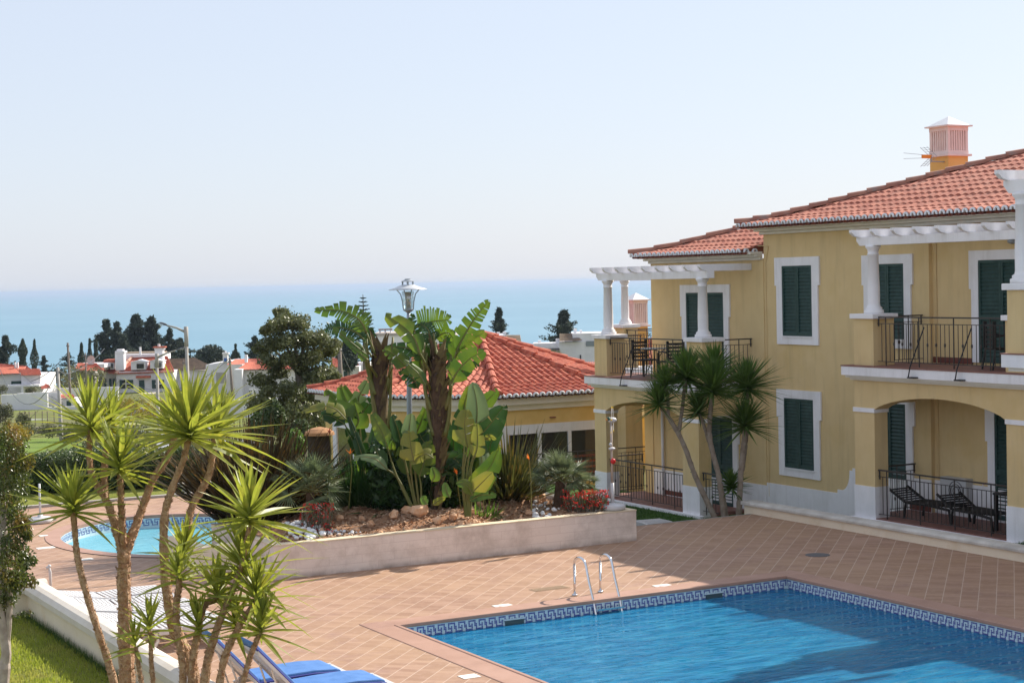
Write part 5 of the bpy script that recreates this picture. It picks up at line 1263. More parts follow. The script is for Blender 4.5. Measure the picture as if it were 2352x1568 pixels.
def inside(x, y, poly):
    c = False; n = len(poly)
    for i in range(n):
        x1, y1 = poly[i]; x2, y2 = poly[i - 1]
        if (y1 > y) != (y2 > y) and x < (x2 - x1) * (y - y1) / (y2 - y1) + x1: c = not c
    return c
def soilz(x, y):
    e = min(x - 10.6, 17.6 - x, y - 27.8, 3); return .53 + .16 * min(1, max(0, e) / 1.2) + .05 * sin(x * 2.1 + y) + .04 * sin(y * 3.3 - x * 1.7)
m = MB(); st = .14; idx = {}
nx, ny = int(7.4 / st), int(8.1 / st)
for j in range(ny + 1):
    for i in range(nx + 1):
        x, y = 10.45 + i * st, 27.6 + j * st; m.v.append((x, y, soilz(x, y) + U(-.012, .012)))
for j in range(ny):
    for i in range(nx):
        x, y = 10.45 + (i + .5) * st, 27.6 + (j + .5) * st
        if inside(x, y, inset(PP, .10)): a = j * (nx + 1) + i; m.f.append((a, a + 1, a + nx + 2, a + nx + 1)); m.m.append(0)
m.build('soil', SOIL, pl, True)
m = MB()
for _ in range(9000):
    x, y = U(10.7, 17.6), U(27.84, 31.5)
    if not inside(x, y, PI_): continue
    card(m, Vector((x, y, soilz(x, y) + U(.0, .03))), (Vector((0, 0, 1)) + rdir() * .6).normalized(), U(.015, .045), .6)
stuff(m.build('bark_chips', CHIP)); 
# rocks along the front, each one a thing
RK = []
def rockmesh(seed, lab):
    random.seed(seed); o = MB().sphere((0, 0, 0), 1, 7, sz=(1, .78, .78), jit=.27).build('rock', ROCKM); tag(o, lab, 'rock', 'ochre rocks in the planter'); random.seed(seed + 100); return o
rk = [rockmesh(k, 'jagged ochre rock lying in the bark bed of the planter') for k in (1, 2, 3, 4)]
spots = []
for x, y, s in ((713, 1212, 15), (752, 1200, 11), (780, 1198, 12), (850, 1203, 14), (905, 1198, 20), (935, 1192, 18), (965, 1198, 24), (1005, 1200, 14), (1042, 1196, 18), (1068, 1200, 12), (1078, 1185, 17), (1100, 1170, 15), (1072, 1160, 12), (1092, 1195, 10), (1122, 1180, 9), (700, 1222, 9), (740, 1218, 10), (815, 1214, 12), (875, 1215, 8), (1140, 1150, 9), (1175, 1135, 11), (1205, 1128, 13), (1222, 1130, 14), (1245, 1145, 14), (1232, 1160, 12), (1215, 1172, 11), (1195, 1180, 9), (1160, 1190, 8), (1028, 1212, 9), (985, 1216, 8), (655, 1205, 8), (830, 1196, 10), (1250, 1158, 10), (1188, 1150, 8), (1130, 1200, 7)):
    spots.append((pz(x, y - s * .3, .66), s))
ZN = [(0, 730, 'by the left red flowers'), (730, 860, 'left of the left trunk'), (860, 975, 'between the two tall trunks'), (975, 1060, 'in front of the right trunk'), (1060, 1150, 'below the right leafy clump'), (1150, 9999, 'on the bare bark slope')]
ORD = ['first', 'second', 'third', 'fourth', 'fifth', 'sixth', 'seventh', 'eighth', 'ninth', 'tenth', 'eleventh', 'twelfth']
RX = (713, 752, 780, 850, 905, 935, 965, 1005, 1042, 1068, 1078, 1100, 1072, 1092, 1122, 700, 740, 815, 875, 1140, 1175, 1205, 1222, 1245, 1232, 1215, 1195, 1160, 1028, 985, 655, 830, 1250, 1188, 1130)
RLAB = {}
for a_, b_2, nm in ZN:
    for o_i, k_i in enumerate(sorted([k for k in range(len(RX)) if a_ <= RX[k] < b_2], key=lambda k: RX[k])): RLAB[k_i] = 'ochre rock %s, %s from the left' % (nm, ORD[o_i])
for k, (p, s) in enumerate(spots):
    src = rk[k % 4]
    if k < 4: o = src
    else: o = src.copy(); SITE.objects.link(o)
    o['label'] = RLAB[k]
    r = s * .5 * 32.5 / F * 1.75; y_ = max(p.y, 27.95); zz_ = soilz(p.x, y_) + r * .5; o.location = (p.x, y_, zz_); o.scale = (r, r * U(.8, 1.2), r * U(.8, 1.15)); o.rotation_euler = (U(-.3, .3), U(-.3, .3), U(0, 6.28))
pb0 = MB().sphere((0, 0, 0), 1, 8, sz=(1, .8, .65), jit=.06).build('pebble', PEBM, None, True); tag(pb0, 'white rounded pebble in the loose white heaps at the rim of the planter', 'pebble', 'white pebbles at the planter rim')
first = True; HEAP = ''
def peb(x, y, s):
    global first
    if first: o = pb0; first = False
    else: o = pb0.copy(); SITE.objects.link(o)
    o['label'] = 'white rounded pebble in the heap ' + HEAP; o['group'] = 'white pebbles ' + HEAP
    p = pz(x, y, .62); y_ = max(p.y, 27.86); o.location = (max(p.x, 10.72), y_, soilz(p.x, y_) + s * .45 + U(0, .03)); o.scale = (s, s, s); o.rotation_euler = (U(-.4, .4), U(-.4, .4), U(0, 6.28))
HEAP = 'in front of the left red flowers'
for _ in range(70): peb(U(655, 745), U(1212, 1236), U(.035, .075))
HEAP = 'right of the left red flowers'
for _ in range(26): peb(U(745, 830), U(1214, 1226), U(.02, .045))
HEAP = 'at the foot of the right fan palm'
for _ in range(42): peb(U(1225, 1285), U(1160, 1186), U(.03, .07))
HEAP = 'beside the duck windmill base'
for _ in range(22): peb(U(1345, 1395), U(1158, 1172), U(.02, .045))
HEAP = 'at the far left end of the planter'
for _ in range(20): peb(U(560, 650), U(1180, 1215), U(.025, .05))

# ------------------------------------------------------------ LEAF BUILDERS
def spline(P, n):
    P = [Vector(p) for p in P]
    if len(P) == 2: return [P[0].lerp(P[1], i / n) for i in range(n + 1)]
    out = []
    for i in range(n + 1):
        t = i / n * (len(P) - 1); k = min(int(t), len(P) - 2); f = t - k
        p0 = P[k - 1] if k > 0 else P[0] * 2 - P[1]; p1, p2 = P[k], P[k + 1]; p3 = P[k + 2] if k + 2 < len(P) else P[-1] * 2 - P[-2]
        out.append(.5 * ((2 * p1) + (p2 - p0) * f + (2 * p0 - 5 * p1 + 4 * p2 - p3) * f * f + (3 * p1 - p0 - 3 * p2 + p3) * f ** 3))
    return out
def blade(mb, base, d, L, w, droop=.1, fold=.35, seg=5, mi=0, wave=0):
    """stiff sword leaf with a V section"""
    d = Vector(d).normalized(); side = d.cross(Vector((0, 0, 1)))
    if side.length < .1: side = Vector((1, 0, 0)).cross(d)
    side.normalize(); side = Matrix.Rotation(U(-.5, .5), 3, d) @ side; up = side.cross(d); k = len(mb.v); fold *= w; bend = Vector((wave, U(-.5, .5) * abs(wave), 0))
    for i in range(seg + 1):
        t = i / seg; ww = w * (.55 + 1.5 * t * (1 - t) * 1.35) * (1 - t ** 3.0) * .5; p = base + d * L * t - Vector((0, 0, droop * L * t * t)) + bend * L * t * t
        mb.v += [tuple(p + side * ww + up * fold * (1 - t)), tuple(p), tuple(p - side * ww + up * fold * (1 - t))]
    for i in range(seg):
        a = k + 3 * i; mb.f += [(a, a + 1, a + 4, a + 3), (a + 1, a + 2, a + 5, a + 4)]; mb.m += [mi, mi]
def yucca_head(mb, c, n=46, L=.62, w=.042, lo=-35, hi=88, axis=(0, 0, 1), droop=.16, mi=0, bias=None, stemlen=.16):
    c = Vector(c); ax = Vector(axis).normalized(); q = Vector((0, 0, 1)).rotation_difference(ax)
    for i in range(n):
        f = (i + .5) / n; el = radians(lo + (hi - lo) * (f ** .8) + U(-7, 7)); az = i * 2.39996 + U(-.25, .25)
        d = q @ Vector((cos(el) * cos(az), cos(el) * sin(az), sin(el)))
        if bias: d = (d + Vector(bias) * .25).normalized()
        LL = L * U(.72, 1.08) * (.56 + .56 * max(0, cos(el))); blade(mb, c + ax * (stemlen * (f - .5)), d, LL, w * U(.8, 1.15), droop * cos(el) * U(.3, 1.6), mi=mi)
def bleaf(mb, P, hw, tears=0, tilt=0, fold=.18, n=18, mi=0, one=None, droopf=.25):
    """broad paddle leaf along midrib P with half width hw; tears splits the margin into strips"""
    C = spline(P, n); view = (CAM - C[n // 2]).normalized()
    L = sum((C[i + 1] - C[i]).length for i in range(n))
    for sgn in (-1, 1):
        cuts = [0]
        nt_ = tears if (one is None or one == sgn) else max(1, tears // 4)
        if nt_:
            while cuts[-1] < 1: cuts.append(min(1, cuts[-1] + (1 / nt_) * U(.45, 1.6)))
        else: cuts.append(1)
        for a, b in zip(cuts, cuts[1:]):
            k = 2 if nt_ else n; gap = (b - a) * U(.03, .22) if nt_ else 0; dr = U(-.12, droopf) * .7 if nt_ else 0; k = max(2, int((b - a) * n)); rows = []
            for i in range(k + 1):
                t = a + (b - a) * i / k; x = t * n; j = min(int(x), n - 1); c = C[j].lerp(C[j + 1], x - j); tg = (C[min(j + 1, n)] - C[max(j - 1, 0)]).normalized()
                vw = Matrix.Rotation(tilt, 3, tg) @ view; sd = tg.cross(vw).normalized(); nm = sd.cross(tg)
                te = a + gap + (b - a - 2 * gap) * i / k; pw = (min(1, 4.2 * te) ** .6) * (max(0, 1 - te) ** .42) * 1.05
                row = []
                for f in (0, .35, .7, 1):
                    off = tg * ((te - t) * L * f) + tg * (.18 * hw * f)
                    row.append(c + sd * sgn * hw * pw * f + off + nm * hw * (fold * f * 1.2 - .25 * f * f) - Vector((0, 0, dr * hw * f * f)))
                rows.append(row)
            s0 = len(mb.v)
            for r in rows: mb.v += [tuple(v) for v in r]
            for i in range(k):
                for f in range(3): q = s0 + 4 * i + f; mb.f.append((q, q + 1, q + 5, q + 4)); mb.m.append(mi)
    return C
def zA(p, d): return dep(680.7 + .217 * p[0], 612.6 + .217 * p[1], d)
def zB(p, d): return dep(680.7 + .2387 * p[0], 884.7 + .2387 * p[1], d)
def stalk(mb, P, r, mi=0): mb.tube(spline(P, 8), [r * (1 - .5 * i / 8) for i in range(9)], 6, mi)

# ------------------------------------------------------------ GIANT BIRD OF PARADISE (two trunks)
def nicolai(label, base, top, prof_, leaves, d, seed, frays):
    random.seed(seed); b_ = dep(*base, d); t = thing('giant_bird_of_paradise', label, 'plant', (b_.x, b_.y, .65), 'giant bird of paradise trees in the planter')
    tp = dep(*top, d); C = [dep(x, y, d) for x, y, r in prof_]; m = MB(); m.tube(C, [r * d / F for x, y, r in prof_], 12, rough=.07); tr = m.build('trunk', TRKN, t)
    m = MB()                               # old leaf bases wrapped round the trunk
    for i in range(frays):
        f = i / frays; k = f * (len(C) - 1); j = min(int(k), len(C) - 2); c = C[j].lerp(C[j + 1], k - j); r = (prof_[j][2] + (prof_[j + 1][2] - prof_[j][2]) * (k - j)) * d / F
        a = pi * (i % 2) + U(-.5, .5) - .5; o_ = R0 * cos(a) + FWH * sin(a); 
        tang = (C[j + 1] - C[j]).normalized(); sd = tang.cross(o_); L = U(.32, .52)
        vs = []
        for q in range(5):
            tt = q / 4; wv = r * 1.05 * (1 - tt) ** .7; p = c + o_ * (r * .75 + .09 * tt * tt + .02) + tang * (L * tt); vs += [p - sd * wv - o_ * r * .4 * (1 - tt), p + o_ * .02, p + sd * wv - o_ * r * .4 * (1 - tt)]
        m.add(vs, [(3 * q + e, 3 * q + e + 1, 3 * q + e + 4, 3 * q + e + 3) for q in range(4) for e in (0, 1)])
    m.build('leaf_sheaths', mat('old leaf bases', (.11, .07, .035), (.19, .145, .055), 5, .85, c3=(.045, .027, .018), s3=4, transl=0), tr)
    for k in range(7):                      # old green leaf bases fanning up along the trunk
        m = MB(); s_ = (-1, 1)[k % 2]; f = U(.35, .75); j = int(f * (len(C) - 1)); r = prof_[j][2] * d / F; q0 = C[j] + R0 * s_ * r * .8 + FWH * U(-.12, .05); q1 = C[min(j + 1, len(C) - 1)] + R0 * s_ * (r * 1.2 + .05) + FWH * U(-.15, .05)
        q2 = C[-1] + R0 * s_ * U(.16, .3) + FWH * U(-.2, .2) + Vector((0, 0, U(-.05, .35))); m.tube(spline([q0, q1, q2], 10), [.05 - .003 * i for i in range(11)], 7); m.build('leaf_base', NICS, t, True)
    m = MB()                                # dry dark tuft at the top
    for _ in range(46): blade(m, C[-1] + Vector((U(-.12, .12), U(-.12, .12), U(-.35, .0))), (U(-.7, .7), U(-.7, .7), U(-.1, 1)), U(.12, .38), .05, .2)
    m.build('dry_tuft', mat('dry dark bracts', (.05, .028, .024), (.10, .06, .04), 8, .9), tr)
    for lf_ in leaves:
        st, P, hw, tears, tilt, one, mm, dd = lf_; D_ = d + dd
        m = MB()
        if st: stalk(m, [zA(p, d + (D_ - d) * i / max(1, len(st) - 1)) for i, p in enumerate(st)] , .032, 1)
        pts = [zA(p, D_) + Vector((0, 0, 0)) for p in P]; C_ = bleaf(m, pts, hw * 1.32 * .217 * D_ / F, tears, tilt * .55, one=one, mi=0)
        m.tube(C_, [.016 * (1 - i / len(C_)) + .003 for i in range(len(C_))], 5, 1)
        m.build('leaf', [mm, NICS], t, True)
LL_ = [
 ([(860, 1000), (830, 920), (745, 700)], [(745, 700), (690, 590), (600, 515), (450, 460), (205, 455)], 112, 15, .5, None, NICL, -.25),
 ([(850, 1000), (800, 950), (715, 830)], [(715, 770), (640, 700), (520, 650), (400, 640), (318, 640)], 98, 13, .7, None, NICD, .35),
 ([(800, 1200), (760, 1020), (700, 850)], [(740, 930), (620, 830), (500, 730), (385, 650)], 58, 3, .9, None, NICL, -.5),
 ([(880, 1200), (800, 1080), (730, 980)], [(760, 990), (690, 930), (580, 850)], 40, 2, .4, None, NICL, -.7),
 ([(900, 1000), (905, 930)], [(905, 960), (830, 860), (800, 760), (800, 640)], 55, 6, 1.1, None, NICD, .5),
 ([(880, 1050), (860, 960), (800, 800)], [(820, 840), (760, 730), (690, 650), (600, 620)], 70, 9, .3, None, NICD, .7),
 ([(900, 1050), (930, 950)], [(930, 980), (990, 900), (1060, 860), (1140, 850)], 62, 5, .5, None, NICD, .5),
 ([(960, 1200), (1020, 1060)], [(1230, 1130), (1130, 1020), (1030, 920), (930, 875)], 82, 3, .7, None, NICL, -.6),
]
nicolai('left trunk of the two giant bird of paradise trees, leaves arching to the left', (884, 1185), (868, 815), [(886, 1190, 9), (884, 1100, 9), (880, 1000, 10), (878, 950, 12), (876, 905, 15), (872, 860, 18), (874, 830, 19), (872, 812, 12)], LL_, 33.0, 11, 34)
LR_ = [
 ([(1450, 1200), (1380, 1050), (1300, 900)], [(1310, 930), (1250, 760), (1150, 650), (1040, 570), (945, 498)], 92, 3, .5, None, NICL, -.4),
 ([(1440, 1150), (1330, 950)], [(1330, 960), (1230, 880), (1120, 850), (1020, 845)], 72, 4, .3, None, NICD, .2),
 ([(1500, 1100), (1470, 850), (1330, 700)], [(1270, 640), (1350, 600), (1460, 575), (1612, 560)], 150, 15, .1, None, NICL, .4),
 ([(1460, 1100), (1400, 850), (1290, 760)], [(1290, 800), (1250, 680), (1225, 600), (1230, 500)], 66, 6, .6, None, NICD, .7),
 ([(1490, 1100), (1475, 900), (1450, 700)], [(1460, 820), (1420, 740), (1390, 660), (1310, 600)], 88, 9, .4, None, NICD, .2),
 ([(1500, 1050), (1480, 800)], [(1470, 760), (1540, 710), (1610, 700), (1665, 760)], 70, 7, .5, None, NICL, .5),
 ([(1600, 1250), (1640, 1080), (1700, 880)], [(1690, 900), (1770, 740), (1860, 590), (1930, 490), (2030, 365)], 100, 11, .5, None, NICL, -.2),
 ([(1600, 1200), (1650, 1060)], [(1650, 1010), (1730, 880), (1850, 780), (1992, 688)], 110, 8, .6, None, NICL, .1),
 ([(1620, 1400), (1640, 1250)], [(1640, 1230), (1710, 1100), (1840, 970), (1985, 890)], 104, 4, .4, None, NICL, -.5),
 ([(1560, 1150), (1620, 980)], [(1640, 980), (1650, 880), (1655, 780), (1640, 670)], 72, 6, .3, None, NICD, .6),
 ([(1420, 1300), (1380, 1200)], [(1370, 1260), (1300, 1140), (1220, 1060), (1140, 985)], 60, 2, 1.0, None, NICL, -.8),
 ([(1430, 1300), (1350, 1150)], [(1340, 1130), (1320, 1030), (1290, 940), (1215, 900)], 95, 3, .2, None, NICL, .3),
 ([(1450, 1300), (1300, 1200)], [(1290, 1290), (1250, 1200), (1180, 1150), (1100, 1100)], 80, 5, .3, None, NICD, .7),
 ([(1480, 1200), (1560, 1000)], [(1580, 1000), (1600, 860), (1570, 760), (1500, 690)], 76, 8, .4, None, NICD, .8),
 ([(1420, 1200), (1400, 1000)], [(1400, 1010), (1330, 900), (1290, 800), (1230, 720)], 84, 6, .4, None, NICL, .1),
 ([(1600, 1350), (1680, 1200)], [(1690, 1180), (1780, 1090), (1860, 1040), (1930, 1030)], 66, 4, .4, None, NICD, .5),
 ([(1440, 1250), (1440, 1000)], [(1430, 1000), (1380, 900), (1360, 820), (1350, 740)], 90, 5, .3, None, NICD, .9),
]
nicolai('right trunk of the two giant bird of paradise trees, taller and thicker', (1005, 1195), (1005, 820), [(1000, 1200, 8), (1006, 1120, 9), (1010, 1060, 11), (1010, 1000, 16), (1008, 940, 20), (1006, 890, 19), (1004, 850, 18), (1005, 822, 13)], LR_, 32.4, 12, 52)

# lower leafy clumps
def clumpplant(label, base, d, leaves, stalks, seed):
    random.seed(seed); b_ = dep(*base, d); t = thing('bird_of_paradise_clump', label, 'plant', (b_.x, b_.y, .6), 'leafy bird of paradise clumps')
    for P, hw, tears, tilt, mm, dd in leaves:
        m = MB(); C_ = bleaf(m, [zB(p, d + dd) for p in P], hw * 1.4 * .2387 * d / F, tears, tilt * .7, mi=0); m.tube(C_, [.012 * (1 - i / len(C_)) + .002 for i in range(len(C_))], 5, 1); m.build('leaf', [mm, NICS], t, True)
    m = MB()
    for S in stalks: stalk(m, [zB(p, d) for p in S], .026)
    m.build('stalks', NICS, t); return t
NICY = leafm('yellowing leaf', (.17, .20, .04), (.27, .25, .05), 3, .35, .4, c3=(.28, .26, .05), s3=4); NICG = leafm('grey sheen leaf', (.14, .20, .08), (.18, .24, .10), 2, .25, .3)
clumpplant('leafy clump left of the trunks with a yellow edged leaf pointing left', (812, 1180), 33.4,
 [([(470, 380), (400, 330), (320, 290), (240, 285)], 62, 2, .5, NICD, -.3), ([(540, 330), (520, 220), (470, 120), (430, 0)], 85, 3, .4, NICL, .1), ([(600, 320), (650, 240), (700, 180), (735, 120)], 62, 3, .5, NICD, .4),
  ([(480, 330), (380, 230), (250, 200), (60, 250)], 60, 4, .9, NICY, -.6), ([(520, 260), (420, 180), (340, 110), (285, 40)], 65, 2, .5, NICL, .5), ([(540, 360), (480, 290), (400, 230), (330, 200)], 90, 1, .2, NICL, -.2), ([(600, 250), (600, 120), (640, 40), (690, -60)], 70, 3, .7, NICG, .6), ([(560, 420), (600, 340), (580, 250), (560, 170)], 80, 2, .2, NICL, -.1)],
 [[(640, 900), (570, 620), (470, 380)], [(650, 900), (600, 600), (545, 330)], [(640, 900), (560, 600), (520, 360)], [(660, 900), (620, 560), (610, 320)]], 21)
clumpplant('central leafy clump around the foot of the lamp post', (940, 1190), 32.2,
 [([(880, 600), (830, 470), (780, 370), (735, 270)], 62, 1, .3, NICL, -.3), ([(1010, 560), (980, 430), (950, 350), (925, 280)], 58, 1, .4, NICD, .4), ([(1080, 540), (1085, 440), (1095, 350), (1105, 265)], 60, 1, .3, NICG, .2), ([(1150, 470), (1190, 380), (1220, 300), (1250, 220)], 58, 2, .5, NICL, .5),
  ([(1130, 730), (1110, 640), (1095, 540), (1090, 450)], 92, 3, .2, NICY, -.5), ([(1180, 880), (1220, 760), (1250, 650), (1265, 540)], 95, 3, .3, NICL, -.2), ([(880, 820), (780, 720), (670, 690), (555, 690)], 50, 1, .9, NICG, -.5), ([(870, 780), (810, 720), (780, 650), (755, 590)], 76, 2, .3, NICD, .1),
  ([(1300, 930), (1330, 880), (1330, 840), (1310, 790)], 44, 0, .3, NICL, -.6), ([(930, 700), (880, 600), (840, 500), (800, 400)], 80, 2, .5, NICD, .6), ([(1040, 700), (1020, 600), (980, 500), (960, 420)], 85, 2, .3, NICD, .8), ([(1270, 600), (1200, 500), (1180, 420), (1200, 330)], 70, 3, .5, NICD, .7), ([(1320, 700), (1250, 660), (1180, 690), (1100, 740)], 60, 3, .8, NICY, -.4), ([(1000, 900), (960, 800), (940, 700), (930, 600)], 70, 2, .6, NICD, .7),
  ([(1120, 860), (1050, 760), (1010, 680), (1000, 590)], 60, 1, .6, NICL, .4), ([(1260, 1150), (1240, 1120), (1220, 1090), (1250, 1070)], 30, 0, .3, HEDB, -.8), ([(1310, 1150), (1350, 1120), (1400, 1090), (1438, 1080)], 30, 1, .6, NICY, -.8)],
 [[(1180, 1230), (1120, 980), (1080, 540)], [(1130, 1230), (960, 860), (880, 600)], [(1150, 1230), (980, 900), (880, 810)], [(1190, 1230), (1150, 900), (1130, 720)], [(1200, 1230), (1200, 980), (1180, 860)], [(1160, 1230), (1060, 800), (1010, 560)]], 22)
clumpplant('right hand leafy clump with one tall upright grey green leaf', (1070, 1185), 31.9,
 [([(1650, 600), (1625, 480), (1620, 360), (1635, 235)], 98, 3, .2, NICY, -.4), ([(1730, 390), (1740, 260), (1730, 130), (1700, -10)], 92, 0, .3, NICG, -.2), ([(1640, 280), (1620, 190), (1640, 100), (1665, 10)], 52, 0, .4, NICL, .3), ([(1780, 200), (1840, 140), (1890, 90), (1935, 40)], 62, 1, .5, NICL, .4),
  ([(1770, 480), (1860, 380), (1930, 290), (1995, 205)], 105, 2, .4, NICD, .0), ([(1710, 700), (1740, 600), (1745, 480), (1740, 370)], 62, 2, .2, NICY, -.5), ([(1690, 1060), (1780, 900), (1880, 760), (1945, 620)], 96, 1, .5, NICL, -.3), ([(1700, 1020), (1760, 960), (1830, 890), (1890, 830)], 72, 1, .3, NICY, -.7),
  ([(1430, 830), (1480, 740), (1530, 690), (1590, 650)], 84, 3, .4, NICD, .5), ([(1480, 1080), (1450, 1030), (1435, 980), (1430, 940)], 36, 0, .2, HEDB, -.7), ([(1700, 1060), (1660, 980), (1610, 940), (1535, 945)], 52, 1, .5, NICL, -.4), ([(1660, 1110), (1760, 1060), (1840, 1050), (1925, 1060)], 44, 1, .7, NICD, -.2), ([(1620, 560), (1560, 450), (1560, 330), (1580, 230)], 60, 3, .4, NICD, .6), ([(1800, 520), (1850, 500), (1880, 500), (1920, 520)], 30, 2, .6, NICY, -.2),
  ([(1600, 820), (1560, 740), (1500, 700), (1420, 690)], 80, 4, .5, NICD, .5)],
 [[(1640, 1260), (1605, 900), (1645, 600)], [(1650, 1260), (1640, 820), (1725, 390)], [(1660, 1260), (1680, 800), (1745, 640)], [(1670, 1260), (1690, 1040)], [(1655, 1260), (1660, 850), (1775, 470)], [(1630, 1260), (1600, 880), (1640, 280)]], 23)
random.seed(29); t = thing('bird_of_paradise_clump', 'low layer of broad green leaves filling the middle of the planter', 'plant', tuple(dep(960, 1180, 33)), 'leafy bird of paradise clumps')
for k in range(60):
    x = U(815, 1125); y = U(1090, 1175); d_ = U(32.6, 34.0); h_ = U(70, 200); dx = U(-45, 45); m = MB(); P0 = dep(x, y, d_); P1 = dep(x + dx * .3, y - h_ * .55, d_ + U(-.1, .1)); P2 = dep(x + dx, y - h_, d_ + U(-.25, .25))
    C_ = bleaf(m, [P1.lerp(P0, .35), P1, P2], U(.14, .25), random.choice((0, 1, 2, 3)), U(-.8, .8)); m.tube([P0, P1, P2], [.014, .012, .004], 5, 1); m.build('leaf', [random.choice((NICL, NICD, NICL)), NICS], t, True)
# dense narrow leaved clump
def bladeclump(name, label, base, d, n, L, w, spread, m_, seed, group=None, droop=.15, cat='plant', lo=25, base_r=.25, z=.62, wave=.05, hi=88, flat=None):
    random.seed(seed); b_ = dep(*base, d); b_.z = z; t = thing(name, label, cat, tuple(b_), group); m = MB()
    for i in range(n):
        el = radians(hi - (hi - lo) * (R() ** .8)); az = U(0, 2 * pi); d_ = Vector((cos(el) * cos(az), cos(el) * sin(az), sin(el)))
        blade(m, b_ + Vector((cos(az) * base_r * R(), sin(az) * base_r * R(), -.1)), d_, L * U(.55, 1.05), w * U(.7, 1.2), droop * U(.2, 2) * cos(el), .2, 6, wave=U(-wave, wave))
    m.build('leaves', m_, t); return t
bladeclump('phormium', 'big bronze flax clump at the left end of the planter', (585, 1190), 33.0, 760, 2.25, .07, 1, PHOR, 31, 'bronze flax clumps', lo=30, base_r=.75, droop=.07, wave=.12)
bladeclump('phormium', 'olive and bronze flax clump right of the leafy plants', (1166, 1140), 34.2, 420, 1.9, .052, 1, PHORG, 32, 'bronze flax clumps', lo=22, base_r=.35)
bladeclump('crane_flower', 'dense dark narrow leaved clump with small orange flowers, left of the trunks', (820, 1185), 33.6, 620, 1.35, .05, 1, NICD, 33, None, lo=30, base_r=.55, droop=.1)
bladeclump('crane_flower', 'dark leafy clump behind the two trunks', (935, 1180), 33.5, 520, 1.25, .075, 1, NICD, 34, None, lo=20, base_r=.8, droop=.2)
bladeclump('crane_flower', 'small pale green leafy clump in front of the bronze flax', (1110, 1150), 32.5, 90, .42, .04, 1, HEDB, 35, None, lo=10, base_r=.25)
for i, (x, y, lab) in enumerate(((1215, 1055, 'orange crane flower in front of the right flax clump'), (1103, 1020, 'orange crane flower just right of the yellowed leaf'), (1049, 1088, 'small orange crane flower low between the trunks and right clump'), (804, 1042, 'orange crane flower left of the trunks'), (757, 995, 'reddish crane flower at the corner of the pavilion window'))):
    p = dep(x, y, 31.6); t = thing('crane_flower_bloom', lab, 'flower', tuple(p), 'orange crane flowers'); m = MB()
    for k in range(6): blade(m, p, (U(-.6, .6), U(-.3, .3), U(.4, 1)), U(.07, .14), .028, 0, seg=3)
    m.build('petals', ORF if i != 4 else leafm('dull red bract', (.35, .08, .04), None, 5, .2), t); MB().tube([dep(x + U(-12, 12), 1170, 31.9), dep(x + 4, y + 40, 31.7), p], .009, 5).build('stem', NICS, t)
for i, (x0, y0, x1, y1, dd, lab) in enumerate(((835, 990, 970, 1195, 32.9, 'dark bushy growth behind the left trunk and the lamp post'), (960, 1020, 1110, 1195, 32.8, 'dark bushy growth behind the right trunk'), (1080, 1050, 1160, 1160, 34.4, 'dark bushy growth left of the olive flax'), (765, 1060, 850, 1185, 34.4, 'dark bushy growth behind the narrow leaved clump'))):
    c = dep((x0 + x1) / 2, (y0 + y1) / 2, dd); rx = (x1 - x0) / 2 * dd / F; rz = (y1 - y0) / 2 * dd / F; t = thing('foliage_bush', lab, 'shrub', (c.x, c.y, .6), 'dark bushes inside the planter'); m = MB()
    for k in range(6):
        q = rdir(); clump(m, c + Vector((q.x * rx * .45, q.y * rx * .4, q.z * rz * .5)), (rx * .6, rx * .5, rz * .6), 620, .09, .3, .38)
    m.build('foliage', NICD, t)
# fan palms
def fanpalm(label, crown, base, d, r, n, seed, tr=.09, m_=FANP):
    random.seed(seed); c = dep(*crown, d); b_ = dep(*base, d); b_.z = .6; t = thing('fan_palm', label, 'palm', tuple(b_), 'low fan palms in the planter')
    MB().tube([b_, b_.lerp(c, .5), c], [tr * 1.2, tr, tr * .9], 10, rough=.12).build('trunk', TRKN, t); ml = MB(); ms = MB()
    for i in range(n):
        f = (i + .5) / n; el = radians(-15 + 95 * f + U(-8, 8)); az = i * 2.4 + U(-.3, .3); d_ = Vector((cos(el) * cos(az), cos(el) * sin(az), sin(el))); L = r * U(.45, .6); e = c + d_ * L
        ms.tube([c, e], [.012, .007], 4); sd = d_.cross(Vector((0, 0, 1))).normalized(); 
        sd = Matrix.Rotation(U(-.7, .7), 3, d_) @ sd
        for k in range(22):
            a = radians(-105 + 210 * (k + .5) / 22); q = (d_ * cos(a) + sd * sin(a)).normalized(); blade(ml, e, q, r * U(.42, .55), .022, .12, .5, 3)
    ml.build('fronds', m_, t); ms.build('petioles', NICS, t); return t
fanpalm('grey green fan palm beside the left red flowers', (712, 1130), (716, 1205), 31.5, .82, 28, 41, .08, leafm('pale fan leaf', (.13, .17, .08), (.21, .25, .13), 6, .25, .45))
fanpalm('fan palm on a short brown trunk at the right of the planter', (1288, 1105), (1284, 1168), 33.2, .70, 30, 42, .12)
fanpalm('small low fan palm leaning right behind the red flowers', (1335, 1122), (1330, 1160), 33.6, .48, 12, 43, .04)
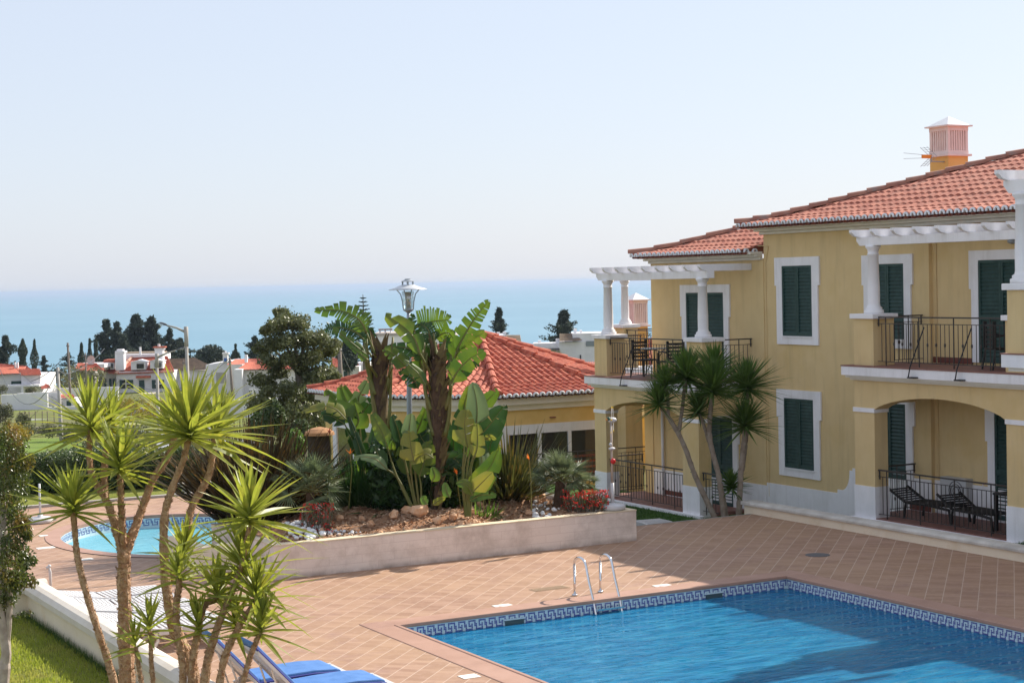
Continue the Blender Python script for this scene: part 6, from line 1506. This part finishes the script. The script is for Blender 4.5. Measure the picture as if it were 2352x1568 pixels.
# red flowering shrubs
def redshrub(label, x0, y0, x1, y1, d, n, seed):
    random.seed(seed); b_ = dep((x0 + x1) / 2, y1, d); b_.z = .62; t = thing('red_flower_shrub', label, 'shrub', tuple(b_), 'red flowering shrubs in the planter'); tw = MB(); fl = MB(); lf_ = MB()
    for i in range(n):
        x = U(x0, x1); y = U(y0, y1 - 6) ; e = dep(x, y, d + U(-.45, .45)); s_ = dep(x * .75 + (x0 + x1) / 2 * .25, y1, d + U(-.3, .3)); s_.z = .60
        s_.x = max(s_.x, 10.7); tw.tube([s_, s_.lerp(e, .55) + rdir() * .03, e], [.007, .006, .004], 4)
        for _ in range(5): card(fl, e + rdir() * .022, rdir(), U(.010, .019), .8)
        for _ in range(7): card(lf_, s_.lerp(e, U(.45, .98)) + rdir() * .04, rdir(), U(.012, .022), .5)
    tw.build('stems', TWIG, t); fl.build('blossoms', REDF, t); lf_.build('foliage', HEDL, t)
redshrub('red flowering shrub at the left front of the planter', 688, 1155, 765, 1238, 31.0, 190, 51)
redshrub('larger red flowering shrub at the right front of the planter', 1290, 1125, 1398, 1174, 32.95, 330, 52)
# dead twig
random.seed(60); t = thing('bare_twig_shrub', 'leafless twiggy shrub in the bark at the front right', 'shrub', tuple(pz(1245, 1178, .6))); m = MB()
for _ in range(16): s_ = dep(1240, 1176, 32.4); m.tube([s_, dep(1240 + U(-18, 18), 1176 - U(8, 26), 32.4 + U(-.1, .1))], [.006, .003], 4)
m.build('twigs', TWIG, t)

# garden lamp in the planter
LD = 35.0; lb = dep(944, 1150, LD); lb.z = .6; ltp = dep(938, 716, LD)
gl = thing('garden_lamp', 'grey garden lamp with a wide flat hat rising from the planter', 'lamp', tuple(lb)); lc = Vector((ltp.x, ltp.y, 0)); zb = ltp.z
S = lambda px: px * LD / F
MB().tube([(lb.x, lb.y, .5), (lb.x, lb.y, 1.6), (lc.x, lc.y, zb - .2), (lc.x, lc.y, zb + .0)], [.062, .06, .048, .032], 12).build('post', GALV, gl, True)
z1 = zb; MB().lathe((lc.x, lc.y, z1), [(.03, -.02), (.105, .03), (.11, .055), (.10, .06)], 20).build('collar', GALV, gl, True)
MB().lathe((lc.x, lc.y, z1), [(.095, .06), (.115, .25), (.125, .42)], 20).build('glass_shade', GLASS, gl, True)
MB().lathe((lc.x, lc.y, z1), [(.05, .06), (.055, .2), (.03, .22), (.03, .26), (.06, .28), (.065, .40)], 14).build('lamp_bulb', mat('lamp inner', (.62, .56, .48), None, rough=.4), gl, True)
m = MB()
for k in range(4):
    a = pi / 4 + k * pi / 2; c_, s_ = cos(a), sin(a); m.tube([(lc.x + c_ * r_, lc.y + s_ * r_, z1 + z_) for r_, z_ in ((.11, .05), (.125, .22), (.16, .36), (.24, .45))], .011, 5)
m.build('strap', GALV, gl)
MB().lathe((lc.x, lc.y, z1), [(.39, .445), (.39, .455), (.25, .50), (.14, .545), (.13, .55)], 28).build('hat', mat('pale grey hat', (.58, .60, .62), None, rough=.4, metal=.2), gl, True)
m = MB()
for k in range(6): a = k * pi / 3; m.box(lc.x + cos(a) * .12 - .008, lc.y + sin(a) * .12 - .008, z1 + .54, lc.x + cos(a) * .12 + .008, lc.y + sin(a) * .12 + .008, z1 + .62)
m.lathe((lc.x, lc.y, z1), [(.135, .612), (.135, .622), (.06, .655), (.06, .67), (.03, .675)], 20); m.build('top_cap', GALV, gl)

# duck whirligig on a parasol base
wb = Vector((17.45, 27.88, .6)); wg = thing('garden_windmill', 'duck windmill toy on a white pole in a white round base at the planter corner', 'windmill toy', tuple(wb))
k_ = (wb - CAM).dot(FW)
def wz(y): return pyy(1424, y, 27.88).z
MB().lathe(tuple(wb), [(.22, 0), (.245, .015), (.25, .075), (.22, .10), (.06, .115), (.05, .13)], 28).build('base', PLAW, wg, True)
MB().tube([(wb.x, wb.y, .7), (wb.x, wb.y, wz(1107))], .036, 12).build('socket', PLAW, wg, True)
MB().tube([(wb.x, wb.y, wz(1107)), (wb.x, wb.y, wz(968))], .022, 10).build('post', mat('weathered pale post', (.50, .42, .36), (.42, .34, .28), 6, .7), wg, True)
zc_ = wz(963); MB().sphere((wb.x + .03, wb.y, zc_), .06, 14, sz=(1.6, .9, .9)).build('duck_body', PLAW, wg, True)
MB().sphere((wb.x - .06, wb.y - .01, zc_ + .03), .035, 12).build('duck_head', mat('bottle green', (.02, .09, .06), None, rough=.4), wg, True)
MB().sphere((wb.x - .105, wb.y - .02, zc_ + .02), .022, 8, sz=(1.6, .8, .5)).build('beak', ORNG, wg, True)
def wing(x, y, ang, L, lab='wing'):
    m = MB(); c = Vector((x, y, zc_ + .01)); up = Vector((sin(ang) * .35, 0, cos(ang))).normalized(); sd = Vector((cos(.9), sin(.9), 0))
    for s in (-1, 1):
        vs = []
        for f, wv in ((.1, .012), (.4, .03), (.85, .045), (1, .03)):
            p = c + up * L * f * s; vs += [p - sd * wv, p + sd * wv]
        n0 = len(m.v); m.add(vs + [v + Vector((0, .008, 0)) for v in vs], [(0, 1, 3, 2), (2, 3, 5, 4), (8, 10, 11, 9), (10, 12, 13, 11)], 0); m.add([vs[4], vs[5], vs[7], vs[6]], [(0, 1, 2, 3)], 1)
    m.sphere(tuple(c), .018, 8, 1); m.build(lab, [PLAW, mat('yellow tip', (.75, .50, .05), None)], wg)
wing(wb.x - .03, wb.y - .06, .15, .26); wing(wb.x + .09, wb.y + .06, -.05, .24)
MB().sphere((wb.x - .01, wb.y - .03, wz(1028)), .05, 12, sz=(1.5, .8, .6)).sphere((wb.x - .04, wb.y - .03, wz(1018)), .03, 10, sz=(1.1, .7, 1.1)).build('small_bird', PLAW, wg, True)
MB().sphere((wb.x + .01, wb.y - .03, wz(1057)), .055, 14, sz=(1, .7, 1)).build('red_disc', RED, wg, True)

# umbrella base and post left of small pool
ub = pz(93, 1200); ut = thing('parasol_base', 'white round parasol base with a bare pole left of the small pool', 'parasol base', (ub.x, ub.y, 0))
MB().lathe((ub.x, ub.y, 0), [(.24, 0), (.27, .02), (.27, .09), (.23, .12), (.06, .13), (.05, .2)], 28).build('base', PLAW, ut, True); MB().tube([(ub.x, ub.y, .1), (ub.x, ub.y, .85)], .024, 10).build('pole', PLAW, ut, True); MB().box(ub.x + .22, ub.y - .06, .03, ub.x + .33, ub.y + .04, .1).build('wheel', PLAW, ut)
sp = pz(117, 1372); sh_ = thing('white_post', 'short white bent standpipe behind the garden wall', 'standpipe', (sp.x, sp.y, 0))
MB().tube([(sp.x, sp.y, 0), (sp.x, sp.y, .42), (sp.x - .02, sp.y, .5), (sp.x - .06, sp.y, .5)], .024, 10).build('pipe', PLAW, sh_, True); MB().sphere((sp.x - .01, sp.y, .52), .03, 10).build('knob', PLAW, sh_, True)
kbp = pz(440, 1126); t = thing('stone_bench', 'low cream stone bench on the grass before the hedge', 'bench', (kbp.x, kbp.y, 0)); MB().box(kbp.x - .3, kbp.y - .2, .12, kbp.x + .7, kbp.y + .2, .2).build('seat', GCOP, t, bevel=.02); MB().box(kbp.x - .2, kbp.y - .15, -.03, kbp.x - .05, kbp.y + .15, .12).build('leg', GCOP, t); MB().box(kbp.x + .45, kbp.y - .15, -.03, kbp.x + .6, kbp.y + .15, .12).build('leg', GCOP, t)

# ------------------------------------------------------------ SUN LOUNGERS
def lounger(label, back=8, cushion=False, group='white plastic sun loungers'):
    """local: head at x=0, foot at x=1.85, width .66"""
    t = thing('sun_lounger', label, 'sun lounger', (0, 0, 0), group); W2 = .33; hx = .72; ba = radians(back); hz = .30
    def P(x, z): return (x, z)
    bx = lambda s, z: (hx - cos(ba) * s, hz + sin(ba) * s + z)
    m = MB()
    for y0, y1 in ((-W2, -W2 + .05), (W2 - .05, W2)):
        m.yprism([(hx - .06, hz - .07), (1.85, hz - .06), (1.90, hz - .02), (1.87, hz + .02), (1.3, hz + .035), (hx - .06, hz)], y0, y1)
    m.box(1.80, -W2 + .05, hz - .06, 1.89, W2 - .05, hz + .01); m.build('frame', PLAW, t, bevel=.008)
    m = MB()
    for k in range(15):
        x = hx + .02 + k * .074; z = hz + .012 + .02 * sin((x - hx) * 2.6); m.box(x, -W2 + .045, z - .012, x + .046, W2 - .045, z + .004)
    m.build('seat_slats', PLAW, t)
    m = MB()
    for y0, y1 in ((-W2, -W2 + .05), (W2 - .05, W2)):
        a, b, c, d_ = bx(-.02, -.03), bx(.78, -.035), bx(.80, .01), bx(-.02, .02); m.yprism([a, d_, c, b], y0, y1)
    for k in range(10):
        s_ = .03 + k * .075; a, b, c, d_ = bx(s_, .0), bx(s_ + .055, .0), bx(s_ + .055, .015), bx(s_, .015); m.yprism([a, d_, c, b], -W2 + .045, W2 - .045)
    m.build('backrest', PLAW, t)
    for x in (.62, 1.62):
        for y in (-W2 + .03, W2 - .03):
            m = MB(); m.tube([(x, y, hz - .03), (x + .03, y, hz * .5), (x - .02 + (.08 if x > 1 else -.06), y, .0)], [.03, .026, .028], 8); m.build('leg', PLAW2, t)
    if back > 25:
        q = bx(.5, -.03)
        for y in (-.2, .2): MB().tube([(q[0], y, q[1]), (q[0] + .12, y, hz - .04)], .012, 6).build('prop', PLAW2, t)
    if cushion:
        th = .055; m = MB(); segs = [(hx + .0, hz + .03), (hx + .35, hz + .045), (hx + .7, hz + .05), (1.70, hz + .03), (1.76, hz + .01)]
        m.yprism([(x, z) for x, z in segs] + [(x, z + th) for x, z in reversed(segs)], -W2 + .03, W2 - .03); a, b, c, d_ = bx(.0, .03), bx(.83, .025), bx(.83, .025 + th), bx(.0, .03 + th)
        c1 = m.build('seat_cushion', BLUEF, t, bevel=.018); m = MB(); m.yprism([a, d_, c, b], -W2 + .03, W2 - .03); m.build('back_cushion', BLUEF, t, bevel=.018)
        m = MB()
        for y in (-W2 + .028, W2 - .028): m.tube([(x, y, z + .012) for x, z in segs], .016, 6).tube([(a[0], y, a[1]), (b[0], y, b[1])], .018, 6)
        m.tube([(1.765, -W2 + .03, hz + .025), (1.765, W2 - .03, hz + .025)], .014, 6); m.build('piping', BLUEP, t)
    return t
wl0 = lounger('white slatted lounger by the garden wall, farthest of the row')
def place(o, x, y, rz=0, z=0, label=None, group=None):
    o.location = (x, y, z); o.rotation_euler = (0, 0, rz)
    if label: o['label'] = label
    if group: o['group'] = group
    return o
place(wl0, 6.46, 26.2, .03)
for i, (x, y, rz, lab) in enumerate(((6.44, 25.5, -.06, 'white slatted lounger by the garden wall, second farthest of the row'), (6.5, 24.8, .05, 'white slatted lounger in the middle of the row by the garden wall'), (6.42, 24.1, .02, 'white slatted lounger by the garden wall, fourth of the row'), (6.46, 23.4, -.04, 'white slatted lounger by the garden wall, nearest of the row'))):
    o = place(copy_tree(wl0), x, y, rz, 0, lab); o.scale = (.86, 1, 1)
wl0.scale = (.86, 1, 1)
up0 = lounger('white lounger showing over the deck edge by the planter, left one of two', 12)
place(up0, 19.0, 29.7, radians(85), -.60)
place(copy_tree(up0), 20.3, 29.65, radians(82), -.58, 'white lounger showing over the deck edge, right one of two')
bl0 = lounger('lounger with a royal blue cushion, the farther of two at the bottom', 48, True, 'loungers with blue cushions'); place(bl0, 6.30, 19.42, .0)
place(copy_tree(bl0), 6.52, 18.62, .0, 0, 'lounger with a royal blue cushion, nearest one at the bottom edge')
tb = thing('side_table', 'low white plastic table between the blue cushioned loungers', 'table', (6.75, 19.0, 0)); MB().box(6.95, 18.98, .30, 7.3, 19.1, .33).build('table_top', PLAW, tb)
for x in (6.98, 7.26): MB().tube([(x, 19.04, 0), (x, 19.04, .3)], .018, 6).build('leg', PLAW2, tb)
bk = thing('terracotta_slab', 'terracotta slab leaning between garden wall and loungers', 'slab', (6.55, 24.9, 0)); MB().box(6.46, 24.6, .0, 6.56, 25.35, .34).build('slab', COPE, bk)

# ------------------------------------------------------------ FURNITURE ON THE BALCONIES
def armchair(label, x, y, z, rz, group, high=False):
    t = thing('armchair', label, 'chair', (0, 0, 0), group); m = MB()
    m.box(-.24, -.24, .38, .24, .24, .42); m.build('seat', BLK, t); m = MB(); m.box(-.24, .20, .42, -.19, .26, .92).box(.19, .20, .42, .24, .26, .92)
    for k in range(5): m.box(-.19, .21, .46 + k * .09, .19, .235, .51 + k * .09)
    m.build('backrest', BLK, t)
    for sx in (-1, 1):
        m = MB(); m.tube([(sx * .27, -.24, 0), (sx * .27, -.22, .62), (sx * .27, .0, .66), (sx * .26, .24, .64)], .022, 6); m.build('armrest', BLK, t)
        MB().tube([(sx * .22, .22, .4), (sx * .25, .28, 0)], .02, 6).build('leg', BLK, t); MB().tube([(sx * .22, -.22, .4), (sx * .25, -.25, 0)], .02, 6).build('leg', BLK, t)
    t.location = (x, y, z); t.rotation_euler = (0, 0, rz); return t
def ironset(x, y, z):
    t = thing('iron_table', 'round black iron table on the left upper balcony', 'table', (x, y, z)); MB().lathe((x, y, z + .70), [(.36, 0), (.36, .025)], 24).build('table_top', mat('grey table top', (.30, .32, .32), None, rough=.4), t)
    m = MB()
    for k in range(3):
        a = k * 2.09; m.tube([(x + cos(a) * .3, y + sin(a) * .3, z + .69), (x + cos(a) * .06, y + sin(a) * .06, z + .38), (x + cos(a) * .3, y + sin(a) * .3, z)], .012, 5)
    m.build('leg', IRON, t)
ironset(24.05, 36.3, 2.525)
armchair('black chair right of the round iron table on the left balcony', 24.1, 35.6, 2.525, pi * .95, 'chairs on the left balcony'); armchair('black chair left of the round iron table on the left balcony', 24.2, 36.95, 2.525, .1, 'chairs on the left balcony')
t = thing('terrace_lounger', 'black plastic lounger on the lower right terrace, left one', 'sun lounger', (24.1, 26.6, 0), 'black loungers on the terrace')
def blk_lounger(t, x, y, rz):
    def T(px_, py_, pz_): c, s = cos(rz), sin(rz); return (x + px_ * c - py_ * s, y + px_ * s + py_ * c, pz_)
    for s_ in (-.28, .28):
        m = MB(); m.tube([T(-.9, s_, 0), T(-.85, s_, .28), T(-.3, s_, .33), T(.3, s_, .33), T(.78, s_, .58)], .03, 6); m.tube([T(.3, s_, .3), T(.35, s_, 0)], .03, 6); m.build('frame', BLK, t)
    m = MB()
    for k in range(14): a = k / 14; q = T(-.8 + 1.1 * a, 0, .33); p0, p1 = T(-.8 + 1.1 * a, -.27, .34), T(-.8 + 1.1 * a, .27, .34); m.tube([p0, p1], .02, 4)
    for k in range(7): a = k / 7; m.tube([T(.3 + .48 * a, -.27, .34 + .25 * a), T(.3 + .48 * a, .27, .34 + .25 * a)], .02, 4)
    m.build('slats', BLK, t)
blk_lounger(t, 24.1, 26.5, radians(95))
t = thing('terrace_lounger', 'black plastic lounger on the lower right terrace, right one', 'sun lounger', (24.1, 25.2, 0), 'black loungers on the terrace'); blk_lounger(t, 24.05, 25.1, radians(85))
t = thing('terrace_table', 'black square table beside the loungers on the lower right terrace', 'table', (24.3, 24.1, 0)); MB().box(23.95, 23.75, .70, 24.65, 24.5, .74).build('table_top', BLK, t, bevel=.01)
for x, y in ((24.0, 23.8), (24.6, 23.8), (24.0, 24.45), (24.6, 24.45)): MB().box(x - .03, y - .03, 0, x + .03, y + .03, .7).build('leg', BLK, t)
q_ = pxx(2296, 852, 23.85); armchair('dark chair on the upper right balcony beside the pier', 23.9, q_.y, 3.125, 1.2, None); armchair('black chair behind the table on the lower right terrace', 24.5, 24.0, 0, 1.5, None)
t = thing('air_conditioner', 'pale grey air conditioning unit against the terrace wall', 'air conditioner', (24.85, 26.3, 0)); MB().box(24.7, 26.0, .28, 24.98, 26.75, .80).build('casing', mat('grey casing', (.50, .50, .50), None, rough=.5), t, bevel=.015)
m = MB(); 
for r_ in (.08, .14, .2): m.tube([(24.69, 26.28 + r_ * cos(a * pi / 9), .54 + r_ * sin(a * pi / 9)) for a in range(19)], .008, 4)
m.build('fan_grille', GREYP, t)
t = thing('life_ring', 'red and white ring hanging on the terrace wall', 'life ring', (24.97, 25.7, .6))
for k in range(8): MB().tube([(24.93, 25.62 + .13 * cos(2 * pi * (k + f / 3) / 8), .62 + .13 * sin(2 * pi * (k + f / 3) / 8)) for f in range(4)], .035, 8).build('segment', RED if k % 2 else PLAW, t, True)

# ------------------------------------------------------------ YUCCAS IN FRONT
def yucca(label, d, stems, heads, mtr=YTRK, lm=YUC, group='tall yuccas in the foreground', seed=70, cat='yucca', scaleL=1.14, base=None, bb=None):
    random.seed(seed); fx_, fy_ = stems[0][0][0], stems[0][0][1]; b_ = dep(fx_, fy_, d); t = thing('yucca', label, cat, tuple(b_), group)
    for S_ in stems:
        C_ = spline([dep(x, y, d + dd) for x, y, r, dd in S_], 26); rr = []
        for i in range(27):
            k = i / 26 * (len(S_) - 1); j = min(int(k), len(S_) - 2); rr.append((S_[j][2] + (S_[j + 1][2] - S_[j][2]) * (k - j)) * d / F * (1 + (.07 if i % 2 else -.05)) * (.86 if d < 20 else 1))
        m = MB(); m.tube(C_, rr, 12, rough=.11)
        for i in range(600 if d < 20 else 120):           # papery leaf scar scales
            k = R() * 25.9; j = int(k); c = C_[j].lerp(C_[j + 1], k - j); r = rr[j]; a = U(0, 2 * pi); tg = (C_[j + 1] - C_[j]).normalized(); o_ = tg.orthogonal().normalized(); o_ = Matrix.Rotation(a, 3, tg) @ o_; sd = tg.cross(o_) * r * .5
            sd = sd * U(.3, .9); p = c + o_ * r * .96; m.add([p - sd, p + sd, p + o_ * U(.008, .024) + tg * U(.01, .035)], [(0, 1, 2)])
        m.build('trunk', mtr, t)
    for (x, y, dd, n_, L, w_, ax) in heads:
        m = MB(); yucca_head(m, dep(x, y, d + dd), int(n_ * (1.15 if d < 20 else 1.3)), L * scaleL, w_ * (1.35 if d < 20 else 1.1), axis=ax, lo=-22, droop=.12); m.build('leaf_head', lm, t)
    return t
# main forked yucca
yucca('tall forked yucca with the widest heads, centre of the foreground group', 17.0,
 [[(300, 1900, 24, 0), (292, 1568, 22, 0), (286, 1400, 18, 0), (284, 1262, 17, 0)],
  [(284, 1270, 15, 0), (262, 1195, 11, .1), (240, 1140, 9, .2), (212, 1095, 8, .25), (205, 1040, 7, .3), (208, 985, 7, .3)],
  [(243, 1150, 8, .2), (239, 1083, 8, .4), (246, 1020, 6, .5), (252, 985, 6, .5)],
  [(285, 1265, 10, 0), (279, 1180, 8, -.1), (276, 1085, 7, -.2)],
  [(288, 1268, 14, 0), (322, 1180, 10, .2), (352, 1100, 9, .3), (385, 1050, 8, .4), (402, 1000, 7, .5)]],
 [(209, 978, .3, 52, .62, .044, (-.05, 0, 1)), (254, 975, .6, 34, .50, .040, (.1, 0, 1)), (275, 1070, -.25, 42, .58, .042, (.1, 0, 1)), (404, 990, .6, 46, .58, .042, (-.15, .1, 1))], seed=71)
yucca('slender single stemmed yucca leaning left', 16.4, [[(300, 1800, 11, 0), (262, 1568, 10, 0), (216, 1420, 9, 0), (180, 1290, 8, 0), (168, 1175, 7, 0)]], [(167, 1165, 0, 50, .53, .044, (-.03, 0, 1))], seed=72)
yucca('thick two headed yucca right of the forked one, with the broadest crown', 16.6,
 [[(478, 1900, 22, 0), (448, 1568, 19, 0), (400, 1440, 15, 0), (380, 1330, 12, 0), (377, 1200, 11, 0), (392, 1130, 9, 0), (420, 1060, 8, 0), (433, 1005, 8, 0)],
  [(386, 1345, 10, .1), (425, 1235, 11, .1), (442, 1160, 9, .15), (480, 1090, 9, .2), (494, 1000, 8, .3)]],
 [(434, 992, -.1, 62, .78, .050, (0, 0, 1)), (497, 990, .4, 48, .66, .044, (.2, 0, 1)), (424, 1270, -.3, 34, .42, .034, (.1, 0, 1))], seed=73, mtr=YTRK)
yucca('lower many headed yucca at the right of the foreground group', 15.8,
 [[(455, 1900, 14, 0), (470, 1568, 12, 0), (500, 1440, 9, 0), (548, 1320, 7, 0), (572, 1210, 6, 0)],
  [(440, 1900, 13, .1), (440, 1568, 11, .1), (455, 1450, 9, .1), (470, 1390, 8, .1), (500, 1370, 6, .1)],
  [(500, 1900, 13, -.1), (505, 1568, 10, -.1), (548, 1440, 8, -.1), (590, 1380, 7, -.1)],
  [(520, 1800, 9, -.2), (560, 1560, 7, -.2), (597, 1450, 6, -.2)],
  [(400, 1800, 12, .1), (420, 1560, 10, .1), (405, 1420, 9, .1), (412, 1330, 8, .1)],
  [(380, 1750, 7, .2), (352, 1568, 6, .2), (345, 1450, 5, .2)], [(360, 1750, 7, .2), (325, 1568, 6, .2), (312, 1485, 5, .2)]],
 [(573, 1185, 0, 52, .50, .042, (.02, 0, 1)), (560, 1300, .1, 50, .54, .040, (0, 0, 1)), (500, 1365, .1, 34, .40, .036, (.1, 0, 1)), (592, 1370, -.1, 44, .46, .038, (.1, 0, 1)), (600, 1442, -.2, 34, .38, .036, (.25, 0, 1)), (412, 1322, .1, 28, .34, .034, (0, 0, 1)), (343, 1442, .2, 22, .33, .034, (.05, 0, 1)), (310, 1482, .2, 14, .26, .032, (-.1, 0, 1)), (455, 1440, .0, 24, .34, .034, (-.1, 0, 1)), (540, 1430, .1, 26, .34, .034, (0, 0, 1))], seed=74, lm=YUC, scaleL=1.34)
# yuccas by the building
YD = 37.0
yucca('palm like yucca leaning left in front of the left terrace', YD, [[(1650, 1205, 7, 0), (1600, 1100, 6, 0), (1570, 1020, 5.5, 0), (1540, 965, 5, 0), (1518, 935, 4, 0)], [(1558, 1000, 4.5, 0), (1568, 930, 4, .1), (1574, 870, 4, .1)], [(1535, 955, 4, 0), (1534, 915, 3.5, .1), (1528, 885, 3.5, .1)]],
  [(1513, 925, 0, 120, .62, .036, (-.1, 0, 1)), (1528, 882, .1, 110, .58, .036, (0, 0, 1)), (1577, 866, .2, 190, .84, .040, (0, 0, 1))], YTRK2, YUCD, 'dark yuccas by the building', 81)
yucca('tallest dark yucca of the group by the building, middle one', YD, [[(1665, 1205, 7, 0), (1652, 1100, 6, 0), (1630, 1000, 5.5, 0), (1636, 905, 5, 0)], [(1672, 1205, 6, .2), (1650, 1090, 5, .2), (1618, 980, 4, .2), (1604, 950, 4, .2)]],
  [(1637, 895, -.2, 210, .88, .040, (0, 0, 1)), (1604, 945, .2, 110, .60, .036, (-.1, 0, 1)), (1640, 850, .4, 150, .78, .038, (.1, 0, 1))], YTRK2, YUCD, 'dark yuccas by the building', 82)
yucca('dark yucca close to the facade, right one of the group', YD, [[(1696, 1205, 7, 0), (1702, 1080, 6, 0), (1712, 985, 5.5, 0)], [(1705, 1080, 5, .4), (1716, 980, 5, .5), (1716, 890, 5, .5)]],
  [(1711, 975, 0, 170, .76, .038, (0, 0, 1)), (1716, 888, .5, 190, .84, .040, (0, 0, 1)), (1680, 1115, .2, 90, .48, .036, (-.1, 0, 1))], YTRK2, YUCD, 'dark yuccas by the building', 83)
bladeclump('young_yucca', 'young stemless yucca behind the end of the terrace wall', (1714, 1165), 36.4, 45, .5, .03, 1, YUCD, 84, None, lo=15, base_r=.05, z=-.3)

# ------------------------------------------------------------ LEAFY TREE AT THE LEFT EDGE
random.seed(90); TDD = 19.5; lt_ = thing('leafy_tree', 'glossy leaved small tree at the left picture edge with a pale forked trunk', 'tree', tuple(dep(5, 1700, TDD)))
m = MB(); m.tube(spline([dep(0, 1900, TDD), dep(6, 1568, TDD), dep(14, 1500, TDD), (dep(2, 1400, TDD)), dep(10, 1300, TDD), dep(5, 1150, TDD)], 20), [.075] * 6 + [.06] * 6 + [.045] * 9, 10, rough=.08); m.tube(spline([dep(14, 1490, TDD), dep(20, 1430, TDD), dep(22, 1330, TDD)], 8), .035, 8); m.build('trunk', mat('pale peeling bark', (.50, .42, .36), (.34, .27, .23), 9, .9, bump=.5, bscale=30), lt_)
m = MB(); tw = MB()
def dleaf(mb, p, L, w_):
    d = (Vector((U(-.5, .5), U(-.5, .5), U(-1, .15)))).normalized(); sd = d.cross(rdir()).normalized(); nn = d.cross(sd); k = len(mb.v)
    mb.v += [tuple(p), tuple(p + d * L * .4 + sd * w_), tuple(p + d * L), tuple(p + d * L * .4 - sd * w_), tuple(p + d * L * .45 + nn * w_ * .35)]; mb.f += [(k, k + 1, k + 4), (k + 1, k + 2, k + 4), (k + 2, k + 3, k + 4), (k + 3, k, k + 4)]; mb.m += [0] * 4
CLT = [(0, 1000, 34), (25, 1020, 30), (45, 1060, 28), (10, 1070, 40), (30, 1110, 34), (0, 1140, 40), (22, 1170, 34), (40, 1200, 24), (5, 1220, 40), (25, 1260, 34), (10, 1310, 38), (30, 1330, 26), (-30, 1050, 50), (-30, 1150, 50), (-30, 1250, 50), (-30, 1340, 50), (5, 1370, 26), (45, 1290, 18), (55, 1225, 12), (-20, 1400, 30)]
for x, y, r in CLT:
    x += 6; c = dep(x, y, TDD + U(-.3, .3)); rr = r * 1.15 * TDD / F
    for _ in range(430): dv = rdir(); dleaf(m, c + Vector((dv.x, dv.y, dv.z)) * rr * (R() ** .45), U(.035, .062), U(.009, .015))
for (pts) in ([(20, 1215), (45, 1240), (62, 1262), (78, 1285)], [(25, 1310), (50, 1318), (66, 1322), (84, 1330)], [(20, 1180), (45, 1190), (60, 1200)], [(10, 1405), (35, 1412), (55, 1405), (72, 1402)], [(25, 1260), (60, 1275), (80, 1290)], [(30, 1345), (55, 1340), (78, 1338)]):
    C_ = spline([dep(x, y, TDD + U(-.1, .1)) for x, y in pts], 16); tw.tube(C_, .006, 4)
    for c in C_:
        for _ in range(5 if pts[0][1] < 1400 else 2): dleaf(m, c + rdir() * .03, U(.045, .07), U(.012, .017))
m.build('crown', CLIML, lt_); tw.build('twig', TWIG, lt_)

# ------------------------------------------------------------ HAZE
hz = MB(); hz.add([cf(x, y, z) for z in (-62, 14) for x, y in ((-61000, -200), (61000, -200), (61000, 61000), (-61000, 61000))], [(0, 3, 2, 1), (4, 5, 6, 7), (0, 1, 5, 4), (1, 2, 6, 5), (2, 3, 7, 6), (3, 0, 4, 7)])
hzm = bpy.data.materials.new('haze air'); hzm.use_nodes = True; hn = hzm.node_tree; hn.nodes.remove(hn.nodes['Principled BSDF'])
pv = hn.nodes.new('ShaderNodeVolumePrincipled'); pv.inputs['Density'].default_value = 9e-5; pv.inputs['Color'].default_value = (.54, .66, .84, 1); pv.inputs['Anisotropy'].default_value = .2
hn.links.new(pv.outputs[0], hn.nodes['Material Output'].inputs['Volume'])
HZ = stuff(hz.build('haze', hzm))
